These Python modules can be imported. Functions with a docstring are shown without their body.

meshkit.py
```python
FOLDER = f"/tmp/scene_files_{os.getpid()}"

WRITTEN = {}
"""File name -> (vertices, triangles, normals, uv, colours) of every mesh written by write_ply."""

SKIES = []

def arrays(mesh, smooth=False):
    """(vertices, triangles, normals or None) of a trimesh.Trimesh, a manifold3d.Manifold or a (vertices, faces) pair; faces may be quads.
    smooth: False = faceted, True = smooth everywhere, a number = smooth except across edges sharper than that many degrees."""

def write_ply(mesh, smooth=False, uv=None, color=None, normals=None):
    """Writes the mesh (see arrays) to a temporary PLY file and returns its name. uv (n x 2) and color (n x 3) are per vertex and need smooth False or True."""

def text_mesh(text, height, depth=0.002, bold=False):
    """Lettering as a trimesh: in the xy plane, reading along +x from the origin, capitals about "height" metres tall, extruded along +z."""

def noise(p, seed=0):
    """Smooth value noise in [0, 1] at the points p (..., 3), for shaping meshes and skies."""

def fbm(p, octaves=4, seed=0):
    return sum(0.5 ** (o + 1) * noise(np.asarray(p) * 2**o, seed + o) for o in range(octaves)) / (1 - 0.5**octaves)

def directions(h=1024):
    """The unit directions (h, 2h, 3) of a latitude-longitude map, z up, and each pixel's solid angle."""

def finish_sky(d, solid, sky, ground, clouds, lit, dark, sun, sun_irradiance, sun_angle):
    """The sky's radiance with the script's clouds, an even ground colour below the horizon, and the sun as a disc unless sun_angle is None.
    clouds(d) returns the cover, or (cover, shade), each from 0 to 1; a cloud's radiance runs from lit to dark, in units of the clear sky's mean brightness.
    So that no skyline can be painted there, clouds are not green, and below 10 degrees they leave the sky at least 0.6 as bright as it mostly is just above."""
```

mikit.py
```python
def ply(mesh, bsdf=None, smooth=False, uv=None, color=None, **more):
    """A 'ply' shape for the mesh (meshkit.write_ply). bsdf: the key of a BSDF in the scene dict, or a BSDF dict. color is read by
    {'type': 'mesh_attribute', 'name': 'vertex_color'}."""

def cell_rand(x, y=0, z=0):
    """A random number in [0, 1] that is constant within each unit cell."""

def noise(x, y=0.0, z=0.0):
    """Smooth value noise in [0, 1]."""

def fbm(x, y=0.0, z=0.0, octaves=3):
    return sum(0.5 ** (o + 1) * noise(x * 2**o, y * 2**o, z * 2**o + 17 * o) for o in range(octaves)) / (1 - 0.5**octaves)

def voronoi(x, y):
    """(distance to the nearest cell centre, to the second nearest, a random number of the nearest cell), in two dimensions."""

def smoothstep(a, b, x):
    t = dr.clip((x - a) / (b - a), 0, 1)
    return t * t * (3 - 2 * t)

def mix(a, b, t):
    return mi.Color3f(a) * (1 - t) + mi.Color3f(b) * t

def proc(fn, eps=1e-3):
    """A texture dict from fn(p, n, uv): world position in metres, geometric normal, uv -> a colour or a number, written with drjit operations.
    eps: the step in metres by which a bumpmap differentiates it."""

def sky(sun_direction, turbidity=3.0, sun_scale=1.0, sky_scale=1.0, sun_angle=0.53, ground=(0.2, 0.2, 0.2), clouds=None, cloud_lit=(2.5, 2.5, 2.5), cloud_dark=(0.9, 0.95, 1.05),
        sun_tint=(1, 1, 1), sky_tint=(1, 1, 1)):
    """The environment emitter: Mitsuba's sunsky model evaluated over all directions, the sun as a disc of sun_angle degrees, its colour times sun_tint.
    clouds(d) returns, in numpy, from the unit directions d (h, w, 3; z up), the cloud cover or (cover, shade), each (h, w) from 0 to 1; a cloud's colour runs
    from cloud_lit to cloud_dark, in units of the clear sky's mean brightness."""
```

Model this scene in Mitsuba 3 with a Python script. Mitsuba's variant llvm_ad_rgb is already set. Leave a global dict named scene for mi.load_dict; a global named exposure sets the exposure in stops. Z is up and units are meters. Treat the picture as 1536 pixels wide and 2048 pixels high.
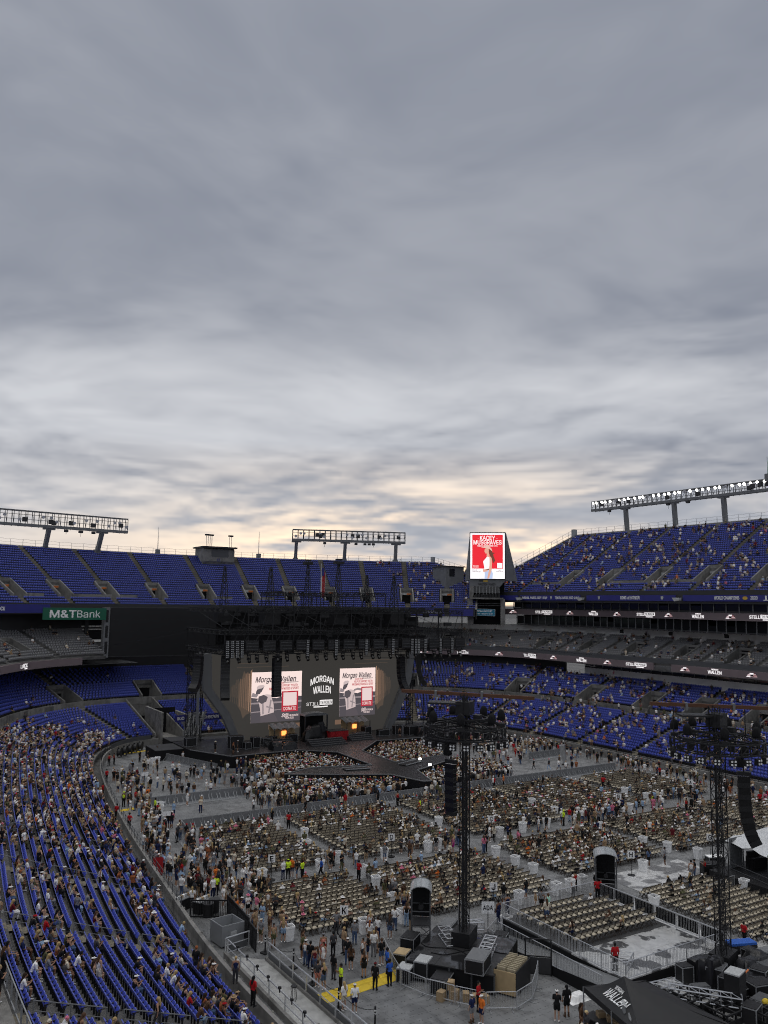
import math, random
import numpy as np, trimesh, manifold3d as m3
import mitsuba as mi, drjit as dr
import mikit, meshkit
from shapely.geometry import Polygon, Point
from scipy.interpolate import CubicSpline

T = mi.ScalarTransform4f
scene, labels = {'type': 'scene'}, {}
EYE = np.array([0, 0, 24.5]); FWD = np.array([0.52454, 0.84409, 0.11124]); UPV = np.array([-0.07076, -0.08698, 0.99369])
scene['camera'] = {'type': 'perspective', 'fov': 50.187, 'fov_axis': 'x', 'near_clip': 0.5, 'far_clip': 3000.0,
                   'to_world': T().look_at(origin=EYE.tolist(), target=(EYE + FWD).tolist(), up=UPV.tolist())}
exposure = 2.8

# ---------------------------------------------------------------- the sky: an evening overcast, raised overhead to light the ground, thin and warm low in the west
def clouds(d):
    el = np.degrees(np.arcsin(np.clip(d[..., 2], -1, 1)))
    z = np.maximum(d[..., 2], 0) + 0.12
    u, v = d[..., 0] / z, d[..., 1] / z
    # streets of cloud run across the west: stretched along the horizon there, wavy
    a, b = u * .83 - v * .56, u * .56 + v * .83
    p = np.stack([a, b, 0 * a], -1)
    warp = np.stack([meshkit.fbm(p * .8 + 11, 4, 3), meshkit.fbm(p * .8 + 31, 4, 4), 0 * a + .5], -1) - .5
    q = p + warp * .75
    big = meshkit.fbm(q * np.array([.30, .60, 1]) + 9.3, 4, 1) - .5
    mid = meshkit.fbm(q * np.array([.62, 1.15, 1]) + 6.9, 6, 2) - .5
    fine = meshkit.fbm(q * np.array([2.2, 2.9, 1]) + 7.7, 6, 5) - .5
    tuft = meshkit.fbm(q * np.array([7.5, 10, 1]) + 3.1, 4, 6) - .5
    high = np.clip((el - 8) / 13, 0, 1); high = high * high * (3 - 2 * high)
    low = np.clip((11 - el) / 9, 0, 1)
    rough = 1 - .74 * np.clip((el - 13) / 9, 0, 1)
    edge = 1 / (1 + np.exp(-(mid + .35 * fine + .18 * tuft) * 19))        # flat-based cloud banks with ragged edges
    thin = np.clip((el - 36) / 40, 0, 1)                                   # an overcast is brighter overhead; raised here, out of view, to light the ground
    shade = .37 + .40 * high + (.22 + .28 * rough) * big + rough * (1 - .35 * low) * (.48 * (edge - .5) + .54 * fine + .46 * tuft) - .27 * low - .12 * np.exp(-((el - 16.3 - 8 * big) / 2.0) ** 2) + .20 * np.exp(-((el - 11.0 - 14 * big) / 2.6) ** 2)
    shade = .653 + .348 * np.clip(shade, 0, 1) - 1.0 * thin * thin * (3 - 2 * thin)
    gap = np.clip(.25 * low * (1 - .9 * edge - 1.0 * fine - .4 * tuft), 0, .20)
    return 1 - gap, np.clip(shade, 0, 1)

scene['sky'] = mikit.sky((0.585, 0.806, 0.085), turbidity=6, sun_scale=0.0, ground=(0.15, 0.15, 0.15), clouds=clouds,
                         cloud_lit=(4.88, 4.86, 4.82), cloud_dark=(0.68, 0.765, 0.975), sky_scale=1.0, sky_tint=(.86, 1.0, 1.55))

# ---------------------------------------------------------------- helpers
class MB:
    "collects boxes, bars, prisms; gives one (vertices, faces, colours)"
    def __init__(s): s.v, s.f, s.c, s.n = [], [], [], 0
    def raw(s, v, f, col=(1, 1, 1)):
        v = np.asarray(v, float); f = np.asarray(f, int)
        if f.shape[1] == 4: f = np.vstack([f[:, [0, 1, 2]], f[:, [0, 2, 3]]])
        s.v.append(v); s.f.append(f + s.n); s.n += len(v)
        col = np.asarray(col, float)
        s.c.append(np.broadcast_to(col, (len(v), 3)) if col.ndim == 1 else col)
        return s
    def box(s, p0, p1, col=(1, 1, 1), m=None):
        (a, b, c), (d, e, g) = p0, p1
        v = np.array([[x, y, z] for x in (a, d) for y in (b, e) for z in (c, g)], float)
        if m is not None: v = v @ m[:3, :3].T + m[:3, 3]
        return s.raw(v, BOXF, col)
    def cbox(s, c, size, yaw=0, col=(1, 1, 1), tilt=0):
        h = np.array(size) / 2
        v = np.array([[x, y, z] for x in (-1, 1) for y in (-1, 1) for z in (-1, 1)]) * h
        if tilt:
            a, b = math.cos(tilt), math.sin(tilt); v = v @ np.array([[1, 0, 0], [0, a, -b], [0, b, a]]).T
        a, b = math.cos(yaw), math.sin(yaw)
        return s.raw(v @ np.array([[a, -b, 0], [b, a, 0], [0, 0, 1]]).T + np.array(c), BOXF, col)
    def bar(s, p, q, w=0.05, h=None, col=(1, 1, 1), up=(0, 0, 1)):
        p, q = np.asarray(p, float), np.asarray(q, float); h = h or w
        d = q - p; L = np.linalg.norm(d)
        if L < 1e-6: return s
        d /= L; u = np.array(up, float)
        if abs(d @ u) > 0.98: u = np.array([0.0, 1, 0]) if abs(d[1]) < .9 else np.array([1.0, 0, 0])
        x = np.cross(d, u); x /= np.linalg.norm(x); y = np.cross(d, x)
        v = np.array([p * (1 - t) + q * t + x * a * w / 2 + y * b * h / 2 for t in (0, 1) for a in (-1, 1) for b in (-1, 1)])
        return s.raw(v, BOXF, col)
    def tube(s, p, q, r, r2=None, n=8, col=(1, 1, 1)):
        p, q = np.asarray(p, float), np.asarray(q, float); r2 = r if r2 is None else r2
        d = q - p; d = d / np.linalg.norm(d)
        u = np.array([0, 0, 1.0]) if abs(d[2]) < .9 else np.array([1.0, 0, 0])
        x = np.cross(d, u); x /= np.linalg.norm(x); y = np.cross(d, x)
        a = np.arange(n) * 2 * np.pi / n; ring = np.cos(a)[:, None] * x + np.sin(a)[:, None] * y
        v = np.vstack([p + ring * r, q + ring * r2, p, q]); i = np.arange(n); j = (i + 1) % n
        f = np.vstack([np.stack([i, i + n, j], 1), np.stack([j, i + n, j + n], 1), np.stack([i, j, 0 * i + 2 * n], 1), np.stack([j + n, i + n, 0 * i + 2 * n + 1], 1)])[:, ::-1]
        return s.raw(v, f, col)
    def prism(s, poly, p, ex, ey, ez, col=(1, 1, 1)):
        "polygon (n,2) in the frame p + x ex + y ey, thickened by ez (fan-triangulated unless concave)"
        poly = np.asarray(poly, float); ex, ey, ez, p = (np.asarray(k, float) for k in (ex, ey, ez, p))
        n = len(poly); base = p + poly[:, :1] * ex + poly[:, 1:] * ey
        tri = trimesh.creation.triangulate_polygon(Polygon(poly), engine='earcut')
        tv, tf = tri; b2 = p + tv[:, :1] * ex + tv[:, 1:2] * ey
        i = np.arange(n); j = (i + 1) % n
        area = np.sum(poly[:, 0] * np.roll(poly[:, 1], -1) - poly[:, 1] * np.roll(poly[:, 0], -1))
        flip = (np.cross(ex, ey) @ ez < 0) != (area < 0)
        tp = tv[tf]; ccw = np.sum((tp[:, 1, 0] - tp[:, 0, 0]) * (tp[:, 2, 1] - tp[:, 0, 1]) - (tp[:, 1, 1] - tp[:, 0, 1]) * (tp[:, 2, 0] - tp[:, 0, 0])) > 0
        side = np.vstack([np.stack([i, j, j + n], 1), np.stack([i, j + n, i + n], 1)])
        s.raw(np.vstack([base, base + ez]), side[:, ::-1] if flip else side, col)
        top = tf if (ccw == (np.cross(ex, ey) @ ez > 0)) else tf[:, ::-1]
        s.raw(b2, top[:, ::-1], col); s.raw(b2 + ez, top, col)
        return s
    def mesh(s, m, col=(1, 1, 1), mat=None):
        v, f, _ = meshkit.arrays(m)
        if mat is not None: v = v @ mat[:3, :3].T + mat[:3, 3]
        return s.raw(v, f, col)
    def many(s, v, f, mats, cols=None):
        "copies of (v, f) under 4x4 mats"
        mats = np.asarray(mats)
        if not len(mats): return s
        vs = (np.einsum('kij,nj->kni', mats[:, :3, :3], v) + mats[:, None, :3, 3])
        fs = f[None] + (np.arange(len(mats)) * len(v))[:, None, None]
        c = np.ones((len(mats), len(v), 3)) if cols is None else cols
        return s.raw(vs.reshape(-1, 3), fs.reshape(-1, 3), c.reshape(-1, 3))
    def get(s):
        return (np.vstack(s.v), np.vstack(s.f)) if s.v else (np.zeros((0, 3)), np.zeros((0, 3), int))
    def col(s): return np.vstack(s.c)
BOXF = np.array([[0, 1, 3, 2], [4, 6, 7, 5], [0, 4, 5, 1], [2, 3, 7, 6], [0, 2, 6, 4], [1, 5, 7, 3]])

def mat(x, y, z, yaw=0.0, s=1.0):
    a, b = math.cos(yaw) * s, math.sin(yaw) * s
    return np.array([[a, -b, 0, x], [b, a, 0, y], [0, 0, s, z], [0, 0, 0, 1]], float)

def key_for(base):
    if base not in labels and base not in scene and not any_prefix.get(base): any_prefix[base] = 1; return base
    k = any_prefix.get(base, 1)
    while True:
        n = f'{base}_{k:03d}'; k += 1
        if n not in labels and n not in scene: any_prefix[base] = k; any_prefix[n] = 1; return n
any_prefix = {}

def put(key, mb, bsdf, smooth=False, vc=False, **more):
    "one entry of the scene"
    if isinstance(mb, MB):
        if not mb.v: return None
        mesh, color = mb.get(), (mb.col() if vc else None)
    else: mesh, color = mb, None
    scene[key] = mikit.ply(mesh, bsdf, smooth=smooth, color=color, **more)
    return key
def thing(base, label, cat=None, group=None, kind=None):
    k = key_for(base); L = {'label': label}
    if cat: L['category'] = cat
    if group: L['group'] = group
    if kind: L['kind'] = kind
    labels[k] = L
    return k
def part(holder, base, mb, bsdf, label=None, kind=None, **kw):
    k = key_for(f'{holder}__{base}')
    if put(k, mb, bsdf, **kw) is None: return None
    if label or kind: labels[k] = {**({'label': label} if label else {}), **({'kind': kind} if kind else {})}
    return k
def place_part(holder, base, ply, m, label=None):
    k = key_for(f'{holder}__{base}'); scene[k] = {**ply, 'to_world': T(m)}
    if label: labels[k] = {'label': label}
    return k

# ---------------------------------------------------------------- materials
def rgb(c): return {'type': 'rgb', 'value': [float(x) for x in c]}
def mtl(name, col, rough=0.7, metal=0.0, spec=0.4):
    scene[name] = {'type': 'twosided', 'bsdf': {'type': 'principled', 'base_color': col if isinstance(col, dict) else rgb(col), 'roughness': rough, 'metallic': metal, 'specular': spec}}
    return name
def glow(c): return {'type': 'area', 'radiance': rgb(c)}
VC = {'type': 'mesh_attribute', 'name': 'vertex_color'}
mtl('m_cloth', VC, 0.85, spec=.2)
mtl('m_painted', VC, 0.5)

def concrete(base, amp, scale=1.0):
    base = np.array(base)
    def fn(p, n, uv):
        a = mikit.fbm(p.x * .35 * scale, p.y * .35 * scale, p.z * .5, 3)
        b = mikit.fbm(p.x * 3.1, p.y * 3.1, p.z * 2.2, 3)
        s = mikit.smoothstep(.52, .72, mikit.fbm(p.x * 1.3 + 9, p.y * 1.3, p.z * .35, 3))
        k = 1 + amp * (a - .5) + amp * .7 * (b - .5) - .35 * amp * s
        return mi.Color3f(*[float(x) for x in base]) * dr.clip(k, .3, 1.8)
    return mikit.proc(fn)
mtl('m_concrete', concrete((.185, .18, .17), .8), .85)
mtl('m_tread', concrete((.10, .098, .094), .8), .6)
mtl('m_pale_concrete', concrete((.70, .70, .69), .25), .8)
mtl('m_step', concrete((.17, .15, .11), .6), .75)

def floor_tile(p, n, uv):
    # interlocking grey cover tiles, ~1.2 m panels of small ribs, scuffed and still damp in patches
    tx, ty = p.x / 1.17, p.y / 1.17
    r = mikit.cell_rand(dr.floor(tx), dr.floor(ty), 3)
    fx, fy = tx - dr.floor(tx), ty - dr.floor(ty)
    e = dr.minimum(dr.minimum(fx, 1 - fx), dr.minimum(fy, 1 - fy))
    joint = 1 - mikit.smoothstep(.008, .022, e)
    a = mikit.fbm(p.x * .11, p.y * .11, 0, 4); b = mikit.fbm(p.x * 1.9, p.y * 1.9, 4, 4); c = mikit.fbm(p.x * .8 + 30, p.y * .8, 7, 4)
    dirt = mikit.smoothstep(.54, .66, c)
    gx, gy = (p.x + .35 * p.y) / .62, p.y / .62; ox, oy = dr.abs(gx - dr.floor(gx) - .5) - .16, gy - dr.floor(gy) - .5
    dot = 1 - mikit.smoothstep(.05, .10, dr.sqrt(ox * ox + oy * oy))
    k = .82 + .5 * (a - .5) + .42 * (b - .5) + .13 * (r - .5) - .22 * dirt - .22 * joint - .55 * dot
    return mi.Color3f(.20, .203, .205) * dr.clip(k, .25, 1.6)
def floor_rough(p, n, uv):
    w = mikit.smoothstep(.50, .64, mikit.fbm(p.x * .16 + 3, p.y * .16 + 8, 2, 4))
    return .62 - .22 * w
scene['m_floor'] = {'type': 'twosided', 'bsdf': {'type': 'principled', 'base_color': mikit.proc(floor_tile), 'roughness': mikit.proc(floor_rough), 'specular': .5}}

mtl('m_seat_blue', (.064, .088, .41), .32, spec=.6)
mtl('m_seat_grey', (.20, .20, .205), .5)
mtl('m_black', (.012, .012, .013), .5)
mtl('m_black_gloss', (.010, .010, .011), .22)
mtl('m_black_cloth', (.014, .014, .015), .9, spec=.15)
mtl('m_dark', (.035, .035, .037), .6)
mtl('m_dark_glass', (.012, .013, .015), .08, spec=.6)
mtl('m_grey', (.16, .165, .17), .55)
mtl('m_grey_dark', (.075, .078, .082), .55)
mtl('m_grey_light', (.42, .43, .43), .5)
mtl('m_white', (.84, .84, .83), .6)
mtl('m_steel', (.62, .63, .64), .38, metal=.8)
mtl('m_galv', (.33, .34, .35), .5, metal=.5)
mtl('m_alu', (.60, .61, .62), .33, metal=.9)
mtl('m_rust', (.10, .045, .025), .8)
mtl('m_yellow', concrete((.62, .44, .03), .35), .6)
mtl('m_red', (.38, .012, .018), .7)
mtl('m_blue_sign', (.028, .030, .19), .5)
mtl('m_green_sign', (.008, .11, .062), .5)
mtl('m_teal', (.012, .17, .27), .5)
mtl('m_beige', (.40, .345, .235), .6)
mtl('m_wood', concrete((.42, .31, .17), .5, 3), .7)
mtl('m_orange', (.55, .16, .03), .6)
mtl('m_smoke', (.10, .105, .11), .3)
mtl('m_gold', (.55, .36, .06), .5)
mtl('m_blue_tarp', (.02, .10, .42), .5)
mtl('m_orange_mark', (.70, .20, .06), .6)

def text(s, height, width=None, bold=True, depth=0.02, serif=False):
    "lettering in the xy plane from the origin, scaled to the width when given"
    m = meshkit.text_mesh(s, height, depth, bold); v = np.array(m.vertices)
    if width: v[:, 0] *= width / (v[:, 0].max() - v[:, 0].min())
    v[:, 0] -= v[:, 0].min()
    return v, np.array(m.faces)
def wall_frame(o, ex, ez=(0, 0, 1)):
    "4x4: x along ex, y up along ez, z outwards"
    ex = np.array(ex, float); ex /= np.linalg.norm(ex); ez = np.array(ez, float)
    m = np.eye(4); m[:3, 0] = ex; m[:3, 1] = ez; m[:3, 2] = np.cross(ex, ez); m[:3, 3] = o
    return m
def quads_on(m, rects, depth=0.02):
    mb = MB()
    for (x0, y0, x1, y1) in rects: mb.box((x0, y0, 0), (x1, y1, depth), m=m)
    return mb
# ================================================================ the bowl
class Path:
    def __init__(s, pts, step=1.0):
        pts = np.array(pts, float); t = np.r_[0, np.cumsum(np.linalg.norm(np.diff(pts, axis=0), axis=1))]
        cs = CubicSpline(t, pts); u = np.linspace(0, t[-1], int(t[-1] / .25)); P = cs(u)
        L = np.r_[0, np.cumsum(np.linalg.norm(np.diff(P, axis=0), axis=1))]
        s.L = L[-1]; s.s = np.linspace(0, s.L, int(s.L / step) + 1)
        s.P = np.stack([np.interp(s.s, L, P[:, k]) for k in (0, 1)], 1)
        t = np.gradient(s.P, axis=0); t /= np.linalg.norm(t, axis=1, keepdims=True)
        s.N = np.stack([-t[:, 1], t[:, 0]], 1)                     # outwards, for a path run with the field on its right
    def pos(s, a, d):
        a = np.asarray(a, float); d = np.asarray(d, float)
        p = np.stack([np.interp(a, s.s, s.P[:, k]) for k in (0, 1)], -1); n = np.stack([np.interp(a, s.s, s.N[:, k]) for k in (0, 1)], -1)
        return p + n / np.linalg.norm(n, axis=-1, keepdims=True) * d[..., None]
    def nrm(s, a):
        n = np.stack([np.interp(a, s.s, s.N[:, k]) for k in (0, 1)], -1); return n / np.linalg.norm(n, axis=-1, keepdims=True)
    def near(s, x, y, d=0.0): return float(s.s[np.argmin(np.linalg.norm(s.pos(s.s, s.s * 0 + d) - np.array([x, y]), axis=1))])
    def scale(s, a, d):
        q = s.pos(np.array([a - .5, a + .5]), np.array([d, d])); return float(np.linalg.norm(q[1] - q[0]))
class Arc:
    def __init__(s, c, R): s.c, s.R = np.array(c, float), R
    def pos(s, a, d):
        t = np.asarray(a, float) / s.R; return s.c + np.stack([np.sin(t), np.cos(t)], -1) * (s.R + np.asarray(d, float))[..., None]
    def nrm(s, a): t = np.asarray(a, float) / s.R; return np.stack([np.sin(t), np.cos(t)], -1)
    def scale(s, a, d): return (s.R + d) / s.R
class Line:
    "along +Y at X = x0, outwards +X; run downwards so that s grows towards the camera"
    def __init__(s, x0): s.x0 = x0
    def pos(s, a, d): a = np.asarray(a, float); return np.stack([s.x0 + np.asarray(d, float) + 0 * a, -a], -1)
    def nrm(s, a): a = np.asarray(a, float); return np.stack([1 + 0 * a, 0 * a], -1)
    def scale(s, a, d): return 1.0

def strip(mb, path, s0, s1, d0, d1, z, z0=None, ds=3.0, col=(1, 1, 1)):
    "a tread between d0 and d1 at height z and, from z0, its riser"
    n = max(2, int(abs(s1 - s0) / ds) + 2); a = np.linspace(s0, s1, n); o = np.ones(n)
    A, B = path.pos(a, o * d0), path.pos(a, o * d1); i = np.arange(n - 1)
    v = np.vstack([np.c_[A, o * z], np.c_[B, o * z]])
    mb.raw(v, np.stack([i, i + n, i + n + 1, i + 1], 1), col)
    if z0 is not None:
        v = np.vstack([np.c_[A, o * z0], np.c_[A, o * z]]); mb.raw(v, np.stack([i, i + n, i + n + 1, i + 1], 1), col)
def band(mb, path, s0, s1, d, z0, z1, thick=.2, ds=3.0, col=(1, 1, 1)):
    "a wall of some thickness along the path (its near face at d)"
    n = max(2, int(abs(s1 - s0) / ds) + 2); a = np.linspace(s0, s1, n); o = np.ones(n)
    A, B = path.pos(a, o * d), path.pos(a, o * (d + thick)); i = np.arange(n - 1)
    v = np.vstack([np.c_[A, o * z0], np.c_[A, o * z1], np.c_[B, o * z1], np.c_[B, o * z0]])
    f = np.vstack([np.stack([i + a_ * n, i + b_ * n, i + 1 + b_ * n, i + 1 + a_ * n], 1) for a_, b_ in ((0, 1), (1, 2), (2, 3))])
    mb.raw(v, f, col)
    for k in (0, n - 1): mb.raw(v[[k, k + n, k + 2 * n, k + 3 * n]], [[0, 1, 2, 3]], col)
def minus(iv, cuts):
    out = []
    for a, b in iv:
        for c, e in sorted(cuts):
            if e <= a or c >= b: continue
            if c > a: out.append((a, c))
            a = max(a, e)
            if a >= b: break
        if a < b: out.append((a, b))
    return out

SEATS = []          # (x, y, z, yaw, area, row, index, section)
rng = np.random.default_rng(7)
def stand(key, path, rows, span, aisles, voms=(), area='', seat_w=.50, aisle_w=1.25, step_bsdf='m_step', tread='m_tread', rails=False, row_span=None):
    """rows: (d0, d1, z); span (s0, s1); aisles: s of stairs; voms: (s, half width, first row, last row, with header).  Fills SEATS."""
    mb = MB(); zb = rows[0][2] - .5
    def cuts(k, d, pad=0.0):
        return [(s - (w + pad) / path.scale(s, d), s + (w + pad) / path.scale(s, d)) for s, w, k0, k1, _ in voms if k0 <= k <= k1]
    for k, (d0, d1, z) in enumerate(rows):
        zp = rows[k - 1][2] if k else zb
        sp = row_span(d0) if row_span else span
        for a, b in minus([sp], cuts(k, d0)): strip(mb, path, a, b, d0, d1, z, zp)
        ai = [(s - aisle_w / 2 / path.scale(s, d0), s + aisle_w / 2 / path.scale(s, d0)) for s in aisles]
        edges = sorted([sp[0]] + [s for s in aisles if sp[0] < s < sp[1]] + [sp[1]])
        for sec, (a, b) in enumerate(zip(edges[:-1], edges[1:])):
            for c, e in minus([(a, b)], ai + cuts(k, d0, .35)):
                L = (e - c) * path.scale((c + e) / 2, d0 + .4)
                n = int(L / seat_w)
                if n < 2: continue
                ss = c + (np.arange(n) + .5) * (e - c) / n
                P = path.pos(ss, np.full(n, d0 + .46)); N = path.nrm(ss)
                for i in range(n): SEATS.append((P[i, 0], P[i, 1], z, math.atan2(-N[i, 1], -N[i, 0]) - math.pi / 2, area, k, i, sec))
    part(key, 'terrace', mb, tread)
    for s in aisles:
        st = MB()
        for k, (d0, d1, z) in enumerate(rows):
            sp = row_span(d0) if row_span else span
            if not (sp[0] + .4 < s < sp[1] - .4) or any(k0 <= k <= k1 and abs(s - sv) * path.scale(s, d0) < w + .5 for sv, w, k0, k1, _ in voms): continue
            zp = rows[k - 1][2] if k else z - .3
            h = .55 / path.scale(s, d0)
            strip(st, path, s - h, s + h, d0 + .02, d1 - .32, z + .006, zp, 9)
            strip(st, path, s - h, s + h, d1 - .32, d1 + .02, z + (rows[k + 1][2] - z) / 2 if k + 1 < len(rows) else z + .2, z, 9)
        if st.v: part(key, 'aisle_steps', st, step_bsdf)
    for s, w, k0, k1, header in voms:
        vm, dk = MB(), MB()
        sc = path.scale(s, rows[k0][0]); zf = rows[k0 - 1][2] if k0 else rows[0][2] - .5
        dA, dB = rows[k0][0] - .02, rows[k1][1]
        t = np.append(path.pos(s + .5, 0.) - path.pos(s - .5, 0.), 0); t /= np.linalg.norm(t); nn = np.append(path.nrm(s), 0)
        o = np.append(path.pos(s, 0.), 0)
        zA, zB = rows[k0][2] + .55, rows[k1][2] + 1.0
        for sg in (-1, 1):
            vm.prism([(dA - .1, zf), (dB, zf), (dB, zB), (dA - .1, zA)], o + t * sg * (w + (0 if sg > 0 else -.0)) - t * .11, nn, (0, 0, 1), t * .22)
        vm.box((-w, dB, zf + 2.25), (w, dB + .3, zB + .05), m=np.c_[np.c_[t, nn, (0, 0, 1)], o].tolist() and np.vstack([np.c_[t, nn, (0, 0, 1), o], [0, 0, 0, 1]]))
        M = np.vstack([np.c_[t, nn, (0, 0, 1), o], [0, 0, 0, 1]])
        vm.box((-w, dA, zf - .1), (w, dB + 3, zf), m=M)
        for x in (-w, w - .45): vm.box((x, dB, zf), (x + .45, dB + .25, zf + 2.3), m=M)
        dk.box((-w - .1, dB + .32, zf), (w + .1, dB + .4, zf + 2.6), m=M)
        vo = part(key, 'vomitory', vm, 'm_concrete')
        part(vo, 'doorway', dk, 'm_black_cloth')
        if header:
            hb, ho = MB(), MB()
            hb.box((-w * .85, dB - .12, zf + 2.3), (w * .85, dB - .003, zf + 2.75), m=M)
            ho.box((w * .05, dB - .16, zf + 2.34), (w * .8, dB - .12, zf + 2.71), m=M)
            part(vo, 'header_sign', hb, 'm_grey_light'); part(vo, 'header_sign_band', ho, 'm_orange')
def fence(key, path, s0, s1, d, z, h=1.4, step=3.0, rails=(1.0, .5), r=.035, bsdf='m_galv', zf=None):
    n = int(abs(s1 - s0) / step) + 1; a = np.linspace(s0, s1, n + 1); P = path.pos(a, np.full(n + 1, float(d)) if np.isscalar(d) else d(a))
    Z = np.full(n + 1, z) if zf is None else zf(a)
    po, ra = MB(), MB()
    for p, zz in zip(P, Z): po.bar((*p, zz), (*p, zz + h), r * 2)
    for i in range(n):
        for f in rails: ra.bar((*P[i], Z[i] + h * f), (*P[i + 1], Z[i + 1] + h * f), r * 1.3)
    part(key, 'posts', po, bsdf); part(key, 'rails', ra, bsdf)

# ---- lower bowl: its field wall runs up the near side, round the far end and back down the far side
WALL = Path([(22.4, 10), (21.7, 28), (21.3, 44), (21.5, 56), (22.4, 67), (24.0, 84), (26.5, 104), (30.0, 124), (33.5, 134), (39, 140.5), (46, 142.4), (64, 142.8), (82, 142.6), (90, 141.5),
             (96.5, 138.5), (101, 131.5), (103.6, 121), (104.2, 108), (104.2, 85), (104.2, 60), (104.2, 25)])
low = [(1.2 + .85 * k, 1.2 + .85 * (k + 1), 1.05 + .28 * k) for k in range(15)]
ZW = low[-1][2] + .25
low += [(13.95, 16.0, ZW)]
low += [(16.0 + .84 * k, 16.0 + .84 * (k + 1), ZW + .95 + .36 * k) for k in range(13)]
S = WALL.near
lower = thing('lower_stand', 'grey concrete lower tier with blue seats curving round the floor behind a low wall', 'grandstand')
A_LOW = [S(23.5, 20), S(23.6, 31.5)] + [S(23.5, y) for y in (43.3, 55, 66.6, 78)] + [S(24.5, 90), S(26.5, 104), S(28.5, 116)] + [S(32, 130), S(39, 140.5)] + [S(x, 142.7) for x in (57, 69, 82)] + \
    [S(95, 139.5), S(102, 129)] + [S(104.2, y) for y in (117, 105, 93, 81, 69, 57, 45)]
V_LOW = [(S(32, 130), 1.9, 16, 21, False), (S(39.5, 140.8), 1.9, 16, 21, False), (S(48.5, 142.5), 1.9, 16, 21, False), (S(95, 139.5), 1.9, 16, 21, False), (S(101.5, 130.5), 1.9, 16, 21, False)] + \
    [(S(104.2, y), 1.9, 16, 21, False) for y in (117, 104, 93.5, 82, 70)] + [(S(46.6, 142.4), 2.6, 0, 15, False)]
def seats_filter(area_from, fn):
    SEATS[area_from:] = [q for q in SEATS[area_from:] if fn(q)]
stand(lower, WALL, low, None, A_LOW, V_LOW, 'low', row_span=lambda d: (S(21.8, 26), S(104.2, 40) if d < 24.8 else S(104.2, 127)))
SEATS[:] = [q for q in SEATS if q[5] != 15]            # the cross walk carries no seats
mb = MB(); s0, s1 = S(21.8, 26), S(104.2, 40)
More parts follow.
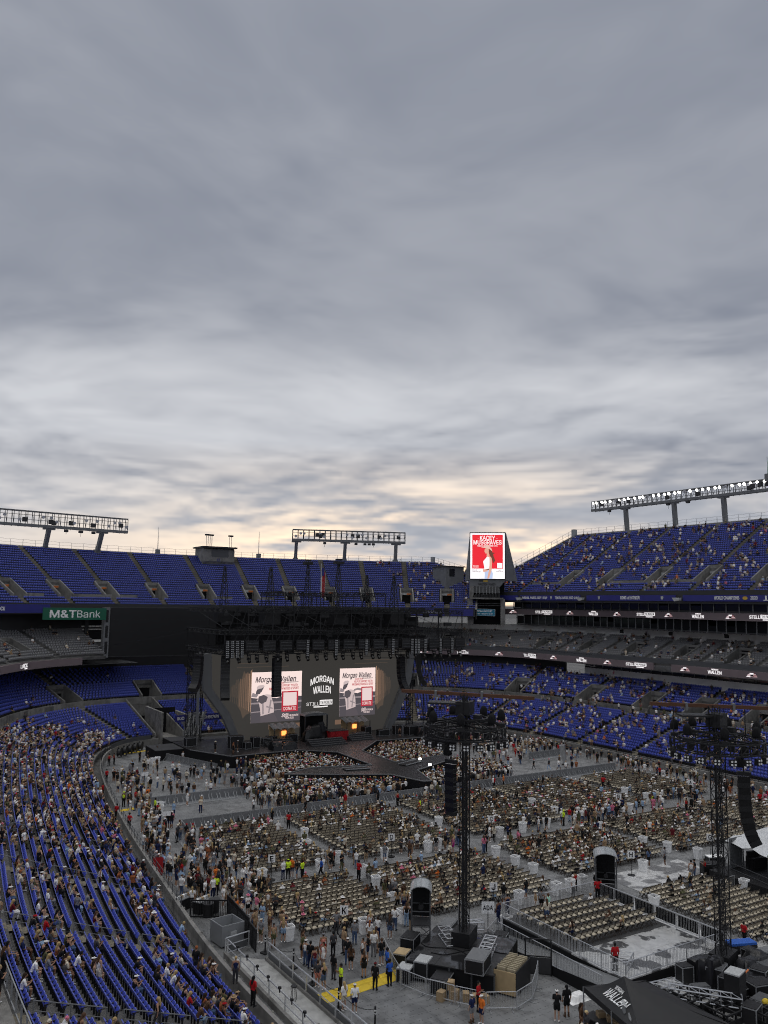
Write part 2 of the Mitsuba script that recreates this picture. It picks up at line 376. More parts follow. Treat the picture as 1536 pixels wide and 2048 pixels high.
for a, b in minus([(s0, s1)], [(S(46.6, 142.4) - 2.6, S(46.6, 142.4) + 2.6)]): band(mb, WALL, a, b, 0, 0, 1.12, .28)
band(mb, WALL, s0, s1, 15.95, ZW - .2, ZW + 1.12, .18)
part(lower, 'field_wall', mb, 'm_concrete')
mb = MB()
for a, b in ((S(33.5, 134) + 1, S(45, 142.2) - 3),): band(mb, WALL, a, b, .1, 1.12, 1.8, .06)
part(lower, 'wall_guard_panels', mb, 'm_grey_dark')
fence(lower, WALL, S(30, 124), S(43, 141.9), .15, 1.12, .85, 1.5, (1.0, .5), .03, 'm_black')
fence(lower, WALL, S(103.8, 119), S(104.2, 42), .15, 1.12, .75, 1.6, (1.0,), .025, 'm_black')
fence(lower, WALL, S(22.7, 64), S(30, 122), .15, 1.12, .8, 1.6, (1.0, .5), .025, 'm_grey_dark')
fence(lower, WALL, S(104.2, 115), S(104.2, 45), 14.1, ZW, .9, 1.6, (1.0, .55), .025, 'm_grey_dark')
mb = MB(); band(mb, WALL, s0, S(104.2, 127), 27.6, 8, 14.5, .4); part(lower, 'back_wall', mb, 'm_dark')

for s_ in np.arange(S(21.8, 30), S(46, 142), 2.6):                 # the wall is cast in bays between shallow ribs
    p, n_ = WALL.pos(s_, -.03), WALL.nrm(s_); part(lower, 'wall_rib', MB().bar((*p, 0), (*p, 1.16), .16, .1, up=(n_[0], n_[1], .01)), 'm_concrete')
# handrails across the near aisles and low rails along them
for k, s in enumerate(A_LOW[1:8]):
    t = WALL.pos(s + .5, 0.) - WALL.pos(s - .5, 0.); t /= np.linalg.norm(t)
    for j, (ka, kb) in enumerate(((1, 4), (5, 9), (10, 14))):
        r = thing('aisle_handrail', f'{["lowest", "middle", "top"][j]} handrail on the {["bottom", "second", "third", "fourth", "fifth", "sixth", "seventh"][k]} stair up the near blue stand',
                  'handrail', 'handrails on the near stand stairs')
        mb, p2 = MB(), MB(); pa, pb = [np.append(WALL.pos(s, low[q][0] + .4), low[q][2]) for q in (ka, kb)]
        up = np.array([0, 0, .92])
        mb.tube(pa + up, pb + up, .026, n=6); mb.tube(pa + up * .5, pb + up * .5, .02, n=6)
        for f in (0, .5, 1): q = pa * (1 - f) + pb * f; p2.tube(q - np.array([0, 0, .2]), q + up, .032, n=6)
        part(r, 'rail', mb, 'm_grey'); part(r, 'posts', p2, 'm_grey')

# ---- the club tier: grey seats, the left corner piece and the long right side
def tier(d, z, n, tread=.86, rise=.37): return [(d + tread * k, d + tread * (k + 1), z + rise * k) for k in range(n)]
cl = thing('left_club_stand', 'dim grey seated club tier left of the big dark video board', 'grandstand')
c0, c1 = S(27.5, 110), S(42.2, 141.6)
stand(cl, WALL, tier(17.2, 14.1, 12), (c0, c1), [S(31, 127), S(34.5, 135.8), S(39.0, 140.3)], [(S(29.5, 122), 1.5, 3, 7, False), (S(36.8, 138.6), 1.5, 3, 7, False)], 'club', step_bsdf='m_tread')
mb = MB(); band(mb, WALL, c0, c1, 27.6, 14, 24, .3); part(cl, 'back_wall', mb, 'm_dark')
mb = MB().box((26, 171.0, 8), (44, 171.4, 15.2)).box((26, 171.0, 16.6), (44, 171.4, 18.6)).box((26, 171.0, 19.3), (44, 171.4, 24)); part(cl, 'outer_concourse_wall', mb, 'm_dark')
part(cl, 'outer_beam', MB().box((26, 170.8, 15.3), (44, 171.2, 16.1)), 'm_concrete'); part(cl, 'outer_beam', MB().box((26, 170.8, 18.7), (44, 171.2, 19.2)), 'm_concrete'); part(cl, 'outer_column', MB().box((35.6, 166, 12), (36.3, 166.6, 23)), 'm_dark')
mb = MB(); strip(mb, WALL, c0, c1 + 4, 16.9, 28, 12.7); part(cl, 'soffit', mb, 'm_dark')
cr = thing('right_club_stand', 'grey seated club tier between the two ribbon boards on the right side', 'grandstand')
RC = Path([(78, 164.2), (92, 163.8), (104, 161.8), (113.5, 157), (120, 148.5), (123.6, 138), (124.2, 126), (124.2, 100), (124.2, 60)])
SR = RC.near
VR = [(SR(124.2, y), 1.5, 3, 7, False) for y in (138, 125.5, 113, 101.5, 90, 78)] + [(SR(114.5, 156), 1.5, 3, 7, False), (SR(103, 162), 1.5, 3, 7, False)]
stand(cr, RC, tier(.4, 14.3, 12, .86, .33), (2, RC.L - 4), [v[0] + 6 for v in VR[:6]] + [v[0] for v in VR], VR, 'club', step_bsdf='m_concrete', tread='m_concrete')
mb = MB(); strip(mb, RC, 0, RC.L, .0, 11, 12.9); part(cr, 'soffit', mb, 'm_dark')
mb = MB(); band(mb, RC, 0, RC.L, 10.8, 17.9, 20.1, .4); part(cr, 'rear_parapet', mb, 'm_pale_concrete')
mb = MB(); band(mb, RC, 0, RC.L, .05, 14.3, 15.2, .08); part(cr, 'front_panel', mb, 'm_grey_dark')
mb = MB()
for y in (96.5, 109, 121.5): mb.box((134.86, y - .45, 19.1), (134.99, y + .45, 19.8))
part(cr, 'section_plates', mb, 'm_dark')

# suites above and below the club tier: frames, panes and counters
def suite_row(label, path, s0, s1, d, z0, z1, step=2.1, sill=None, deep=3.2):
    r = thing('suite_row', label, 'suite')
    bk = MB()
    n = int((s1 - s0) / step); a = np.linspace(s0, s1, n + 1)
    band(bk, path, s0, s1, d + deep, z0, z1, .2); strip(bk, path, s0, s1, d, d + deep, z0)
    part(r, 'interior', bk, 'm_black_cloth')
    for i in range(n + 1):
        p = path.pos(a[i], d); q = path.pos(a[i], d + .14)
        part(r, 'mullion', MB().bar((*p, z0), (*p, z1), .14), 'm_grey')
    for i in range(n):
        p, q = path.pos(a[i], d + .06), path.pos(a[i + 1], d + .06); g = MB()
        zt = z1 - .25 if rng.random() < .8 else z0 + (z1 - z0) * .55
        pp = p + (q - p) * .06; qq = q - (q - p) * .06
        g.raw([(*pp, z0 + .35), (*qq, z0 + .35), (*qq, zt), (*pp, zt)], [[0, 1, 2, 3]]); part(r, 'pane', g, 'm_dark_glass')
    ct = MB(); band(ct, path, s0, s1, d - .05, z0, z0 + .32, .2); part(r, 'sill', ct, 'm_dark')
    return r
RS = Path([(98, 174), (112, 169), (122, 162), (129, 151), (131.6, 140), (132.2, 126), (132.2, 60)]); 
def SS(y): return RS.near(132.2, y)
suite_row('dark upper suites with mullions under the blue honour banner', RS, SS(149), SS(70), -2, 23.75, 25.95, 2.6)
suite_row('dark lower suites between the upper ribbon board and the pale parapet', RS, SS(149), SS(70), -.6, 20.1, 22.5, 2.0)
LS = Line(129.4)
suite_row('glazed field suites under the lower ribbon board on the right', LS, -127, -60, .3, 11.75, 12.9, 2.4)
mb = MB(); band(mb, LS, -127, -60, .1, 10.0, 11.75, .3); part(cr, 'field_suite_parapet', mb, 'm_pale_concrete')

# ---- right upper deck, straight, its far end cut in two slopes
UP = Line(126.0)
ru = thing('right_upper_deck', 'steep upper deck of blue seats on the right below the lit light bar', 'grandstand')
rows_u = [(.8 * k + .5, .8 * (k + 1) + .5, 27.3 + .48 * k) for k in range(31)]
def span_u(d):
    x = d
    y = 150.4 + (8.6) * min(1, x / 8.5) if x < 8.5 else 159 - 8 * (x - 8.5) / 15.5
    return (-y, -48)
a_u = [-(y) for y in (145, 133.3, 121.8, 109.3, 98, 86, 74, 62)]
v_u = [(s, 1.45, 4, 9, True) for s in a_u[1:]]
stand(ru, UP, rows_u, None, a_u, v_u, 'rup', row_span=span_u, seat_w=.48)
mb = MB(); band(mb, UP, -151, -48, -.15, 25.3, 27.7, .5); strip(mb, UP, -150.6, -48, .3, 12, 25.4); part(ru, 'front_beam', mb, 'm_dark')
mb = MB()
zc = rows_u[3][2]
for i in range(len(a_u) - 1):
    if i in (0, 2, 3, 5): band(mb, UP, a_u[i] + 1.6, a_u[i + 1] - 1.6, rows_u[4][0] - .05, zc - .1, zc + 1.15, .15)
part(ru, 'cross_wall', mb, 'm_concrete')
mb = MB(); band(mb, UP, -151, -48, 25.35, 38, 42.6, .35); part(ru, 'rear_wall', mb, 'm_concrete')
mb = MB(); E1, E2, E3 = np.array([126, 150.4, 27.0]), np.array([134.5, 159, 32.2]), np.array([151, 151, 42.2])
for P, Q in ((E1, E2), (E2, E3)):
    dn = np.array([0, 0, 1.9]); mb.raw([P - dn, Q - dn, Q + (0, 0, .3), P + (0, 0, .3)], [[0, 1, 2, 3]])
    q = (Q - P)[:2]; nrm = np.array([-q[1], q[0], 0]) / np.linalg.norm(q) * .3
    mb.raw([P - dn + nrm, Q - dn + nrm, Q + (0, 0, .3) + nrm, P + (0, 0, .3) + nrm], [[3, 2, 1, 0]]); mb.raw([P + (0, 0, .3), Q + (0, 0, .3), Q + (0, 0, .3) + nrm, P + (0, 0, .3) + nrm], [[0, 1, 2, 3]])
part(ru, 'end_wall', mb, 'm_concrete')
f1 = thing('rim_fence', 'thin grey fence along the top of the right upper deck', 'fence')
fence(f1, UP, -150.9, -48, 25.5, 42.6, 1.3, 2.6, (1.0, .5, .05), .03)
mb, m2 = MB(), MB()
for i in range(13):
    p = E2 + (E3 - E2) * i / 12 + (0, 0, .3); mb.bar(p, p + (0, 0, 1.5), .06)
for k in (.1, .5, 1): m2.bar(E2 + (0, 0, .3 + 1.5 * k), E3 + (0, 0, .3 + 1.5 * k), .05)
mb.box((150.6, 150.7, 42), (151.6, 151.7, 44.0))
f2 = thing('sloping_fence', 'sloping fence down the far cut end of the right upper deck', 'fence'); part(f2, 'posts', mb, 'm_galv'); part(f2, 'rails', m2, 'm_galv')

# ---- far upper deck on an arc
AR = Arc((64.5, 87.0), 82.0); D2 = math.radians
eu = thing('end_upper_deck', 'curved upper deck of empty blue seats across the far end', 'grandstand')
rows_e = [(.82 * k + .4, .82 * (k + 1) + .4, 23.4 + .486 * k) for k in range(24)]
def span_e(d):
    t1 = 40.5 if d < 13.6 else 40.5 - 6.5 * (d - 13.6) / 6.4
    return (-82 * D2(42), 82 * D2(t1))
a_e = [82 * D2(t) for t in (-36.0, -29.3, -22.6, -15.9, -8.7, -1.2, 5.6, 11.7, 17.8, 23.6, 29.8, 36)]
v_e = [(s, 1.45, 3, 8, True) for s in a_e[1:]]
stand(eu, AR, rows_e, None, a_e, v_e, 'eup', row_span=span_e, seat_w=.48)
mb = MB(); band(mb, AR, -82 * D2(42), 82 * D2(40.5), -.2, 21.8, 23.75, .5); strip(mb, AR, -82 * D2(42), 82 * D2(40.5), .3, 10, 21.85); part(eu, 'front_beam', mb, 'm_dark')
mb = MB()
for i in (1, 2, 3, 5, 6): band(mb, AR, a_e[i] + 1.6, a_e[i] + (a_e[i + 1] - a_e[i]) * (.5 if i != 2 else .97), rows_e[3][0] - .05, rows_e[2][2] - .1, rows_e[2][2] + 1.2, .15)
part(eu, 'cross_wall', mb, 'm_concrete')
mb = MB(); band(mb, AR, -82 * D2(42), 82 * D2(34), 20.05, 30, 35.3, .35); part(eu, 'rear_wall', mb, 'm_concrete')
def pe(t, d, z): return np.append(AR.pos(82 * D2(t), d), z)
mb = MB(); G1, G2, G3 = pe(40.5, 0, 23.2), pe(40.5, 13.6, 31.4), pe(34, 20.2, 35.0)
for P, Q in ((G1, G2), (G2, G3)):
    dn = np.array([0, 0, 2.2]); v = [P - dn, Q - dn, Q + (0, 0, .3), P + (0, 0, .3)]; q = (Q - P)[:2]; nrm = np.array([q[1], -q[0], 0]) / np.linalg.norm(q) * .35
    mb.raw(v, [[0, 1, 2, 3]]); mb.raw(np.array(v) + nrm, [[3, 2, 1, 0]]); mb.raw([v[3], v[2], v[2] + nrm, v[3] + nrm], [[0, 1, 2, 3]])
part(eu, 'end_wall', mb, 'm_concrete')
f3 = thing('rim_fence', 'thin grey fence along the top of the far curved upper deck', 'fence')
fence(f3, AR, -82 * D2(42), 82 * D2(34), 20.2, 35.3, 1.25, 2.2, (1.0, .5, .05), .03)
f4 = thing('sloping_fence', 'sloping fence down the cut right end of the far upper deck', 'fence'); mb, m2 = MB(), MB()
for i in range(9):
    p = G2 + (G3 - G2) * i / 8 + (0, 0, .3); mb.bar(p, p + (0, 0, 1.3), .06)
for k in (.1, .5, 1): m2.bar(G2 + (0, 0, .3 + 1.3 * k), G3 + (0, 0, .3 + 1.3 * k), .05)
p = pe(34, 20.4, 35); mb.box(p - (.4, .4, 1), p + (.4, .4, 1.6)); part(f4, 'posts', mb, 'm_galv'); part(f4, 'rails', m2, 'm_galv')
for i in range(len(a_e)): pass
ORD0 = 'first second third fourth fifth sixth seventh eighth ninth tenth eleventh twelfth thirteenth fourteenth fifteenth sixteenth seventeenth eighteenth nineteenth twentieth'.split()
def ord0(n): return ORD0[n - 1] if n <= 20 else 'twenty-' + ORD0[n - 21] if n < 30 else 'thirtieth'
# ================================================================ boards, screens, towers of the bowl
E0 = 2.0 ** -exposure                       # radiance that shows as white
def truss(mb, P, Q, w=.5, r=.05, bay=None, ends=True, up=(0, 0, 1)):
    P, Q = np.asarray(P, float), np.asarray(Q, float); d = Q - P; L = np.linalg.norm(d); d /= L
    u = np.array(up, float)
    if abs(d @ u) > .9: u = np.array([1.0, 0, 0])
    x = np.cross(d, u); x /= np.linalg.norm(x); y = np.cross(x, d); h = w / 2
    C = [x * a * h + y * b * h for a, b in ((-1, -1), (1, -1), (1, 1), (-1, 1))]
    for c in C: mb.bar(P + c, Q + c, r)
    n = max(1, round(L / (bay or w * 1.2)))
    for i in range(n):
        a, b = P + d * L * i / n, P + d * L * (i + 1) / n
        for k in range(4):
            c0, c1 = C[k], C[(k + 1) % 4]
            mb.bar(*((a + c0, b + c1) if (i + k) % 2 else (a + c1, b + c0)), r * .6)
            mb.bar(a + c0, a + c1, r * .6)
def letters(holder, name, s, m, h, w, x, y, emit, bsdf='m_white', bold=True, shear=0.0, arch=0.0, depth=.03):
    v, f = text(s, h, w, bold, depth); v = v.copy()
    if arch: c = (v[:, 0] - w / 2) / (w / 2); v[:, 1] += arch * (1 - c * c) * (1 if arch > 0 else 1)
    v[:, 0] += v[:, 1] * shear + x; v[:, 1] += y
    mb = MB().raw(v @ m[:3, :3].T + m[:3, 3], f)
    return part(holder, name, mb, bsdf, **({'emitter': glow(emit)} if emit is not None else {}))
def board(label, base, cat, o, ex, w, z0, z1, thick, face, bsdf_body='m_dark', rim=.0):
    "a flat board standing in the frame o, ex; returns (key, frame)"
    m = wall_frame(o, ex); k = thing(base, label, cat)
    part(k, 'casing', MB().box((0, z0, -thick), (w, z1, -.02), m=m), bsdf_body)
    if face: part(k, 'face', MB().box((rim, z0 + rim, -.02), (w - rim, z1 - rim, 0.0), m=m), face)
    return k, m

# big dark video board at the far end, its green bank signs
k, m = board('wide dark switched-off video board hung under the far upper deck', 'video_board', 'video board', (37.8, 160, 0), (1, 0, 0), 53.0, 13.8, 23.1, 1.6, None)
lm = MB()
for i in range(10):
    for j in range(4): part(k, 'display_module', MB().box((1.0 + i * 5.2, 13.95 + j * 2.27, -.02), (1.0 + (i + 1) * 5.2 - .015, 13.95 + (j + 1) * 2.27 - .015, .004 * ((i * 7 + j * 3) % 3)), m=m), 'm_black')
fr = MB().box((-.1, 13.7, -1.7), (.9, 23.1, .25), m=m)
for y in (14.4, 17.4, 20.3): lm.box((.15, y, .25), (.65, y + 2.3, .29), m=m)
part(k, 'side_frame', fr, 'm_grey'); part(k, 'side_frame_black_slabs', lm, 'm_black')  # flat black slabs set on the face of the side frame
k, m = board('green bank sign at the left end of the dark video board', 'bank_sign', 'sign', (26.7, 159.3, 0), (1, 0, 0), 11.2, 20.75, 22.95, .6, 'm_green_sign')
letters(k, 'lettering_bold', 'M&T', m, 1.3, 4.6, 1.2, 21.2, None); letters(k, 'lettering', 'Bank', m, 1.3, 4.2, 5.95, 21.2, None, bold=False)
k, m = board('second green bank sign behind the stage roof trusses', 'bank_sign', 'sign', (91.5, 159.3, 0), (1, 0, 0), 11.2, 20.75, 22.95, .6, 'm_green_sign')
letters(k, 'lettering_bold', 'M&T', m, 1.3, 4.6, 1.2, 21.2, None); letters(k, 'lettering', 'Bank', m, 1.3, 4.2, 5.95, 21.2, None, bold=False)
# blue banners on the far deck's front
def arc_banner(t0, t1, label, txt=None, tm=None, tw=None):
    k = thing('deck_banner', label, 'banner'); mb = MB(); band(mb, AR, 82 * D2(t0), 82 * D2(t1), -.35, 22.0, 23.55, .1); part(k, 'cloth', mb, 'm_blue_sign')
    if txt:
        tm = tm or (t0 + t1) / 2; p = pe(tm, -.36, 0); ex = np.array([math.cos(D2(tm)), -math.sin(D2(tm)), 0]); L = (tw or 82 * D2(t1 - t0)) if not tw else tw / .78
        letters(k, 'lettering', txt, wall_frame(p, ex), .62, L * .78, -L * .39, 22.45, None)
arc_banner(-35, -26.5, 'navy banner left of the green bank sign on the far deck front', 'FLOCK', -33.9, 2.3)
arc_banner(28.2, 31.4, 'short navy banner on the far deck front, left of the help line banner')
arc_banner(31.6, 35.6, 'navy banner with the help line number on the far deck front', 'TEXT FOR HELP 410-324-0243')
arc_banner(36.4, 40.2, 'plain navy banner at the right end of the far deck front')

# honour banner along the right deck
k = thing('honor_banner', 'long navy banner with white lettering along the front of the right upper deck', 'banner')
for a, b in ((143.6, 150.2), (124.2, 142.9), (100.2, 122.4), (50, 98.6)):
    mb = MB(); band(mb, UP, -b, -a, -.42, 25.75, 26.85, .15); part(k, 'cloth', mb, 'm_blue_sign')
RM = wall_frame((125.56, 0, 0), (0, -1, 0))
for y0, y1, s, h in ((142.4, 134, 'MARSHAL YANDA 2007-2019', .5), (131.6, 124.6, 'TERRELL SUGGS 2003-2018', .5), (113.3, 108.5, 'RING of HONOR', .62), (92, 87.1, 'WORLD CHAMPIONS', .6), (85, 83.7, '2000', .6), (81.0, 79.6, '2012', .6)):
    letters(k, 'lettering', s, RM, h, y0 - y1, -y0, 26.05, None)
em = MB()
for y in (132.8, 118.9, 103.2): em.prism([(-.3, .3), (.3, .3), (.26, -.1), (0, -.42), (-.26, -.1)], (125.55, y, 26.35), (0, -1, 0), (0, 0, 1), (-.03, 0, 0))
for q in em.f and range(1): part(k, 'shields', em, 'm_grey_light')
mb = MB(); mb.prism([(-.55, 0), (-.2, .3), (.2, .3), (.55, 0), (.2, -.3), (-.2, -.3)], (125.55, 86.0, 26.3), (0, -1, 0), (0, 0, 1), (-.03, 0, 0)); part(k, 'trophy_mark', mb, 'm_gold')
mb = MB(); mb.box((125.5, 82.0, 25.9), (125.56, 82.3, 26.7)).box((125.5, 81.7, 25.9), (125.56, 82.6, 26.05)); part(k, 'trophy_mark', mb, 'm_white')
for i, y in enumerate((123.3, 99.3, 142.3)):
    s = thing('deck_camera_box', ['pale box slung under the deck front between the player name and ring banners', 'pale box slung under the deck front right of the ring banner', 'pale box slung under the deck front left of the first player name'][i], 'equipment box')
    mb = MB(); mb.prism([(-.8, .15), (.8, .15), (.7, -.35), (-.3, -.5)], (125.1, y, 26.2), (0, -1, 0), (0, 0, 1), (-.7, 0, 0)); part(s, 'housing', mb, 'm_grey_light'); part(s, 'bracket', MB().box((124.9, y - .1, 26.3), (125.6, y + .1, 26.6)), 'm_dark')

# ribbon boards
def ribbon(label, path, s0, s1, d, z0, z1, items, lit=.42):
    k = thing('ribbon_board', label, 'led ribbon'); mb = MB(); band(mb, path, s0, s1, d, z0, z1, .35, 2.0)
    part(k, 'panel', mb, 'm_ribbon')
    W, PK, RD = MB(), MB(), MB()
    for s, what in items:
        p = path.pos(s, d - .03); t = path.pos(s + .4, d) - path.pos(s - .4, d); ex = np.append(t / np.linalg.norm(t), 0); m = wall_frame((*p, 0), ex); h = z1 - z0; zc = z0 + h * .5
        def tx(st, hh, w, x, y, mbx=W):
            v, f = text(st, hh, w, True, .03); v = v + np.array([x, y, 0]); mbx.raw(v @ m[:3, :3].T + m[:3, 3], f)
        if what == 'S':
            tx('STILL', h * .42, 2.0, -2.4, z0 + h * .32)
            W.box((-.3, z0 + h * .36, 0), (2.5, z0 + h * .84, .03), m=m); W.box((.1, z0 + h * .13, 0), (1.9, z0 + h * .27, .03), m=m)
            q = MB(); v, f = text('THE PROBLEM', h * .3, 2.4, True, .05); v = v + np.array([-.1, z0 + h * .46, 0]); DK.raw(v @ m[:3, :3].T + m[:3, 3], f)
        elif what == 'W':
            tx('WALLEN', h * .42, 2.7, -1.35, z0 + h * .22); tx('MORGAN', h * .18, 1.3, -.6, z0 + h * .72)
        else:
            a = np.linspace(0, np.pi, 9)
            PK.prism(np.c_[np.cos(a) * .95, np.sin(a) * .62] + [0, -.3], (*p, zc), ex, (0, 0, 1), m[:3, 2] * .02)
            for j, (yy, ww) in enumerate(((-.26, .92), (-.02, .86), (.2, .62))): RD.box((.1, zc + yy, .02), (ww, zc + yy + .11, .04), m=m)
            W.box((-.36, zc + .12, .02), (.3, zc + .36, .045), m=m); W.box((-1.0, zc - .33, .02), (-.3, zc - .2, .045), m=m); DK.box((-.28, zc - .2, .02), (.22, zc + .1, .05), m=m)
    part(k, 'white_lettering', W, 'm_white', emitter=glow(np.array((1, .95, .95)) * E0 * lit * 1.7))
    part(k, 'cap_emblems', PK, 'm_white', emitter=glow(np.array((.80, .50, .50)) * E0 * lit))
    part(k, 'emblem_stripes', RD, 'm_red')
    part(k, 'dark_lettering', DK, 'm_black'); DK.__init__()
DK = MB()
mtl('m_ribbon', (.19, .15, .155), .5)
def seq(path, ys, x, pat, off=0): return [(path.near(x, y), pat[(i + off) % 4]) for i, y in enumerate(ys)]
PT = ['E', 'S', 'E', 'W']
ribbon('lit ribbon board below the grey club tier on the right, long far piece', RC, 1, SR(124.2, 104.4), -.25, 13.05, 14.3, [(RC.near(x, y), w) for x, y, w in ((88, 164, 'E'), (97, 163.3, 'S'), (110, 159, 'E'), (117.5, 153, 'W'), (121.5, 145, 'E'), (123.8, 137.5, 'S'), (124.2, 130, 'E'), (124.2, 122.8, 'W'), (124.2, 115.5, 'E'), (124.2, 108.5, 'S'))])
ribbon('lit ribbon board below the grey club tier on the right, short near piece', RC, SR(124.2, 100.2), SR(124.2, 64), -.25, 13.05, 14.3, seq(RC, (97.6, 90.9, 84.2, 77), 124.2, PT[2:] + PT[:2]))
ribbon('lit ribbon board between the two dark suite rows on the right', RS, SS(156), SS(64), -2.25, 22.45, 23.75, seq(RS, (148.5, 139.5, 131.9, 124.6, 117.5, 110.2, 103.5, 96.9, 90.0, 83.2, 76), 130, PT))
ribbon('lit ribbon board below the dim club tier at the left edge', WALL, c0, c1 - 2.2, 16.85, 12.75, 14.0, [(WALL.near(22.5, 148.5, 16.9), 'S'), (WALL.near(27, 152.3, 16.9), 'E'), (WALL.near(32.5, 156, 16.9), 'W')])

# stadium light bars
def light_bar(label, P, Q, z0, z1, posts, zb, lit, nl):
    k = thing('light_bar', label, 'floodlight bar'); P, Q = np.array([*P, 0.0]), np.array([*Q, 0.0]); d = Q - P; L = np.linalg.norm(d); d /= L
    n = np.array([-d[1], d[0], 0]);  n = n if n @ (EYE - P) > 0 else -n; n[2] = 0
    fr, gd = MB(), MB(); Z = np.array([0, 0, 1.0])
    gd.bar(P + Z * (z0 + .3), Q + Z * (z0 + .3), .5, .6); gd.bar(P + Z * z1, Q + Z * z1, .25, .18); gd.bar(P - n * 1.3 + Z * z1, Q - n * 1.3 + Z * z1, .2, .2); gd.bar(P - n * 1.3 + Z * (z0 + .3), Q - n * 1.3 + Z * (z0 + .3), .3, .4)
    part(k, 'girders', gd, 'm_grey')
    m_ = int(L / 1.35)
    for i in range(m_ + 1):
        a = P + d * L * i / m_
        for o in (n * 0, -n * 1.3): fr.bar(a + o + Z * z0, a + o + Z * z1, .11)
        fr.bar(a + Z * (z1 - .1), a - n * 1.3 + Z * (z1 - .1), .09); fr.bar(a + Z * (z0 + .6), a - n * 1.3 + Z * (z1 - .1), .07)
    for f in (.45, .75): fr.bar(P + Z * (z0 + (z1 - z0) * f), Q + Z * (z0 + (z1 - z0) * f), .09)
    part(k, 'frame', fr, 'm_grey_dark')
    r2 = random.Random(len(label))
    a16 = np.arange(10) * 2 * np.pi / 10
    for i in range(nl):
        c = P + d * L * (i + .5 + r2.uniform(-.2, .2)) / nl + n * .45 + Z * (z1 - .5 if lit else z0 + (z1 - z0) * (.66 if i % 3 else .42))
        if not lit and r2.random() < .35: continue
        ax = (n * .9 - Z * .42); ax /= np.linalg.norm(ax); mb = MB().tube(c - ax * .55, c, .12, .33, n=10); lamp = part(k, 'floodlamp', mb, 'm_dark')
        g = MB().tube(c + ax * .01, c + ax * .05, .36, .36, n=10)
        on = lit and (i % 7 != 5)
        hot = 14 if i % 8 == 2 else (4 if i % 3 else 2)
        part(lamp, 'lens', g, 'm_lens', **({'emitter': glow(np.array((1, .97, .9)) * E0 * hot)} if on else {}))
    bx = MB()
    for i in range(nl // 2):
        c = P + d * L * r2.random() + n * .2
        if r2.random() < .6: bx.cbox(c + Z * (z0 + 1.1 + r2.random() * .6), (.9, .5, .9), math.atan2(d[1], d[0]))
        else: bx.cbox(c + Z * (z0 - .35), (.7, .6, .5), math.atan2(d[1], d[0])); bx.bar(c + Z * z0, c + Z * (z0 - 1.1 * r2.random() - .3), .06)
    part(k, 'speakers_and_boxes', bx, 'm_dark', kind='stuff')
    for (x, y) in posts:
        t = np.dot(np.array([x, y, 0]) - P, d); a = P + d * t - n * .3
        mb = MB().bar(np.array([x, y, zb]) - n * 1.2, a + Z * z0, .75, .95, up=(n[0], n[1], .01)); mb.bar(a - d * 1.2 + Z * (z0 - .15), a + d * 1.2 + Z * (z0 - .15), .8, .35)
        mb.cbox(np.array([x, y, zb + .4]) - n * 1.2, (1.2, 1.2, .9), math.atan2(d[1], d[0]))
        part(k, 'post', mb, 'm_grey')
mtl('m_lens', (.75, .75, .73), .25)
light_bar('unlit floodlight bar on two posts above the far deck at the left edge', (5, 176.9), (47.6, 184.6), 39.2, 42.45, [(30.6, 182.6), (41.8, 184.9)], 34.6, False, 34)
light_bar('unlit floodlight bar on three posts above the middle of the far deck', (88.6, 185.6), (115.4, 175.2), 39.8, 42.7, [(90.0, 186.5), (101.3, 181.5), (113.2, 176.0)], 34.9, False, 24)
light_bar('lit floodlight bar on leaning posts above the right upper deck', (153.0, 146.9), (153.0, 56), 48.3, 50.8, [(152.6, 136.2), (152.6, 122.1), (152.6, 109.3), (152.6, 95.5), (152.6, 82)], 41.9, True, 62)
for lab, x, y, z0, z1 in (('thin aerial mast on the far rim left of the concrete booth', 56.0, 189.6, 35.2, 41.6), ('thin aerial mast on the far rim right of the concrete booth', 80.8, 188.5, 35.2, 41.8), ('tall aerial mast above the light bar at the right edge', 152.5, 98.4, 50.6, 55.3)):
    k = thing('aerial_mast', lab, 'mast'); part(k, 'rod', MB().tube((x, y, z0), (x, y, z1), .09, .04, n=6), 'm_galv'); part(k, 'base', MB().cbox((x, y, z0 + .4), (.9, .9, 1.5)), 'm_grey')
# concrete booth 13
k = thing('rim_booth', 'concrete booth numbered 13 with a flat roof breaking the far deck rim', 'booth')
part(k, 'walls', MB().prism([(185.6, 33.1), (191, 33.1), (191, 37.0), (185.6, 37.0), (185.0, 36.6), (185.0, 33.9)], (65.5, 0, 0), (0, 1, 0), (0, 0, 1), (7.6, 0, 0)), 'm_concrete')
part(k, 'roof', MB().box((65.0, 184.4, 37.0), (73.6, 191.4, 37.35)), 'm_dark')
part(k, 'front_panel', MB().box((67.4, 184.95, 34.9), (71.6, 184.99, 36.6)), 'm_grey_dark')
letters(k, 'number', '13', wall_frame((68.8, 184.98, 0), (1, 0, 0)), .55, .8, 0, 33.95, None, 'm_blue_sign')
for j, (x, y) in enumerate(((66.6, 186), (67.6, 186.2), (72.4, 186))):
    k2 = thing('roof_lamp', ['left', 'middle', 'right'][j] + ' lamp stand on the flat roof of booth 13', 'lamp'); mb = MB()
    for o in (-.22, .22): mb.tube((x + o, y, 37.3), (x + o, y, 40.0), .06, n=6)
    part(k2, 'stand', mb, 'm_galv'); part(k2, 'head', MB().cbox((x, y - .1, 40.1), (1.1, .6, .35)), 'm_dark')

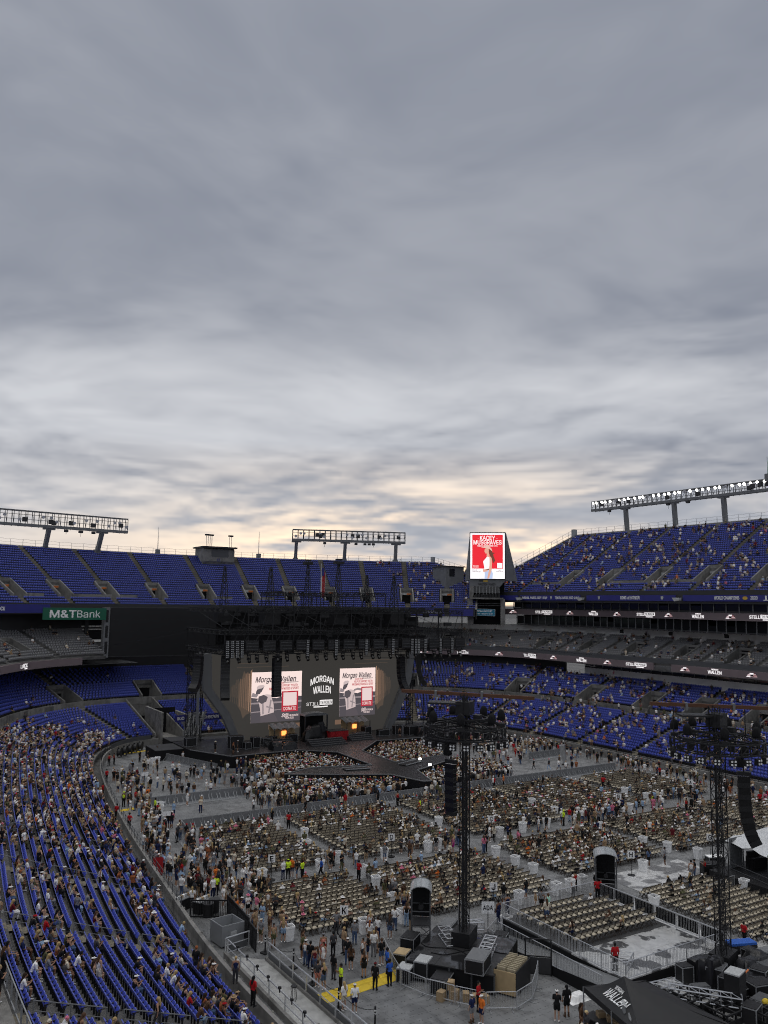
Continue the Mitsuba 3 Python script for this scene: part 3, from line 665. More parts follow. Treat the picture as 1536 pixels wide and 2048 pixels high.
# corner tower with the bright red poster screen
CT = np.array([121.4, 149.4, 0]); ce = np.array([.752, -.659, 0]); CM = wall_frame(CT, ce); cn = CM[:3, 2]
k = thing('corner_tower', 'grey corner building with glazed booth and sign below the tall red poster screen', 'tower')
mb = MB(); mb.prism([(-4.2, 28.85), (-4.15, 41.5), (4.15, 41.5), (4.2, 30.4), (2.9, 28.85)], CT - cn * .4, ce, (0, 0, 1), -cn * 1.2)
v = [CT + ce * x - cn * y + np.array([0, 0, z]) for x, y, z in ((4.15, .4, 41.5), (4.3, 2.2, 41.3), (6.9, 4.5, 30.2), (4.2, .4, 30.3), (-4.1, .4, 41.5), (-4.1, 2.2, 41.3), (-5.5, 4.5, 30.2), (-4.1, .4, 30.3))]
mb.raw(v, [[0, 1, 2, 3], [4, 7, 6, 5], [0, 4, 5, 1], [1, 5, 6, 2]]); part(k, 'shell', mb, 'm_grey')
letters(k, 'sign_lettering', 'MedStar Health', CM, .62, 3.9, -2.1, 29.15, None, 'm_dark', depth=.05) if False else None
Mf = wall_frame(CT - cn * .37, ce); letters(k, 'sign_lettering', 'MedStar Health', Mf, .62, 3.9, -2.1, 29.1, None, 'm_dark')
part(k, 'sign_mark', MB().box((-2.0, 29.95, 0), (-1.0, 30.25, .04), m=Mf), 'm_dark'); part(k, 'sign_mark', MB().box((-1.0, 29.9, 0), (.05, 30.3, .05), m=Mf), 'm_gold')
mb = MB().box((-4.0, 25.9, -4), (3.6, 26.25, .5), m=CM).box((-4.2, 26.2, -4), (-3.3, 28.9, .1), m=CM).box((-4.6, 20.0, -4), (-3.4, 26, .2), m=CM).box((3.0, 20.0, -4), (4.0, 26, .2), m=CM)
part(k, 'slabs', mb, 'm_concrete')
part(k, 'interior', MB().box((-4, 20, -4.2), (3.8, 30, -4.0), m=CM), 'm_black_cloth')
for i in range(9): part(k, 'mullion', MB().box((-3.3 + i * .74, 26.9, -.5), (-3.24 + i * .74, 28.85, -.42), m=CM), 'm_grey_light')
for i in range(8): part(k, 'window', MB().box((-3.24 + i * .74, 27.3, -.48), (-2.56 + i * .74, 28.8, -.46), m=CM), 'm_dark_glass')
mb = MB()
for i in range(9):
    for r_ in (0, 1): mb.box((-2.9 + i * .66, 26.25, .1 - r_ * .45), (-2.4 + i * .66, 26.75 + r_ * .35, .2 - r_ * .45), m=CM)
part(k, 'seats', mb, 'm_black', kind='stuff')
part(k, 'balcony_rail', MB().box((-3.4, 24.4, .1), (3.0, 24.45, .15), m=CM).box((-3.4, 24.9, .1), (3.0, 24.95, .15), m=CM), 'm_grey')
k2, _ = None, None
k2 = thing('blue_shop_sign', 'teal blue sign with two lines of white lettering low on the corner tower', 'sign')
part(k2, 'panel', MB().box((-4.1, 22.1, .3), (1.7, 23.6, .45), m=CM), 'm_teal'); M2 = wall_frame(CT + cn * .45, ce)
letters(k2, 'lettering_line', 'STONEWALL FACTORY', M2, .42, 4.6, -3.5, 22.95, None); letters(k2, 'lettering_line', 'ROOF - SIDING - WINDOWS - DOORS', M2, .24, 4.9, -3.65, 22.4, None)
part(k2, 'frame', MB().box((-4.15, 23.6, .28), (1.75, 23.66, .48), m=CM).box((-4.15, 22.04, .28), (1.75, 22.1, .48), m=CM).box((-4.16, 22.04, .28), (-4.1, 23.66, .48), m=CM).box((1.7, 22.1, .28), (1.76, 23.6, .48), m=CM), 'm_grey_light')
s_ = thing('poster_screen', 'tall bright led screen showing a red concert poster of a woman in a cowboy hat', 'led screen')
w, zb, zt = 8.1, 30.6, 41.25
def em(key, name, mb, c, sc=1.0, bsdf='m_black'): return part(key, name, mb, bsdf, emitter=glow(np.array(c) * E0 * sc))
def poly(mb, pts, m, depth, off=0.0):
    return mb.prism(np.array(pts), m[:3, 3] + m[:3, 2] * off, m[:3, 0], m[:3, 1], m[:3, 2] * depth)
part(s_, 'casing', MB().box((-4.15, zb - .1, -.35), (4.15, zt + .15, -.02), m=CM), 'm_dark')
em(s_, 'white_ground', MB().box((-4.0, zb, -.02), (4.0, zt, 0), m=CM), (1, .97, 1), 1.05)
em(s_, 'red_ground', MB().box((-3.55, zb + 2.35, .004), (3.55, zt - .4, .012), m=CM), (.86, .02, .035))
L1 = MB()
def tx(mb, st, h, w_, x, y, m, bold=True, depth=.012, off=.014, arch=0., shear=0.):
    v, f = text(st, h, w_, bold, depth); v = v.copy()
    if arch: c = (v[:, 0] - w_ / 2) / (w_ / 2); v[:, 1] += arch * (1 - c * c)
    v[:, 0] += v[:, 1] * shear; v += np.array([x, y, off]); mb.raw(v @ m[:3, :3].T + m[:3, 3], f)
tx(L1, 'KACEY', .95, 3.5, -1.75, zt - 1.6, CM); tx(L1, 'MUSGRAVES', 1.0, 6.5, -3.25, zt - 2.65, CM); tx(L1, 'MIDDLE OF NOWHERE TOUR', .34, 4.6, -2.3, zt - 3.15, CM)
for x in (-2.15, 2.15): L1.cbox(CT + ce * x + np.array([0, 0, zt - 1.2]) + cn * .02, (.3, .3, .02), math.atan2(ce[1], ce[0]))
tx(L1, 'PRESALE SIGN UP', .2, 1.3, -3.35, zb + 2.9, CM); tx(L1, 'STARTS FRIDAY', .2, 1.3, -3.35, zb + 2.6, CM)
L1.box((2.2, zb + 2.5, .014), (3.4, zb + 3.7, .02), m=CM)
poly(L1, [(-.75, zb + 2.35), (.95, zb + 2.25), (1.0, zb + 3.6), (.62, zb + 4.9), (.2, zb + 5.5), (-.55, zb + 4.6), (-1.05, zb + 4.0), (-.85, zb + 3.3)], CM, .012, .02)      # white vest
em(s_, 'white_print', L1, (1, .98, .98))
D1 = MB(); tx(D1, 'SEP 25 - FRI', .22, 1.0, -3.5, zb + 1.9, CM); tx(D1, '27 DE JULIO 2026', .22, 1.9, -3.5, zb + 1.55, CM); tx(D1, 'M & T', .2, .5, 2.6, zb + 1.9, CM); tx(D1, 'MORE INFO AT BOX OFFICE', .16, 1.6, 2.0, zb + 1.6, CM)
part(s_, 'small_print', D1, 'm_red')
SK = MB()
poly(SK, [(-.45, zb + 5.9), (.25, zb + 5.9), (.35, zb + 7.0), (-.2, zb + 7.15), (-.62, zb + 6.9), (-.7, zb + 6.35)], CM, .012, .03); poly(SK, [(-.2, zb + 5.2), (.5, zb + 5.0), (.3, zb + 6.1), (-.15, zb + 6.0)], CM, .012, .024)
poly(SK, [(.45, zb + 5.2), (.95, zb + 5.0), (1.05, zb + 3.6), (1.0, zb + 2.2), (.35, zb + .1), (-.05, zb + .1), (.35, zb + 2.1), (.5, zb + 3.6)], CM, .012, .034); poly(SK, [(-.95, zb + 1.55), (.0, zb + 1.75), (.1, zb + 2.1), (-1.1, zb + 2.25)], CM, .012, .03)
em(s_, 'skin', SK, (.80, .42, .30))
HT = MB(); poly(HT, [(-1.6, zb + 7.35), (-.6, zb + 7.15), (.4, zb + 7.0), (1.1, zb + 6.4), (1.0, zb + 6.9), (.55, zb + 7.4), (.35, zb + 7.85), (-.35, zb + 7.95), (-.6, zb + 7.5)], CM, .012, .036)
em(s_, 'hat', HT, (.85, .52, .44))
HR = MB(); poly(HR, [(.25, zb + 6.95), (1.0, zb + 6.5), (1.35, zb + 5.5), (1.8, zb + 4.2), (1.3, zb + 3.6), (.9, zb + 4.9), (.45, zb + 5.6)], CM, .012, .04); poly(HR, [(.9, zb + 6.2), (1.75, zb + 6.0), (1.2, zb + 5.7)], CM, .012, .042); poly(HR, [(-.8, zb + 1.95), (.9, zb + 2.15), (.9, zb + 2.4), (-.75, zb + 2.2)], CM, .012, .026)
em(s_, 'hair_and_belt', HR, (.16, .05, .03))
JN = MB(); poly(JN, [(-.7, zb + .02), (1.15, zb + .02), (1.25, zb + 1.2), (.9, zb + 2.15), (-.75, zb + 1.95), (-.6, zb + 1.0)], CM, .012, .018); em(s_, 'jeans', JN, (.52, .62, .85))
k = thing('rim_plant_room', 'low grey plant room with a dark window left of the poster screen tower', 'building')
mb = MB(); mb.box((117.6, 160.5, 28), (123.0, 166, 33.6)); part(k, 'walls', mb, 'm_grey'); part(k, 'roof', MB().box((117.3, 160.2, 33.6), (123.3, 166.3, 33.85)), 'm_dark'); part(k, 'window', MB().box((118.6, 160.44, 31.3), (120.2, 160.48, 33.2)), 'm_dark_glass')

# ================================================================ the stage
stg = thing('stage', 'black concert stage with a cross-shaped runway among the standing crowd', 'stage')
deck = [(43.4, 127.4), (43.4, 125.4), (47, 117.5), (58.1, 117.8), (62.6, 113.5), (62.2, 102.4), (53.5, 104.6), (48.5, 102.3), (55, 98.6), (61, 95.5), (61.9, 92), (62.4, 89.9), (63.6, 89.7), (65.8, 96.2), (74, 100.1), (77.4, 104.0), (66.3, 102.7), (66.7, 112.8), (73.5, 119.6), (83, 119), (88, 118.2), (95, 124), (95, 134), (43.4, 134)]
part(stg, 'skirt', MB().prism(deck, (0, 0, 0), (1, 0, 0), (0, 1, 0), (0, 0, 1.62)), 'm_black_cloth')
part(stg, 'deck', MB().prism(deck, (0, 0, 1.62), (1, 0, 0), (0, 1, 0), (0, 0, .08)), 'm_deck')
mtl('m_deck', concrete((.022, .021, .022), .5), .38)
mb = MB()
for a, b in zip(deck[1:21], deck[2:22]): mb.bar((*a, 1.76), (*b, 1.76), .12, .1)
part(stg, 'edge_trim', mb, 'm_grey')
mb = MB()
for a, b in (((57, 101.2), (60.6, 100.6)), ((65.8, 100.0), (69.8, 101.6))):
    a, b = np.array(a), np.array(b); mb.bar((*a, 1.78), (*b, 1.78), 1.2, .1)
part(stg, 'deck_hatches', mb, 'm_black')
mb = MB()
for a, b in (((57, 101.9), (60.7, 101.3)), ((57, 100.6), (60.6, 99.9)), ((65.6, 100.7), (69.6, 102.3)), ((66.0, 99.3), (70.0, 100.9))): mb.bar((*a, 1.86), (*b, 1.86), .1, .1)
part(stg, 'hatch_trim', mb, 'm_galv')
for i, (x, y) in enumerate(((70.4, 102.0), (69.2, 97.8))):
    k = thing('runway_lamp', ['small bright white lamp on the right runway arm by the hatch', 'small bright white lamp at the lower edge of the right runway arm'][i], 'lamp'); part(k, 'body', MB().cbox((x, y, 1.9), (.5, .4, .3)), 'm_dark'); part(k, 'lens', MB().cbox((x - .3, y - .2, 2.0), (.34, .34, .24)), 'm_white', emitter=glow(np.array((1, 1, 1)) * E0 * 3))

# video wall
vw = thing('video_wall', 'wide grey-brown stage video wall showing two pale charity posters', 'led screen')
WY = 130.0; WM = wall_frame((0, WY, 0), (1, 0, 0))
wall_poly = [(47.6, 16.2), (48.0, 10.4), (51.2, 6.2), (53.2, 1.72), (81.2, 1.72), (83.4, 6.2), (85.3, 10.5), (86.2, 16.2), (76, 16.9), (66, 17.0), (56, 16.7)]
em(vw, 'dim_ground', MB().prism(wall_poly, (0, WY, 0), (1, 0, 0), (0, 0, 1), (0, .3, 0)), (.037, .0345, .031))
for sg, pts in ((0, [(46.0, 15.9), (46.6, 10.2), (50.0, 5.8), (52.0, 1.72), (53.3, 1.72), (51.2, 6.4), (48.0, 10.5), (47.7, 16.2)]), (1, [(87.6, 15.9), (86.7, 10.3), (84.7, 5.9), (82.7, 1.72), (81.1, 1.72), (83.3, 6.4), (85.3, 10.6), (86.1, 16.2)])):
    part(vw, 'side_leg', MB().prism(pts, (0, WY - .9, 0), (1, 0, 0), (0, 0, 1), (0, .9, 0)), 'm_grey')
WG, WG2, WG3 = MB(), MB(), MB(); r2 = random.Random(4)
def blob(cx, cz, rx, rz, seed):
    t = np.linspace(0, 2 * np.pi, 15)[:-1]; k_ = [1 + .16 * math.sin(seed + 3.1 * q) for q in range(14)]; return [(cx + rx * a * math.cos(b), cz + rz * a * math.sin(b)) for a, b in zip(k_, t)]
for cx in (53.4, 80.9):
    poly(WG3, blob(cx + (.7 if cx < 60 else -.6), 9.1, 1.3, 3.6, 1), WM, .003, .001)
for x0, x1, sg in ((51.4, 55.2, 1), (79.4, 82.6, -1)):
    for i in range(12):
        f = (i + .5) / 12; x = x0 + (x1 - x0) * (f if sg > 0 else 1 - f); hh = 1.2 + 2.6 * f
        (WG3 if f < .45 else WG if f < .8 else WG2).box((x, 9.2 - hh * .8, .012), (x + .05 + .1 * f, 9.2 + hh * .9 + r2.uniform(0, .8), .016), m=WM)
        (WG3 if f < .7 else WG).box((x + .17, 9.6 - hh * .5, .012), (x + .24, 9.2 + hh + r2.uniform(0, .5), .016), m=WM)
for x0, x1, z in ((52.5, 62, 13.6), (52.8, 58, 14.2), (75, 82, 13.7), (77, 82.5, 14.3)): WG3.box((x0, z, .004), (x1, z + .07, .01), m=WM)
for x0, x1 in ((58.5, 64.4), (71.2, 75.2)): WG.box((x0, 3.2, .012), (x1, 4.0, .016), m=WM)
em(vw, 'amber_glow', WG3, (.085, .062, .046)); em(vw, 'amber_glow_middle', WG, (.17, .105, .072)); em(vw, 'amber_glow_core', WG2, (.34, .21, .14))
def poster(x0, x1, z0, z1):
    X = lambda u: x0 + (x1 - x0) * u; Z = lambda v: z0 + (z1 - z0) * v
    P = lambda pts: [(X(a), Z(b)) for a, b in pts]
    A, B, C, Dk, R, Wt, Sk, Sh = (MB() for _ in range(8))
    A.box((x0, z0, .02), (x1, z1, .035), m=WM)                                            # cream ground
    B.box((x0, z0, .036), (x1, Z(.36), .045), m=WM); poly(B, P([(0, .50), (0, .36), (1, .36), (1, .49), (.8, .50), (.7, .46), (.6, .50), (.5, .47), (.36, .49), (.2, .47)]), WM, .008, .036)
    poly(Sk, P([(0, .4), (0, .37), (1, .37), (1, .41)]), WM, .006, .046); poly(Sk, P([(0, .20), (.99, .26), (.99, .27), (0, .22)]), WM, .006, .046)
    w_ = x1 - x0; h_ = z1 - z0
    tx(Dk, 'Morgan Wallen', h_ * .105, w_ * .80, X(.07), Z(.80), WM, True, .01, .04, shear=.22); Dk.box((X(.62), Z(.775), .04), (X(.93), Z(.785), .05), m=WM)
    tx(R, 'FOUNDATION', h_ * .03, w_ * .22, X(.42), Z(.755), WM, True, .01, .04); tx(R, 'HELP US SUPPORT YOUTH', h_ * .045, w_ * .52, X(.40), Z(.695), WM, True, .01, .04); tx(R, 'PROGRAMS IN MUSIC & SPORT', h_ * .045, w_ * .60, X(.34), Z(.635), WM, True, .01, .04)
    R.box((X(.60), Z(.19), .05), (X(.93), Z(.60), .056), m=WM); Wt.box((X(.63), Z(.31), .057), (X(.90), Z(.575), .062), m=WM)
    tx(Wt, 'DONATE', h_ * .062, w_ * .25, X(.64), Z(.22), WM, True, .01, .058)
    tx(Wt, 'Still', h_ * .07, w_ * .13, X(.60), Z(.085), WM, True, .01, .05, shear=.25); tx(Wt, 'THE PROBLEM', h_ * .035, w_ * .2, X(.74), Z(.095), WM, True, .01, .05); tx(Wt, 'TOUR 2025', h_ * .035, w_ * .18, X(.67), Z(.045), WM, True, .01, .05)
    poly(C, P([(.18, 0), (.54, 0), (.49, .10), (.43, .20), (.20, .14)]), WM, .006, .06)                              # jeans
    poly(Sh, P([(.19, .13), (.45, .19), (.44, .34), (.40, .47), (.44, .53), (.30, .56), (.18, .53), (.10, .44), (.14, .42), (.17, .3)]), WM, .006, .07)   # vest
    poly(C, P([(.08, .55), (.16, .57), (.22, .66), (.24, .70), (.12, .68), (.09, .62)]), WM, .006, .075); poly(Sh, P([(.10, .66), (.20, .68), (.26, .72), (.22, .745), (.14, .74), (.10, .71)]), WM, .006, .08)
    poly(C, P([(.14, .52), (.24, .55), (.32, .50), (.29, .41), (.20, .37), (.13, .42)]), WM, .006, .08)               # fielding mitt
    poly(Sk, P([(.38, .52), (.50, .54), (.60, .52), (.60, .57), (.50, .585), (.40, .56)]), WM, .006, .076); poly(Sk, P([(0, .52), (.1, .50), (.13, .55), (.02, .60)]), WM, .006, .076)
    for pts in ([(.22, .16), (.25, .17), (.24, .40), (.21, .42)], [(.33, .18), (.36, .19), (.40, .44), (.37, .45)], [(.29, .30), (.42, .26), (.43, .28), (.30, .33)]): poly(Sk, P(pts), WM, .004, .078)
    poly(C, P([(.13, .60), (.19, .60), (.21, .64), (.15, .645)]), WM, .004, .083)
    return A, B, C, Dk, R, Wt, Sk, Sh
sets = [poster(55.2, 64.5, 4.4, 12.75), poster(72.0, 79.4, 4.5, 12.9)]
for i, (nm, c) in enumerate((('poster_ground', (1, .80, .75)), ('poster_field', (.085, .075, .085)), ('poster_dark_figure', (.10, .085, .095)), ('poster_script', (.05, .035, .045)), ('poster_red', (.50, .03, .05)), ('poster_white', (.85, .68, .66)), ('poster_grey', (.30, .25, .26)), ('poster_shirt', (.62, .50, .49)))):
    mb = MB()
    for s in sets: mb.v += s[i].v; mb.f += [f + mb.n - 0 for f in s[i].f] if not mb.n else [f + mb.n for f in s[i].f]; mb.c += s[i].c; mb.n += s[i].n
    em(vw, nm, mb, c, .95)
WW = MB(); tx(WW, 'MORGAN', 1.05, 4.6, 66.2, 10.1, WM, True, .01, .02, arch=.65); tx(WW, 'WALLEN', 1.15, 3.5, 66.75, 8.65, WM, True, .01, .02, arch=.25)
tx(WW, 'STILL', .55, 2.5, 65.5, 6.7, WM, False, .01, .02); WW.box((68.1, 6.75, .01), (70.6, 7.6, .02), m=WM); WW.box((66.9, 6.35, .01), (69.7, 6.55, .02), m=WM)
em(vw, 'white_lettering', WW, (.90, .86, .84))
tx(DK, 'THE PROBLEM', .5, 2.3, 68.2, 6.9, WM, True, .01, .024); part(vw, 'dark_lettering', DK, 'm_black'); DK.__init__()

# roof: trusses, masts, fixtures
rf = thing('stage_roof', 'dense black truss roof with masts flown over the stage', 'truss roof')
mb = MB()
for z in (17.1, 20.0, 23.2):
    for y in (114, 119, 124.5, 130.5): truss(mb, (44.0 if z < 22 else 48, y, z), (87.0, y, z), .6, .07, 1.0)
    for x in (44.0, 51.5, 59.5, 65, 70.5, 77.5, 87.0): truss(mb, (x, 114, z), (x, 130.5, z), .6, .07, 1.1)
for x in (44, 47.6, 51.5, 55, 59.5, 65, 70.5, 74, 77.5, 82, 87.0):
    for y in (114, 130.5): mb.bar((x, y, 16.8), (x, y, 23.4 if x > 46 else 20.2), .15)
for x in np.arange(44.5, 86, 1.7): mb.bar((x, 114, 17.1), (x + 1.7, 114, 20.0), .07); mb.bar((x, 114.1, 20.0), (x + 1.1, 114.1, 23.2), .06); mb.bar((x, 130.5, 20.0), (x + 1.7, 130.5, 17.1), .07)
rr = random.Random(8)
for i in range(150): x, y, z = rr.uniform(44.5, 86.5), rr.choice([114.2, 117, 119, 122, 124.5, 128]), rr.choice([16.9, 18.3, 19.6, 21.2, 22.6, 23.5]); mb.cbox((x, y, z), (rr.uniform(.4, 1.6), .4, rr.uniform(.25, .8)))
for i in range(60): x, y = rr.uniform(45, 86), rr.choice([114, 119, 124.5]); mb.bar((x, y, 17), (x + rr.uniform(-.1, .1), y, rr.uniform(19, 24.3)), .05)
part(rf, 'truss_grid', mb, 'm_black')
mb = MB()
for z0, z1, y, x0, x1 in ((17.4, 22.9, 131, 49, 87), (17.2, 19.0, 122, 48, 85), (20.4, 22.2, 126, 58, 86), (18.6, 19.6, 116.5, 46, 70)): mb.box((x0, y, z0), (x1, y + .05, z1))
part(rf, 'black_drapes', mb, 'm_black_cloth')
for x, y, zt, head in ((49.8, 130, 30.4, 0), (52.3, 117, 30.0, 0), (65.2, 130, 31.4, 1), (64.2, 117, 31.0, 1), (77.3, 130, 29.6, 0), (74.9, 117, 29.2, 0)):
    mb = MB(); b = .75
    for i, (sx, sy) in enumerate(((-1, -1), (1, -1), (1, 1), (-1, 1))): mb.bar((x + sx * b, y + sy * b, 21.2), (x + sx * .12, y + sy * .12, zt), .09)
    for j in range(9):
        f0, f1 = j / 9, (j + 1) / 9; z0, z1 = 21.2 + (zt - 21.2) * f0, 21.2 + (zt - 21.2) * f1; w0, w1 = b + (.12 - b) * f0, b + (.12 - b) * f1
        c4 = ((-1, -1), (1, -1), (1, 1), (-1, 1))
        for q in range(4):
            a, c = c4[q], c4[(q + 1) % 4]; mb.bar((x + a[0] * w0, y + a[1] * w0, z0), (x + c[0] * w1, y + c[1] * w1, z1), .05)
    if head: mb.cbox((x, y, zt), (1.6, .8, .5)); mb.cbox((x, y, zt + .5), (1.0, .5, .3))
    mb.cbox((x, y, 22.2), (2.6, 2.4, 2.2)); part(rf, 'mast', mb, 'm_black')
mb = MB()
for z in (23.4, 25.9):
    for a, b in (((57, 115), (72, 115)), ((57, 131), (72, 131)), ((57, 115), (57, 131)), ((72, 115), (72, 131))): truss(mb, (*a, z), (*b, z), .6, .08, 1.0)
for x in np.arange(57, 72.1, 1.5):
    for y in (115, 131): mb.bar((x, y, 23.2), (x, y, 26.1), .1)
part(rf, 'upper_frame', mb, 'm_black')
mb = MB()
for i in range(10): mb.bar((45 + 4.4 * i, 114, 20), (45 + 4.4 * i - 1.5, 130.5, 24.2), .05)
mb.bar((44, 113, 21.5), (110, 106, 16.0), .05); mb.bar((54, 113, 17), (98, 120, 14.0), .05); mb.bar((42, 113, 20.8), (25, 135, 16), .05)
part(rf, 'cables', mb, 'm_black')
for i, x in enumerate((44.5, 46, 57.3, 62.2, 67.6, 72.6, 76.3, 77.6, 78.9, 82, 84.4)):
    n = 4 if i in (0,) else (1 if i not in (6,) else 2)
    for j in range(n):
        k = thing('pixel_batten', f'vertical strip of white lamp dots in the stage roof front, {ord0(len([1 for q in labels if q.startswith("pixel_batten")]) + 1)} from left', 'light batten', 'pixel battens on the stage roof')
        xx = x - .9 + j * .75; part(k, 'housing', MB().box((xx, 112.4, 16.4), (xx + .5, 112.6, 19.0)), 'm_black'); mb = MB()
        for q in range(9):
            for o in (.07, .29): mb.box((xx + o, 112.34, 16.55 + q * .27), (xx + o + .14, 112.4, 16.67 + q * .27))
        part(k, 'lamp_dots', mb, 'm_grey_light')
r2 = random.Random(12)
for i in range(26):
    x = 44 + 1.65 * i + r2.uniform(-.3, .3); y = 112.6 + 3.5 * math.sin(math.pi * i / 25) * .4; z = 16.2
    k = thing('moving_light', f'black moving light hanging under the stage roof front, {ord0(i + 1)} from the left', 'stage light', 'moving lights under the stage roof')
    part(k, 'base', MB().cbox((x, y, z + .55), (.5, .4, .25)), 'm_black'); part(k, 'yoke', MB().box((x - .3, y - .08, z - .1), (x - .24, y + .08, z + .5)).box((x + .24, y - .08, z - .1), (x + .3, y + .08, z + .5)), 'm_black'); part(k, 'head', MB().tube((x, y + .2, z + .15), (x, y - .3, z - .4), .2, .26, n=8), 'm_black_gloss')
for i in range(16):
    x = 45 + 2.7 * i; k = thing('line_fixture', f'flat black wash light with pale slats in the stage roof, {ord0(i + 1)} from the left', 'stage light', 'wash lights in the stage roof')
    mb, m2 = MB().box((x - 1.0, 112.5, 17.4), (x + 1.0, 112.8, 18.9)), MB()
    for q in range(3): m2.box((x - .9, 112.44, 17.6 + q * .45), (x + .9, 112.5, 17.66 + q * .45))
    part(k, 'housing', mb, 'm_black'); part(k, 'slats', m2, 'm_grey_dark')
def line_array(label, top, zb, lean, yaw, n=12, w=1.25, tilt0=0., hook=1.0):
    "cabinets hung in a J curve"
    k = thing('line_array', label, 'loudspeaker array'); p = np.array(top, float); L = (p[2] - zb) / n * (1.02 + .1 * lean); ang = tilt0
    fw = np.array([math.sin(yaw), -math.cos(yaw), 0]); sd = np.array([math.cos(yaw), math.sin(yaw), 0])
    part(k, 'bumper', MB().cbox(p + (0, 0, .2), (w * .9, .9, .25), yaw).bar(p + (0, 0, .3), p + (0, 0, 2.2), .06), 'm_black')
    for i in range(n):
        a1 = ang + (lean * (i / n) ** 1.6) * hook / n * 1.9
        up = np.array([0, 0, 1]) * math.cos(a1) - fw * math.sin(a1) * -1 * -1
        dn = -up; q = p + dn * L * .97; f = np.cross(sd, up); f = f if f @ fw > 0 else -f
        v = [c + sd * s * w / 2 + f * d for c in (p, q) for s in (-1, 1) for d in (-.42, .38)]
        part(k, 'cabinet', MB().raw([v[0], v[4], v[1], v[5], v[2], v[6], v[3], v[7]], BOXF), 'm_black' if i % 2 else 'm_black_gloss')
        if i: part(k, 'gap_strip', MB().bar(p - sd * w * .5 + f * .39, p + sd * w * .5 + f * .39, .03), 'm_grey_dark')
        p = p + dn * L; ang = a1
    return k
line_array('curved black speaker array hanging at the far left of the stage roof', (40.9, 116, 16.6), 12.2, 1.3, -.9, 12)
line_array('curved black speaker array hanging just left of the left poster', (44.8, 115.4, 16.6), 10.9, .9, -.25, 14)
line_array('straight black speaker array hanging in front of the left poster', (52.6, 114.5, 16.2), 10.6, .1, .1, 14)
line_array('curved black speaker array hanging at the right end of the stage roof', (75.4, 115.4, 15.9), 10.8, 1.2, .3, 14)
line_array('curved black speaker array hanging outermost right of the stage', (79.4, 116, 16.0), 11.4, 1.2, 1.0, 12)
k = thing('flag', 'red and white striped flag hanging limp on a pole above the stage roof', 'flag')
part(k, 'pole', MB().tube((69.0, 132.3, 21), (69.0, 132.3, 31.6), .06, n=6), 'm_grey_light')
for i in range(7): part(k, 'stripe', MB().prism([(0, 25.6), (.12, 25.4 + .05 * i), (.12, 30.6 - .12 * i), (0, 30.7 - .12 * i)], (69.08 + .1 * i, 132.3 - .12 * (i % 2), 0), (1, 0, 0), (0, 0, 1), (0, -.12, 0)), 'm_red' if i % 2 else 'm_white')
part(k, 'canton', MB().box((69.06, 131.95, 29.4), (69.45, 132.14, 30.85)), 'm_blue_sign')
# rear legs and side towers
mb = MB()
for x, y in ((45.2, 131.5), (47.3, 133.2), (88.0, 131.5)): truss(mb, (x, y, 0), (x, y, 17.5), .9, .1, 1.1)
part(rf, 'rear_legs', mb, 'm_black')
for lab, x in (('pale vertical banner pole left of the video wall', 46.9),):
    k = thing('side_pole', lab, 'pole'); part(k, 'shaft', MB().box((x - 1.5, 128.6, 5), (x - 1.15, 128.9, 16.5)), 'm_grey')

# gear on the stage
def case(label, x, y, z, sx, sy, sz, yaw=0., top='m_black', cat='flight case', group=None, trim=True):
    k = thing('flight_case', label, cat, group)
    part(k, 'body', MB().cbox((x, y, z + sz / 2), (sx, sy, sz - .02), yaw), 'm_black')
    part(k, 'lid', MB().cbox((x, y, z + sz + .03), (sx * .98, sy * .98, .08), yaw), top)
    if trim:
        mb = MB(); c, s = math.cos(yaw), math.sin(yaw); P = [np.array([x + c * a * sx / 2 - s * b * sy / 2, y + s * a * sx / 2 + c * b * sy / 2, 0]) for a, b in ((-1, -1), (1, -1), (1, 1), (-1, 1))]
        for i in range(4):
            p, q = P[i], P[(i + 1) % 4]; mb.bar(p + (0, 0, z + .03), p + (0, 0, z + sz), .05); mb.bar(p + (0, 0, z + sz), q + (0, 0, z + sz), .05); mb.bar(p + (0, 0, z + .05), q + (0, 0, z + .05), .04)
        part(k, 'edge_trim', mb, 'm_galv')
    return k
cs = [(50.2, 123.8, 2.2, 1.2, 1.9), (51.6, 122.6, 1.0, .9, 1.0), (53.2, 123.2, 1.2, 1.0, 1.6), (55.8, 124.5, 1.6, .9, 1.1), (44.6, 129, 1.6, 1.2, 1.3), (57.8, 126.5, 2.4, 1.0, 1.0), (60.6, 125.4, 1.8, 1.0, 1.2), (72.6, 124, 2.0, 1.0, .9), (75.0, 125.6, 1.4, 1.2, 1.5), (77.6, 124.2, 2.2, 1.0, 1.0), (80.4, 124.0, 1.4, 1.0, 1.6), (82.6, 122.8, 2.4, 1.4, 1.5), (85.2, 124.5, 1.6, 1.2, 1.2), (88.5, 123.5, 2.0, 1.4, 1.4), (91, 126, 2.4, 1.6, 1.8)]
for i, (x, y, sx, sy, sz) in enumerate(cs): case(f'black flight case on the stage deck, {ord0(i + 1)} counting from the left', x, y, 1.7, sx, sy, sz, .1 * (i % 3), group='flight cases on the stage')
for i, (x, y, w, d) in enumerate(((57.5, 122.2, 5, 2.5), (64.6, 119.4, 6.5, 2.2), (72, 121.4, 4.4, 2.2))):
    k = thing('stage_steps', ['low black riser steps in front of the left poster', 'wide grey-edged steps in front of the red draped riser', 'low black riser steps in front of the right poster'][i], 'steps')
    for j in range(4):
        part(k, 'step', MB().box((x - w / 2, y + d * j / 4, 1.7), (x + w / 2, y + d * (j + 1) / 4, 1.88 + .22 * j)), 'm_dark'); part(k, 'step_nosing', MB().box((x - w / 2, y + d * j / 4 - .03, 1.86 + .22 * j), (x + w / 2, y + d * j / 4, 1.9 + .22 * j)), 'm_grey')
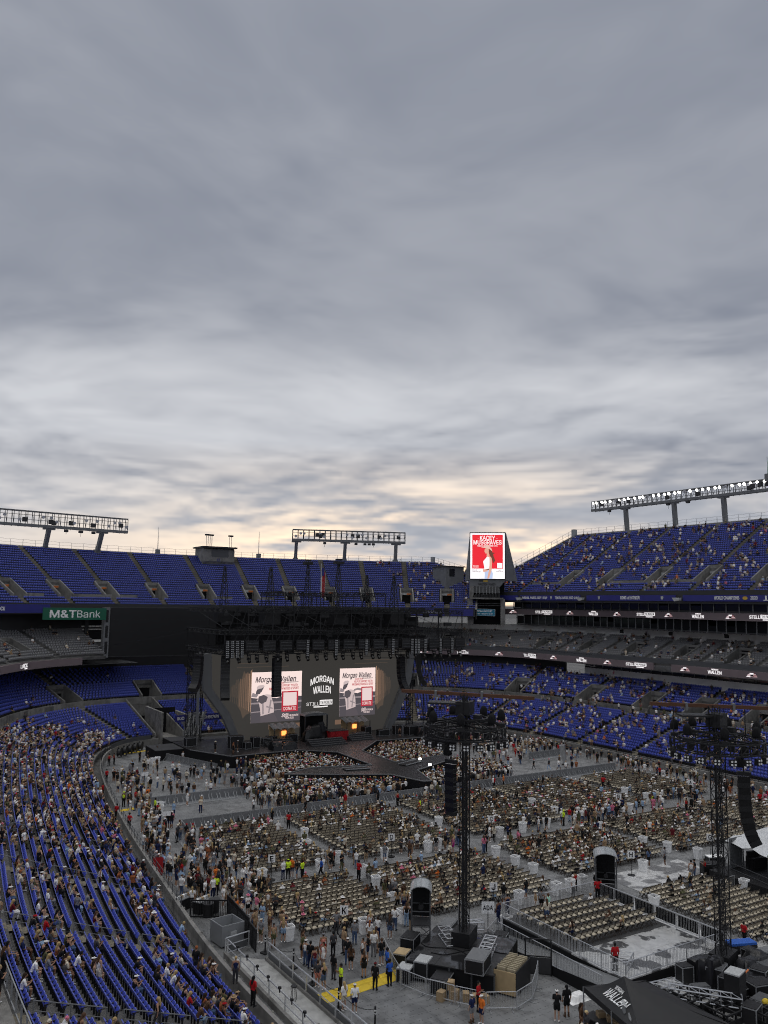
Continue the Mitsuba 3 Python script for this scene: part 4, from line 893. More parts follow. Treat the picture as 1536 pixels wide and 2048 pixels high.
k = thing('red_drape_riser', 'small riser draped in crimson cloth at centre stage', 'riser')
mb = MB(); n = 22; a = np.linspace(0, 1, n); xs = 66.6 + 3.4 * a; ys = 123.0 + .09 * np.sin(a * 60)
mb.raw(np.vstack([np.c_[xs, ys, 0 * a + 1.72], np.c_[xs, ys, 0 * a + 3.2]]), np.stack([np.arange(n - 1), np.arange(n - 1) + 1, np.arange(n - 1) + 1 + n, np.arange(n - 1) + n], 1)); mb.box((66.6, 123.05, 1.72), (70, 125.2, 3.22)); part(k, 'drape', mb, 'm_red'); part(k, 'top', MB().box((66.5, 123, 3.22), (70.1, 125.3, 3.28)), 'm_black')
def drape(c, size, seed, n=20):
    "a cloth thrown over boxes: a height field that falls to its hem"
    r_ = random.Random(seed); u = np.linspace(-1, 1, n); X, Y = np.meshgrid(u, u); Z = np.zeros_like(X)
    for _ in range(7):
        bx, by, w, d, h = r_.uniform(-.6, .6), r_.uniform(-.6, .6), r_.uniform(.15, .42), r_.uniform(.15, .45), r_.uniform(.35, 1.0)
        q = np.maximum(np.maximum(np.abs(X - bx) - w, 0), np.maximum(np.abs(Y - by) - d, 0)); Z = np.maximum(Z, h - q * 2.3)
    e = np.minimum(1, (1 - np.maximum(np.abs(X), np.abs(Y))) * 9); Z = np.maximum(Z, 0) * e + .05 * (meshkit.noise(np.stack([X * 6, Y * 6, 0 * X + seed], -1)) - .3) * e
    v = np.c_[X.ravel() * size[0] + c[0], Y.ravel() * size[1] + c[1], np.maximum(Z.ravel(), 0) * size[2] + c[2]]; i = np.arange((n - 1) * (n - 1)); a_ = i // (n - 1) * n + i % (n - 1)
    return MB().raw(v, np.stack([a_, a_ + 1, a_ + n + 1, a_ + n], 1))
def lump(c, size, seed, sub=3):
    m = trimesh.creation.icosphere(sub); v = np.array(m.vertices); v *= (.82 + .5 * meshkit.fbm(v * 1.7 + seed, 3, seed))[:, None]; v[:, 2] = np.maximum(v[:, 2], -.55)
    return MB().raw(v * np.array(size) + np.array(c), np.array(m.faces))
for i, (c, s) in enumerate((((65.0, 125.6, 1.71), (2.8, 1.7, 3.0)), ((56.6, 119.9, 1.71), (2.2, 1.1, 1.3)), ((84.5, 121.2, 1.71), (2.0, 1.2, 1.4)))):
    k = thing('covered_gear', ['large heap of stage gear under a black tarpaulin behind the red drape', 'low heap of gear under black cloth near the left front of the stage', 'heap of gear under black cloth on the right of the stage'][i], 'covered equipment'); part(k, 'tarpaulin', drape(c, s, i + 2), 'm_black_gloss', smooth=35); part(k, 'strap', MB().box((c[0] - .05, c[1] - s[1] * 1.02, 1.7), (c[0] + .05, c[1] - s[1] * .98, 1.9)), 'm_black')
for i, (x, y) in enumerate(((59.2, 125.2), (73.4, 126.6))):
    k = thing('awning_prop', ['left', 'right'][i] + ' stage prop porch with a pale scalloped awning lit orange from inside', 'stage prop')
    mb = MB(); xs = np.linspace(-2.4, 2.4, 17); zz = 4.3 + .28 * np.abs(np.sin(xs * 2.6)); i_ = np.arange(16)
    mb.raw(np.vstack([np.c_[x + xs, y - 1.2 + 0 * xs, zz - .35], np.c_[x + xs, y + .9 + 0 * xs, zz + .25]]), np.stack([i_, i_ + 1, i_ + 18, i_ + 17], 1)); part(k, 'awning', mb, 'm_grey')
    for sx in (-2.3, -.1, 2.3): part(k, 'post', MB().tube((x + sx, y - 1.1, 1.7), (x + sx, y - 1.1, 4.2), .07, n=6), 'm_dark')
    part(k, 'back_panel', MB().box((x - 2.3, y + .9, 1.7), (x + 2.3, y + 1.0, 4.4)), 'm_wood')
    part(k, 'glowing_lamp', MB().cbox((x + .3, y + .8, 3.1), (.8, .1, .7)), 'm_orange', emitter=glow(np.array((1, .33, .08)) * E0 * 2.2))
k = thing('arched_shelter', 'small dark shelter with an arched grey roof at the back of the stage', 'stage prop')
a = np.linspace(0, np.pi, 9); mb = MB().prism(np.r_[np.c_[np.cos(a) * 2.3, np.sin(a) * .5 + 5.4], [(-2.3, 5.2), (2.3, 5.2)]][:9], (66.0, 127.0, 0), (1, 0, 0), (0, 0, 1), (0, 2, 0)); part(k, 'roof', mb, 'm_grey')
part(k, 'posts', MB().box((63.8, 127, 1.7), (64.0, 127.2, 5.5)).box((68, 127, 1.7), (68.2, 127.2, 5.5)), 'm_dark'); part(k, 'back', MB().box((63.8, 128.8, 1.7), (68.2, 129, 5.4)), 'm_black_cloth')
# left wing: black platforms, tilted ramp, cable drums, tunnel banner
for i, (x0, y0, x1, y1, z) in enumerate(((38.9, 128, 43.3, 133.5, 1.5), (43.2, 134.2, 48.8, 138.6, 1.7), (49.5, 135, 57, 138.5, 1.3))):
    k = thing('wing_platform', ['front', 'middle', 'rear'][i] + ' black working platform left of the stage', 'platform'); part(k, 'skirt', MB().box((x0, y0, 0), (x1, y1, z)), 'm_black_cloth'); part(k, 'top', MB().box((x0, y0, z), (x1, y1, z + .06)), 'm_dark')
k = thing('loading_ramp', 'grey slatted loading ramp leaning up behind the left wing platforms', 'ramp')
for i in range(9): a0 = np.array([46.6 + .02 * i, 138.3, 1.9]) + np.array([.33, 0, .0]) * i; part(k, 'slat', MB().bar(a0, a0 + np.array([1.3, 1.1, 3.6]), .3, .08, up=(0, -1, .3)), 'm_grey_light' if i % 2 else 'm_grey')
for i in range(5):
    x, y = 33.9 + 1.25 * i * .8, 134.6 + 1.15 * i * .8; k = thing('cable_drum', f'large black cable drum against the curved field wall, {ord0(i + 1)} from the left', 'cable drum', 'black drums by the field wall')
    t = np.array([.85, -.52, 0]); c = np.array([x + 1.1 + .1 * i, y - .7 + .12 * i, .78]); part(k, 'flanges', MB().tube(c - t * .3, c - t * .24, .72, n=16).tube(c + t * .24, c + t * .3, .72, n=16), 'm_black'); part(k, 'core', MB().tube(c - t * .24, c + t * .24, .5, n=12), 'm_dark')
k = thing('tunnel_banner', 'navy beer banner over the tunnel mouth left of the stage', 'banner'); part(k, 'cloth', MB().box((45.5, 139.6, 4.0), (54, 139.75, 5.1)), 'm_blue_sign'); letters(k, 'lettering', 'BUD LIGHT TOUCHDOWN', wall_frame((45.9, 139.58, 0), (1, 0, 0)), .5, 7.4, 0, 4.3, None)
k = thing('tunnel_mouth', 'concrete side walls and dark mouth of the field tunnel left of the stage', 'tunnel'); part(k, 'walls', MB().box((43.9, 142.2, 0), (44.3, 152, 5.4)).box((49.3, 142.2, 0), (49.7, 152, 4.4)), 'm_concrete'); part(k, 'dark_mouth', MB().box((44.3, 151.5, 0), (49.3, 151.7, 5)), 'm_black_cloth')
# ================================================================ the floor and what stands on it
ORD = 'first second third fourth fifth sixth seventh eighth ninth tenth eleventh twelfth thirteenth fourteenth fifteenth sixteenth seventeenth eighteenth nineteenth twentieth'.split()
TENS = {2: 'twenty', 3: 'thirty', 4: 'forty', 5: 'fifty', 6: 'sixty', 7: 'seventy'}
def ordinal(n):
    if n <= 20: return ORD[n - 1]
    t, u = divmod(n, 10)
    return TENS[t][:-1] + 'ieth' if u == 0 else TENS[t] + '-' + ORD[u - 1]
mb = MB(); mb.raw([(-900, -900, -.06), (1200, -900, -.06), (1200, 1200, -.06), (-900, 1200, -.06)], [[0, 1, 2, 3]])
put('ground', mb, 'm_tread'); labels['ground'] = {'label': 'dark ground around and under the stadium', 'kind': 'structure'}
ring = WALL.pos(np.linspace(0, WALL.L, 160), np.full(160, .1))
put('floor', MB().prism(ring, (0, 0, -.05), (1, 0, 0), (0, 1, 0), (0, 0, .05)), 'm_floor'); labels['floor'] = {'label': 'grey interlocking cover tiles laid over the playing field', 'kind': 'structure'}

# crowd barriers: aluminium panels on checker foot plates
def barrier_run(base, label, P, Q, group, unit=1.12, h=1.12, side=1):
    P, Q = np.array(P, float), np.array(Q, float); n = max(1, round(np.linalg.norm(Q - P) / unit)); d = (Q - P) / np.linalg.norm(Q - P); nn = np.array([d[1], -d[0]]) * side
    u = np.linalg.norm(Q - P) / n
    fr, pn, ft = MB(), MB(), MB()
    fr.bar((.02, 0, h), (u - .02, 0, h), .06); fr.bar((.03, 0, 0), (.03, 0, h), .05); fr.bar((u - .03, 0, 0), (u - .03, 0, h), .05); fr.bar((.03, 0, .1), (u - .03, 0, .1), .05)
    for s_ in (.2, u - .2): fr.bar((s_, -.02, .75), (s_, -.75, .05), .04)
    pn.box((.06, -.012, .12), (u - .06, .012, h - .05)); ft.box((.01, -.95, .0), (u - .01, .32, .035))
    pl = [mikit.ply(q.get(), b) for q, b in ((fr, 'm_galv'), (pn, 'm_barrier'), (ft, 'm_galv'))]
    for i in range(n):
        k = thing(base, label.format(ordinal(i + 1)), 'crowd barrier', group); p = P + d * u * i
        m = np.eye(4); m[:2, 0] = d; m[:2, 1] = -nn; m[:2, 3] = p; m[2, 3] = .01
        if np.linalg.det(m[:3, :3]) < 0: m[:2, 1] *= -1
        for nm, q in zip(('frame', 'panel', 'foot_plate'), pl): place_part(k, nm, q, m)
mtl('m_barrier', (.21, .215, .22), .5, metal=.4)
barrier_run('crowd_barrier', 'grey barrier panel along the front of the chair blocks, {} from the left end', (30.2, 88.8), (97.6, 89.6), 'barrier line before the chair blocks', side=-1)
barrier_run('crowd_barrier', 'grey barrier panel of the left standing pen, {} from its left end', (28.8, 100.4), (43.0, 100.7), 'barrier line of the left pen')
barrier_run('crowd_barrier', 'grey barrier panel slanting from the stage corner, {} from its far end', (40.4, 127.6), (44.4, 116.2), 'slanting barrier line at the stage corner')
barrier_run('crowd_barrier', 'grey barrier panel of the right standing pen, {} from its left end', (91.2, 101.9), (98.4, 102.3), 'barrier line of the right pen')
barrier_run('crowd_barrier', 'grey barrier panel along the left edge of the chair blocks, {} from the far end', (30.0, 88.4), (29.2, 82.0), 'barrier line at the left of the blocks')
# bike rack barriers round the tower base
def bike_rack(label, P, Q, z=0., group='bike rack barriers', h=1.1):
    k = thing('rack_barrier', label, 'barrier', group); P, Q = np.array([*P, z]), np.array([*Q, z]); d = (Q - P) / np.linalg.norm(Q - P); nn = np.array([d[1], -d[0], 0]); U = np.array([0, 0, 1.0])
    f, b, t = MB(), MB(), MB(); L = np.linalg.norm(Q - P)
    for z0 in (.18, h): f.tube(P + U * z0 + d * .05, Q + U * z0 - d * .05, .024, n=6)
    for e in (P + d * .04, Q - d * .04): f.tube(e + U * .05, e + U * h, .024, n=6)
    n = int(L / .15)
    for i in range(1, n): e = P + d * L * i / n; b.tube(e + U * .18, e + U * h, .010, n=4)
    for e in (P + d * L * .14, P + d * L * .86): t.bar(e - nn * .38 + U * .02, e + nn * .38 + U * .02, .06, .03); t.bar(e + U * .02, e + U * .2, .05)
    part(k, 'frame', f, 'm_steel'); part(k, 'bars', b, 'm_steel'); part(k, 'feet', t, 'm_galv')
BR = [(32.5, 51.6), (31.6, 49.2), (30.8, 46.7), (31.4, 44.7), (32.4, 43.0), (33.5, 41.4), (35.2, 40.5), (36.9, 41.0), (38.1, 42.0), (39.4, 43.2)]
for i in range(len(BR) - 1): bike_rack(f'silver bike rack barrier round the near tower base, {ordinal(i + 1)} from its far left end', BR[i], BR[i + 1], group='bike racks round the near tower')
for i, (a, b) in enumerate((((44.3, 51.6), (42.0, 50.2)), ((41.9, 50.4), (39.8, 49.0)), ((39.9, 48.8), (40.0, 46.4)), ((62.2, 47.0), (64.4, 47.4)), ((64.5, 47.4), (66.6, 47.6)), ((68.5, 69.5), (70.4, 69.9)))):
    bike_rack(['silver bike rack barrier at the top of the platform ramp', 'silver bike rack barrier beside the foot of the platform ramp', 'silver bike rack barrier between ramp and near tower base', 'bike rack barrier in front of the mixing tent, left piece', 'bike rack barrier in front of the mixing tent, right piece', 'bike rack barrier in the aisle below sign B'][i], a, b)

# yellow cable ramps
def yramp(label, P, Q, w, n):
    k = thing('cable_ramp', label, 'cable ramp'); P, Q = np.array([*P, 0.0]), np.array([*Q, 0.0]); d = (Q - P) / n; nn = np.array([-d[1], d[0], 0]) / np.linalg.norm(d) * w / 2
    for i in range(n):
        for s_ in (-1, 1):
            a, b = P + d * (i + .01), P + d * (i + .99)
            v = [a + nn * s_ * .02, b + nn * s_ * .02, b + nn * s_, a + nn * s_]; h = [.10, .10, .02, .02]
            mb = MB().raw([q + (0, 0, .006) for q in v] + [q + (0, 0, z) for q, z in zip(v, h)], [[0, 3, 2, 1], [4, 5, 6, 7], [0, 1, 5, 4], [3, 7, 6, 2], [0, 4, 7, 3], [1, 2, 6, 5]]); part(k, 'ramp_panel', mb, 'm_yellow')
yramp('long yellow cable ramp across the floor left of the near tower', (25.2, 47.7), (32.0, 48.3), 1.35, 7)
yramp('short yellow cable ramp right of the near tower base', (39.7, 44.9), (41.4, 45.0), 1.7, 2)
yramp('small yellow cable ramp by the left wall beside the standing pen', (25.6, 100.2), (28.4, 100.6), .9, 3)
yramp('thin yellow cable ramp by the curved wall left of the stage', (35.6, 136.2), (41.2, 137.9), .8, 5)

# white cardboard bins
bins = [(40.3, 79.7), (38.6, 75.8), (39.5, 70.9), (36.8, 69.5), (39.4, 66.2), (38.9, 63.1), (43.9, 69.7), (31.1, 69.6), (27.7, 56.9), (33.1, 55.3), (48.9, 69.5), (50.3, 69.8), (55.4, 76.7), (37.9, 58.8), (36.7, 55.5), (53.7, 64.8), (58.6, 70.1), (53.4, 61.6), (62.1, 70.4), (53.3, 59.0), (51.5, 54.1), (53.1, 54.1), (47.3, 54.1), (42.8, 50.4), (65.6, 70.4),
        (54.8, 54.4), (63.0, 54.7), (56.3, 47.8), (70.9, 54.7), (69.3, 60.1), (66.5, 46.6), (70.0, 57.6), (85.7, 73.6), (79.3, 70.7), (85.6, 77.1), (99.5, 82.1), (69.7, 66.2), (70.6, 78.3), (70.1, 73.9), (30.1, 96.4), (30.6, 98.0), (36.8, 124.8), (37.8, 125.3), (38.6, 125.9)]
SIGNS = [('E', 31.95, 69.5), ('K', 31.5, 55.5), ('D', 44.9, 70.0), ('J', 44.5, 54.0), ('C', 57.9, 70.6), ('B', 78.1, 71.3), ('A', 92.8, 72.4), ('G', 72.7, 54.6), ('H', 61.2, 54.5)]
bb, bo, bl = MB(), MB(), MB()
V = [(-.26, -.26, 0), (.26, -.26, 0), (.26, .26, 0), (-.26, .26, 0), (-.33, -.33, .98), (.33, -.33, .98), (.33, .33, .98), (-.33, .33, .98)]
bb.raw(V, [[0, 1, 5, 4], [1, 2, 6, 5], [2, 3, 7, 6], [3, 0, 4, 7], [0, 3, 2, 1]]); bo.raw([(-.29, -.29, .86), (.29, -.29, .86), (.29, .29, .86), (-.29, .29, .86)], [[0, 1, 2, 3]])
for a, b in ((4, 5), (5, 6), (6, 7), (7, 4)): bl.bar(np.array(V[a]) * (1.02, 1.02, 1), np.array(V[b]) * (1.02, 1.02, 1), .05, .14)
BP = [mikit.ply(q.get(), b) for q, b in ((bb, 'm_white'), (bo, 'm_black_cloth'), (bl, 'm_white'))]
r2 = random.Random(3); cnt = {}
order = sorted(bins, key=lambda p: p[0])
for x, y in bins:
    L = min(SIGNS, key=lambda s_: (s_[1] - x) ** 2 + (s_[2] - y) ** 2)[0]
    same = sorted([b for b in bins if min(SIGNS, key=lambda s_: (s_[1] - b[0]) ** 2 + (s_[2] - b[1]) ** 2)[0] == L], key=lambda b: math.hypot(b[0] - next(s_[1] for s_ in SIGNS if s_[0] == L), b[1] - next(s_[2] for s_ in SIGNS if s_[0] == L)))
    k = thing('paper_bin', f'white square cardboard bin on the floor, {ordinal(same.index((x, y)) + 1)} nearest to letter sign {L}', 'bin', 'white cardboard bins on the floor')
    m = mat(x, y, .005, r2.uniform(-.25, .25))
    for nm, q in zip(('body', 'opening', 'bag_rim'), BP): place_part(k, nm, q, m)

# letter signs
def letter_sign(s, x, y, h=1.85, w=.62, hh=.66, label=None):
    k = thing('letter_sign', label or f'white panel with a black letter {s} on a thin black pole among the chairs', 'sign'); yaw = math.atan2(-y - 20, -x) + math.pi / 2
    part(k, 'pole', MB().tube((x, y, .06), (x, y, h), .028, n=6), 'm_black'); part(k, 'foot', MB().tube((x, y, .005), (x, y, .07), .36, n=16), 'm_black')
    part(k, 'panel', MB().cbox((x, y, h), (w, .03, hh), yaw), 'm_white'); m = wall_frame(np.array([x, y, 0]) + .018 * np.array([math.sin(yaw), -math.cos(yaw), 0]), (math.cos(yaw), math.sin(yaw), 0))
    lw = w * (.52 if len(s) == 1 else .8); lh = hh * (.66 if len(s) == 1 else .36)
    if s: letters(k, 'letter', s, m, lh, lw, -lw / 2, h - lh / 2, None, 'm_black', depth=.012)
for s, x, y in SIGNS: letter_sign(s, x, y)
letter_sign('ADA', 41.0, 50.4, 1.95, .95, .85, 'white panel lettered ADA on a black pole behind the near tower platform')
for i, (x, y) in enumerate(((31.6, 108.2), (28.0, 87.4))): letter_sign('', x, y, 2.3, .85, .45, ['white entry sign on a pole by the left wall near the standing pen', 'white entry sign on a pole by the left wall above the walkway'][i])

# rope stanchions near the bottom
st = [(25.3, 55.7), (26.0, 52.6), (26.0, 49.8), (25.9, 46.1), (26.6, 43.0)]
for i, (x, y) in enumerate(st):
    k = thing('stanchion', f'black rope post with white bands, {ordinal(i + 1)} from the top of the row by the ramp', 'stanchion', 'rope posts beside the ramp')
    part(k, 'foot', MB().cbox((x, y, .05), (.5, .5, .09), .4), 'm_black'); part(k, 'post', MB().tube((x, y, .08), (x, y, 1.25), .055, n=8), 'm_black'); part(k, 'band', MB().tube((x, y, .98), (x, y, 1.06), .062, n=8), 'm_white'); part(k, 'band', MB().tube((x, y, .82), (x, y, .87), .062, n=8), 'm_white')
k = thing('rope_line', 'thin black rope sagging between the black posts by the ramp', 'rope'); mb = MB()
for (a, b) in zip(st[:-1], st[1:]):
    t = np.linspace(0, 1, 9); P = np.c_[a[0] + (b[0] - a[0]) * t, a[1] + (b[1] - a[1]) * t, 1.1 - .8 * t * (1 - t) * 2]
    for p, q in zip(P[:-1], P[1:]): mb.bar(p, q, .025)
put(k, mb, 'm_black')

# ---- near delay tower: platform, lattice, ring of lamps, speaker array, rain beam
def delay_tower(where, cx, cy, zb, ring_z, R, yaw, pa_top, pa_bot, pa_lean, pa_yaw, beam_yaw, nl=20, w=1.32, gap=.46, tw=.36):
    k = thing('delay_tower', f'tall black lattice delay tower {where}', 'tower')
    mb = MB(); c, s = math.cos(yaw), math.sin(yaw)
    for sx, sy, w in ((-gap, -.05, tw), (gap, .05, tw)): truss(mb, (cx + c * sx - s * sy, cy + s * sx + c * sy, zb), (cx + c * sx - s * sy, cy + s * sx + c * sy, ring_z + 2.6), w, .05, .72)
    part(k, 'lattice', mb, 'm_black'); mb = MB()
    for z in np.arange(zb + 1.2, ring_z, 2.4): mb.bar((cx - c * .42, cy - s * .42, z), (cx + c * .42, cy + s * .42, z + .5), .05)
    for o in (-.1, .12): mb.tube((cx + o, cy + .1, zb), (cx + o, cy + .1, ring_z + 1), .028, n=5)
    part(k, 'cables', mb, 'm_black'); part(k, 'base_frame', MB().cbox((cx, cy, zb + .45), (1.9, 1.3, .9), yaw), 'm_black')
    rn, N = MB(), 28; a = np.arange(N) * 2 * np.pi / N
    for z, r_ in ((ring_z - .35, R), (ring_z + .35, R), (ring_z - .35, R - .7), (ring_z + .35, R - .7), (ring_z + .9, R * .55)):
        for i in range(N): j = (i + 1) % N; rn.bar((cx + r_ * math.cos(a[i]), cy + r_ * math.sin(a[i]), z), (cx + r_ * math.cos(a[j]), cy + r_ * math.sin(a[j]), z), .09)
    for i in range(N):
        e = np.array([math.cos(a[i]), math.sin(a[i]), 0]); f = np.array([math.cos(a[(i + 1) % N]), math.sin(a[(i + 1) % N]), 0]); o = np.array([cx, cy, ring_z]); U = np.array([0, 0, .35])
        rn.bar(o + e * R - U, o + f * R + U, .05); rn.bar(o + e * R - U, o + e * R + U, .06); rn.bar(o + e * (R - .7) + U, o + e * R + U, .05)
        if i % 7 == 0: rn.bar(o + e * R + U, o + U, .12); rn.bar(o + e * R + U, o + U * 3, .08)
    part(k, 'ring_truss', rn, 'm_black')
    for i in range(nl):
        t = 2 * np.pi * i / nl; e = np.array([math.cos(t), math.sin(t), 0]); p = np.array([cx, cy, ring_z - .75]) + e * R
        l = thing('ring_light', f'black multi-lens lamp under the ring of the {where.split(",")[0]} tower, {ordinal(i + 1)} counting round from its right', 'stage light', f'lamps under the ring {where.split(",")[0]}')
        part(l, 'housing', MB().cbox(p, (.46, .26, .42), t + math.pi / 2), 'm_black'); mb = MB()
        for u in (-.11, .11):
            for v_ in (-.1, .1): q = p + e * .14 + np.array([-e[1], e[0], 0]) * u + np.array([0, 0, v_]); mb.tube(q, q + e * .03, .07, n=8)
        part(l, 'lenses', mb, 'm_lens')
    r3 = random.Random(int(cx))
    for i in range(7):
        t = 2 * np.pi * (i + .4) / 7; p = np.array([cx + (R - .3) * math.cos(t), cy + (R - .3) * math.sin(t), ring_z + .75])
        l = thing('hooded_light', f'bulky lamp under a black rain hood on the ring of the {where.split(",")[0]} tower, {ordinal(i + 1)} round', 'stage light', f'hooded lamps {where.split(",")[0]}')
        part(l, 'hood', lump(p + (0, 0, .25), (.27, .27, .46), i + 3, 2), 'm_black_cloth', smooth=50); part(l, 'base', MB().cbox(p - (0, 0, .3), (.45, .45, .2), t), 'm_black')
    mb = MB(); bx, by = math.cos(beam_yaw), math.sin(beam_yaw); zt = ring_z + 2.5
    mb.bar((cx - bx * 4.6, cy - by * 4.6, zt + .15), (cx + bx * 4.9, cy + by * 4.9, zt - .1), .2, .24); part(k, 'top_beam', mb, 'm_rust')
    mb = MB()
    for f in (-3, -.5, 2.0): mb.bar((cx + bx * f, cy + by * f, zt), (cx + bx * f, cy + by * f, ring_z + .4), .05)
    mb.cbox((cx, cy, ring_z + 1.6), (1.4, 1.0, .9), yaw); mb.cbox((cx - bx * 1.2, cy - by * 1.2, ring_z + 1.9), (2.8, 1.4, .12), beam_yaw); mb.cbox((cx + .6, cy - .7, ring_z + .9), (.6, .5, .5), yaw)
    part(k, 'motor_frame', mb, 'm_black')
    for f in (-2.1, 1.2): part(k, 'beam_clamp', MB().cbox((cx + bx * f, cy + by * f, zt), (.16, .4, .5), beam_yaw), 'm_grey')
    line_array(f'large black speaker array hanging on the {where.split(",")[0]} delay tower', pa_top, pa_bot, pa_lean, pa_yaw, 12, w)
    for j in range(2):
        l = thing('hooded_motor', f'{["upper", "lower"][j]} black hooded motor above the speaker array of the {where.split(",")[0]} tower', 'hoist'); part(l, 'hood', lump(np.array(pa_top) + (.1 - .25 * j, .2 * j, 1.5 - .65 * j), (.3, .3, .45), 8 + j, 2), 'm_black_cloth', smooth=50); part(l, 'chain', MB().bar(np.array(pa_top) + (0, 0, .3), np.array(pa_top) + (0, 0, 2.8), .05), 'm_black')
delay_tower('near, left of the lower right corner', 36.7, 47.7, 1.25, 15.6, 2.9, .62, (35.7, 48.0, 13.3), 9.9, .12, .2, -.72, w=1.08)
delay_tower('right, close to the right edge of the photo', 50.6, 37.2, .6, 15.2, 3.1, .3, (52.6, 36.6, 12.9), 8.6, .75, .75, -.55, gap=.6, tw=.5)
py = .625; u_, v_ = np.array([math.cos(py), math.sin(py)]), np.array([math.sin(py), -math.cos(py)])
k = thing('tower_platform', 'wet black decked platform around the foot of the near delay tower', 'platform'); pc = np.array([36.0, 46.9])
for i in range(3):
    for j in range(3):
        c = pc + u_ * (i - 1) * 2.1 + v_ * (j - 1) * 2.0; part(k, 'deck_panel', MB().cbox((*c, 1.17), (2.08, 1.98, .08), py), 'm_wet_black')
part(k, 'skirt', MB().cbox((*pc, .565), (6.2, 5.9, 1.11), py), 'm_black_cloth'); mb = MB()
for a, b in (((-1, -1), (1, -1)), ((1, -1), (1, 1)), ((1, 1), (-1, 1)), ((-1, 1), (-1, -1))):
    for t in np.linspace(0, 1, 5): q = pc + u_ * 3.13 * (a[0] + (b[0] - a[0]) * t) + v_ * 2.98 * (a[1] + (b[1] - a[1]) * t); mb.bar((*q, 0), (*q, 1.15), .08)
part(k, 'legs', mb, 'm_grey_dark')
part(k, 'blue_tape_line', MB().bar((*(pc + u_ * 1.6 + v_ * -1.2), 1.222), (*(pc + u_ * 2.2 + v_ * .6), 1.222), .06, .01), 'm_blue_sign')
def wet(p, n, uv):
    w = mikit.smoothstep(.46, .58, mikit.fbm(p.x * .9, p.y * .9, 5, 4)); return .55 - .47 * w
scene['m_wet_black'] = {'type': 'twosided', 'bsdf': {'type': 'principled', 'base_color': rgb((.016, .016, .017)), 'roughness': mikit.proc(wet), 'specular': .6}}
def ladder_truss(label, p, q, w=.75):
    k = thing('truss_section', label, 'truss'); p, q = np.array(p, float), np.array(q, float); d = (q - p) / np.linalg.norm(q - p); sd = np.array([-d[1], d[0], 0]) * w / 2; U = np.array([0, 0, .5])
    a, b = MB(), MB(); L = np.linalg.norm(q - p); n = max(3, int(L / .55))
    for o in (sd, -sd, sd + U, -sd + U): a.tube(p + o, q + o, .045, n=6)
    for i in range(n + 1):
        e = p + d * L * i / n; b.tube(e + sd, e - sd, .03, n=5); b.tube(e + sd + U, e - sd + U, .03, n=5); b.tube(e + sd, e + sd + U, .03, n=5); b.tube(e - sd, e - sd + U, .03, n=5)
        if i < n: f = p + d * L * (i + 1) / n; b.tube(e + sd + U, f - sd + U, .025, n=5)
    part(k, 'chords', a, 'm_alu'); part(k, 'braces', b, 'm_alu')
ladder_truss('short silver truss section lying on the left of the near tower platform', (35.6, 47.6, 1.25), (36.3, 49.6, 1.25), .8)
ladder_truss('silver truss section lying on the right of the near tower platform', (36.2, 44.9, 1.25), (38.2, 46.6, 1.25), .8)
ladder_truss('silver truss section behind the near tower lattice', (38.0, 49.6, 1.25), (39.4, 49.0, 1.25), .6)
k = thing('silver_tank', 'bright silver upright tube inside the base of the near tower', 'tube'); part(k, 'shell', MB().tube((37.0, 48.3, 1.25), (37.0, 48.3, 3.6), .32, n=14), 'm_alu', smooth=40); part(k, 'cap', MB().tube((37.0, 48.3, 3.6), (37.0, 48.3, 3.68), .34, n=14), 'm_grey')
case('big black case with a grey stickered lid on the front edge of the tower platform', 34.9, 43.9, 1.22, 1.9, 1.2, .85, py, 'm_grey')
for i, (x, y, z, sx, sy, sz, tp) in enumerate(((32.4, 49.0, 0, 1.1, .9, 1.0, 'm_wood'), (31.5, 47.2, 0, 1.1, .9, .9, 'm_grey_light'), (32.7, 46.9, .2, 1.2, .9, 1.0, 'm_grey_light'), (34.0, 50.4, 0, 1.4, 1.0, 1.3, 'm_black'), (33.2, 45.2, 0, 2.6, 1.1, .9, 'm_black'), (38.2, 51.6, 0, 1.8, .9, 1.0, 'm_grey'), (39.9, 47.6, 0, .9, .9, 1.2, 'm_black'), (38.3, 44.1, 0, 1.2, .9, 1.1, 'm_black'))):
    case(['black case with a wooden framed lid left of the tower platform', 'silver topped black case furthest left by the tower platform', 'silver topped black case against the tower platform side', 'large black case behind the shelter scaffold', 'long open black trunk before the tower platform', 'pale topped case behind the tower platform', 'black case at the right corner of the tower platform', 'black case between tower platform and chair crate'][i], x, y, z, sx, sy, sz, py, tp)
k = thing('chair_crate', 'tall open black crate with a plywood front, packed with folded beige chairs', 'crate'); m = mat(37.0, 43.0, 0, .5)
part(k, 'side_walls', MB().box((-1.35, -.75, .1), (1.35, -.69, 1.5), m=m).box((-1.35, .69, .1), (1.35, .75, 1.5), m=m).box((1.29, -.69, .1), (1.35, .69, 1.5), m=m).box((-1.35, -.75, .04), (1.35, .75, .1), m=m), 'm_black')
part(k, 'plywood_front', MB().box((-1.41, -.73, .12), (-1.36, .73, 1.46), m=m), 'm_wood')
for i in range(14): part(k, 'folded_chair', MB().box((-1.15 + .17 * i, -.62, .3), (-1.07 + .17 * i, -.05, 1.56 + .05 * (i % 3)), m=m).box((-1.15 + .17 * i, .05, .3), (-1.07 + .17 * i, .62, 1.54 + .05 * ((i + 1) % 3)), m=m), 'm_beige')
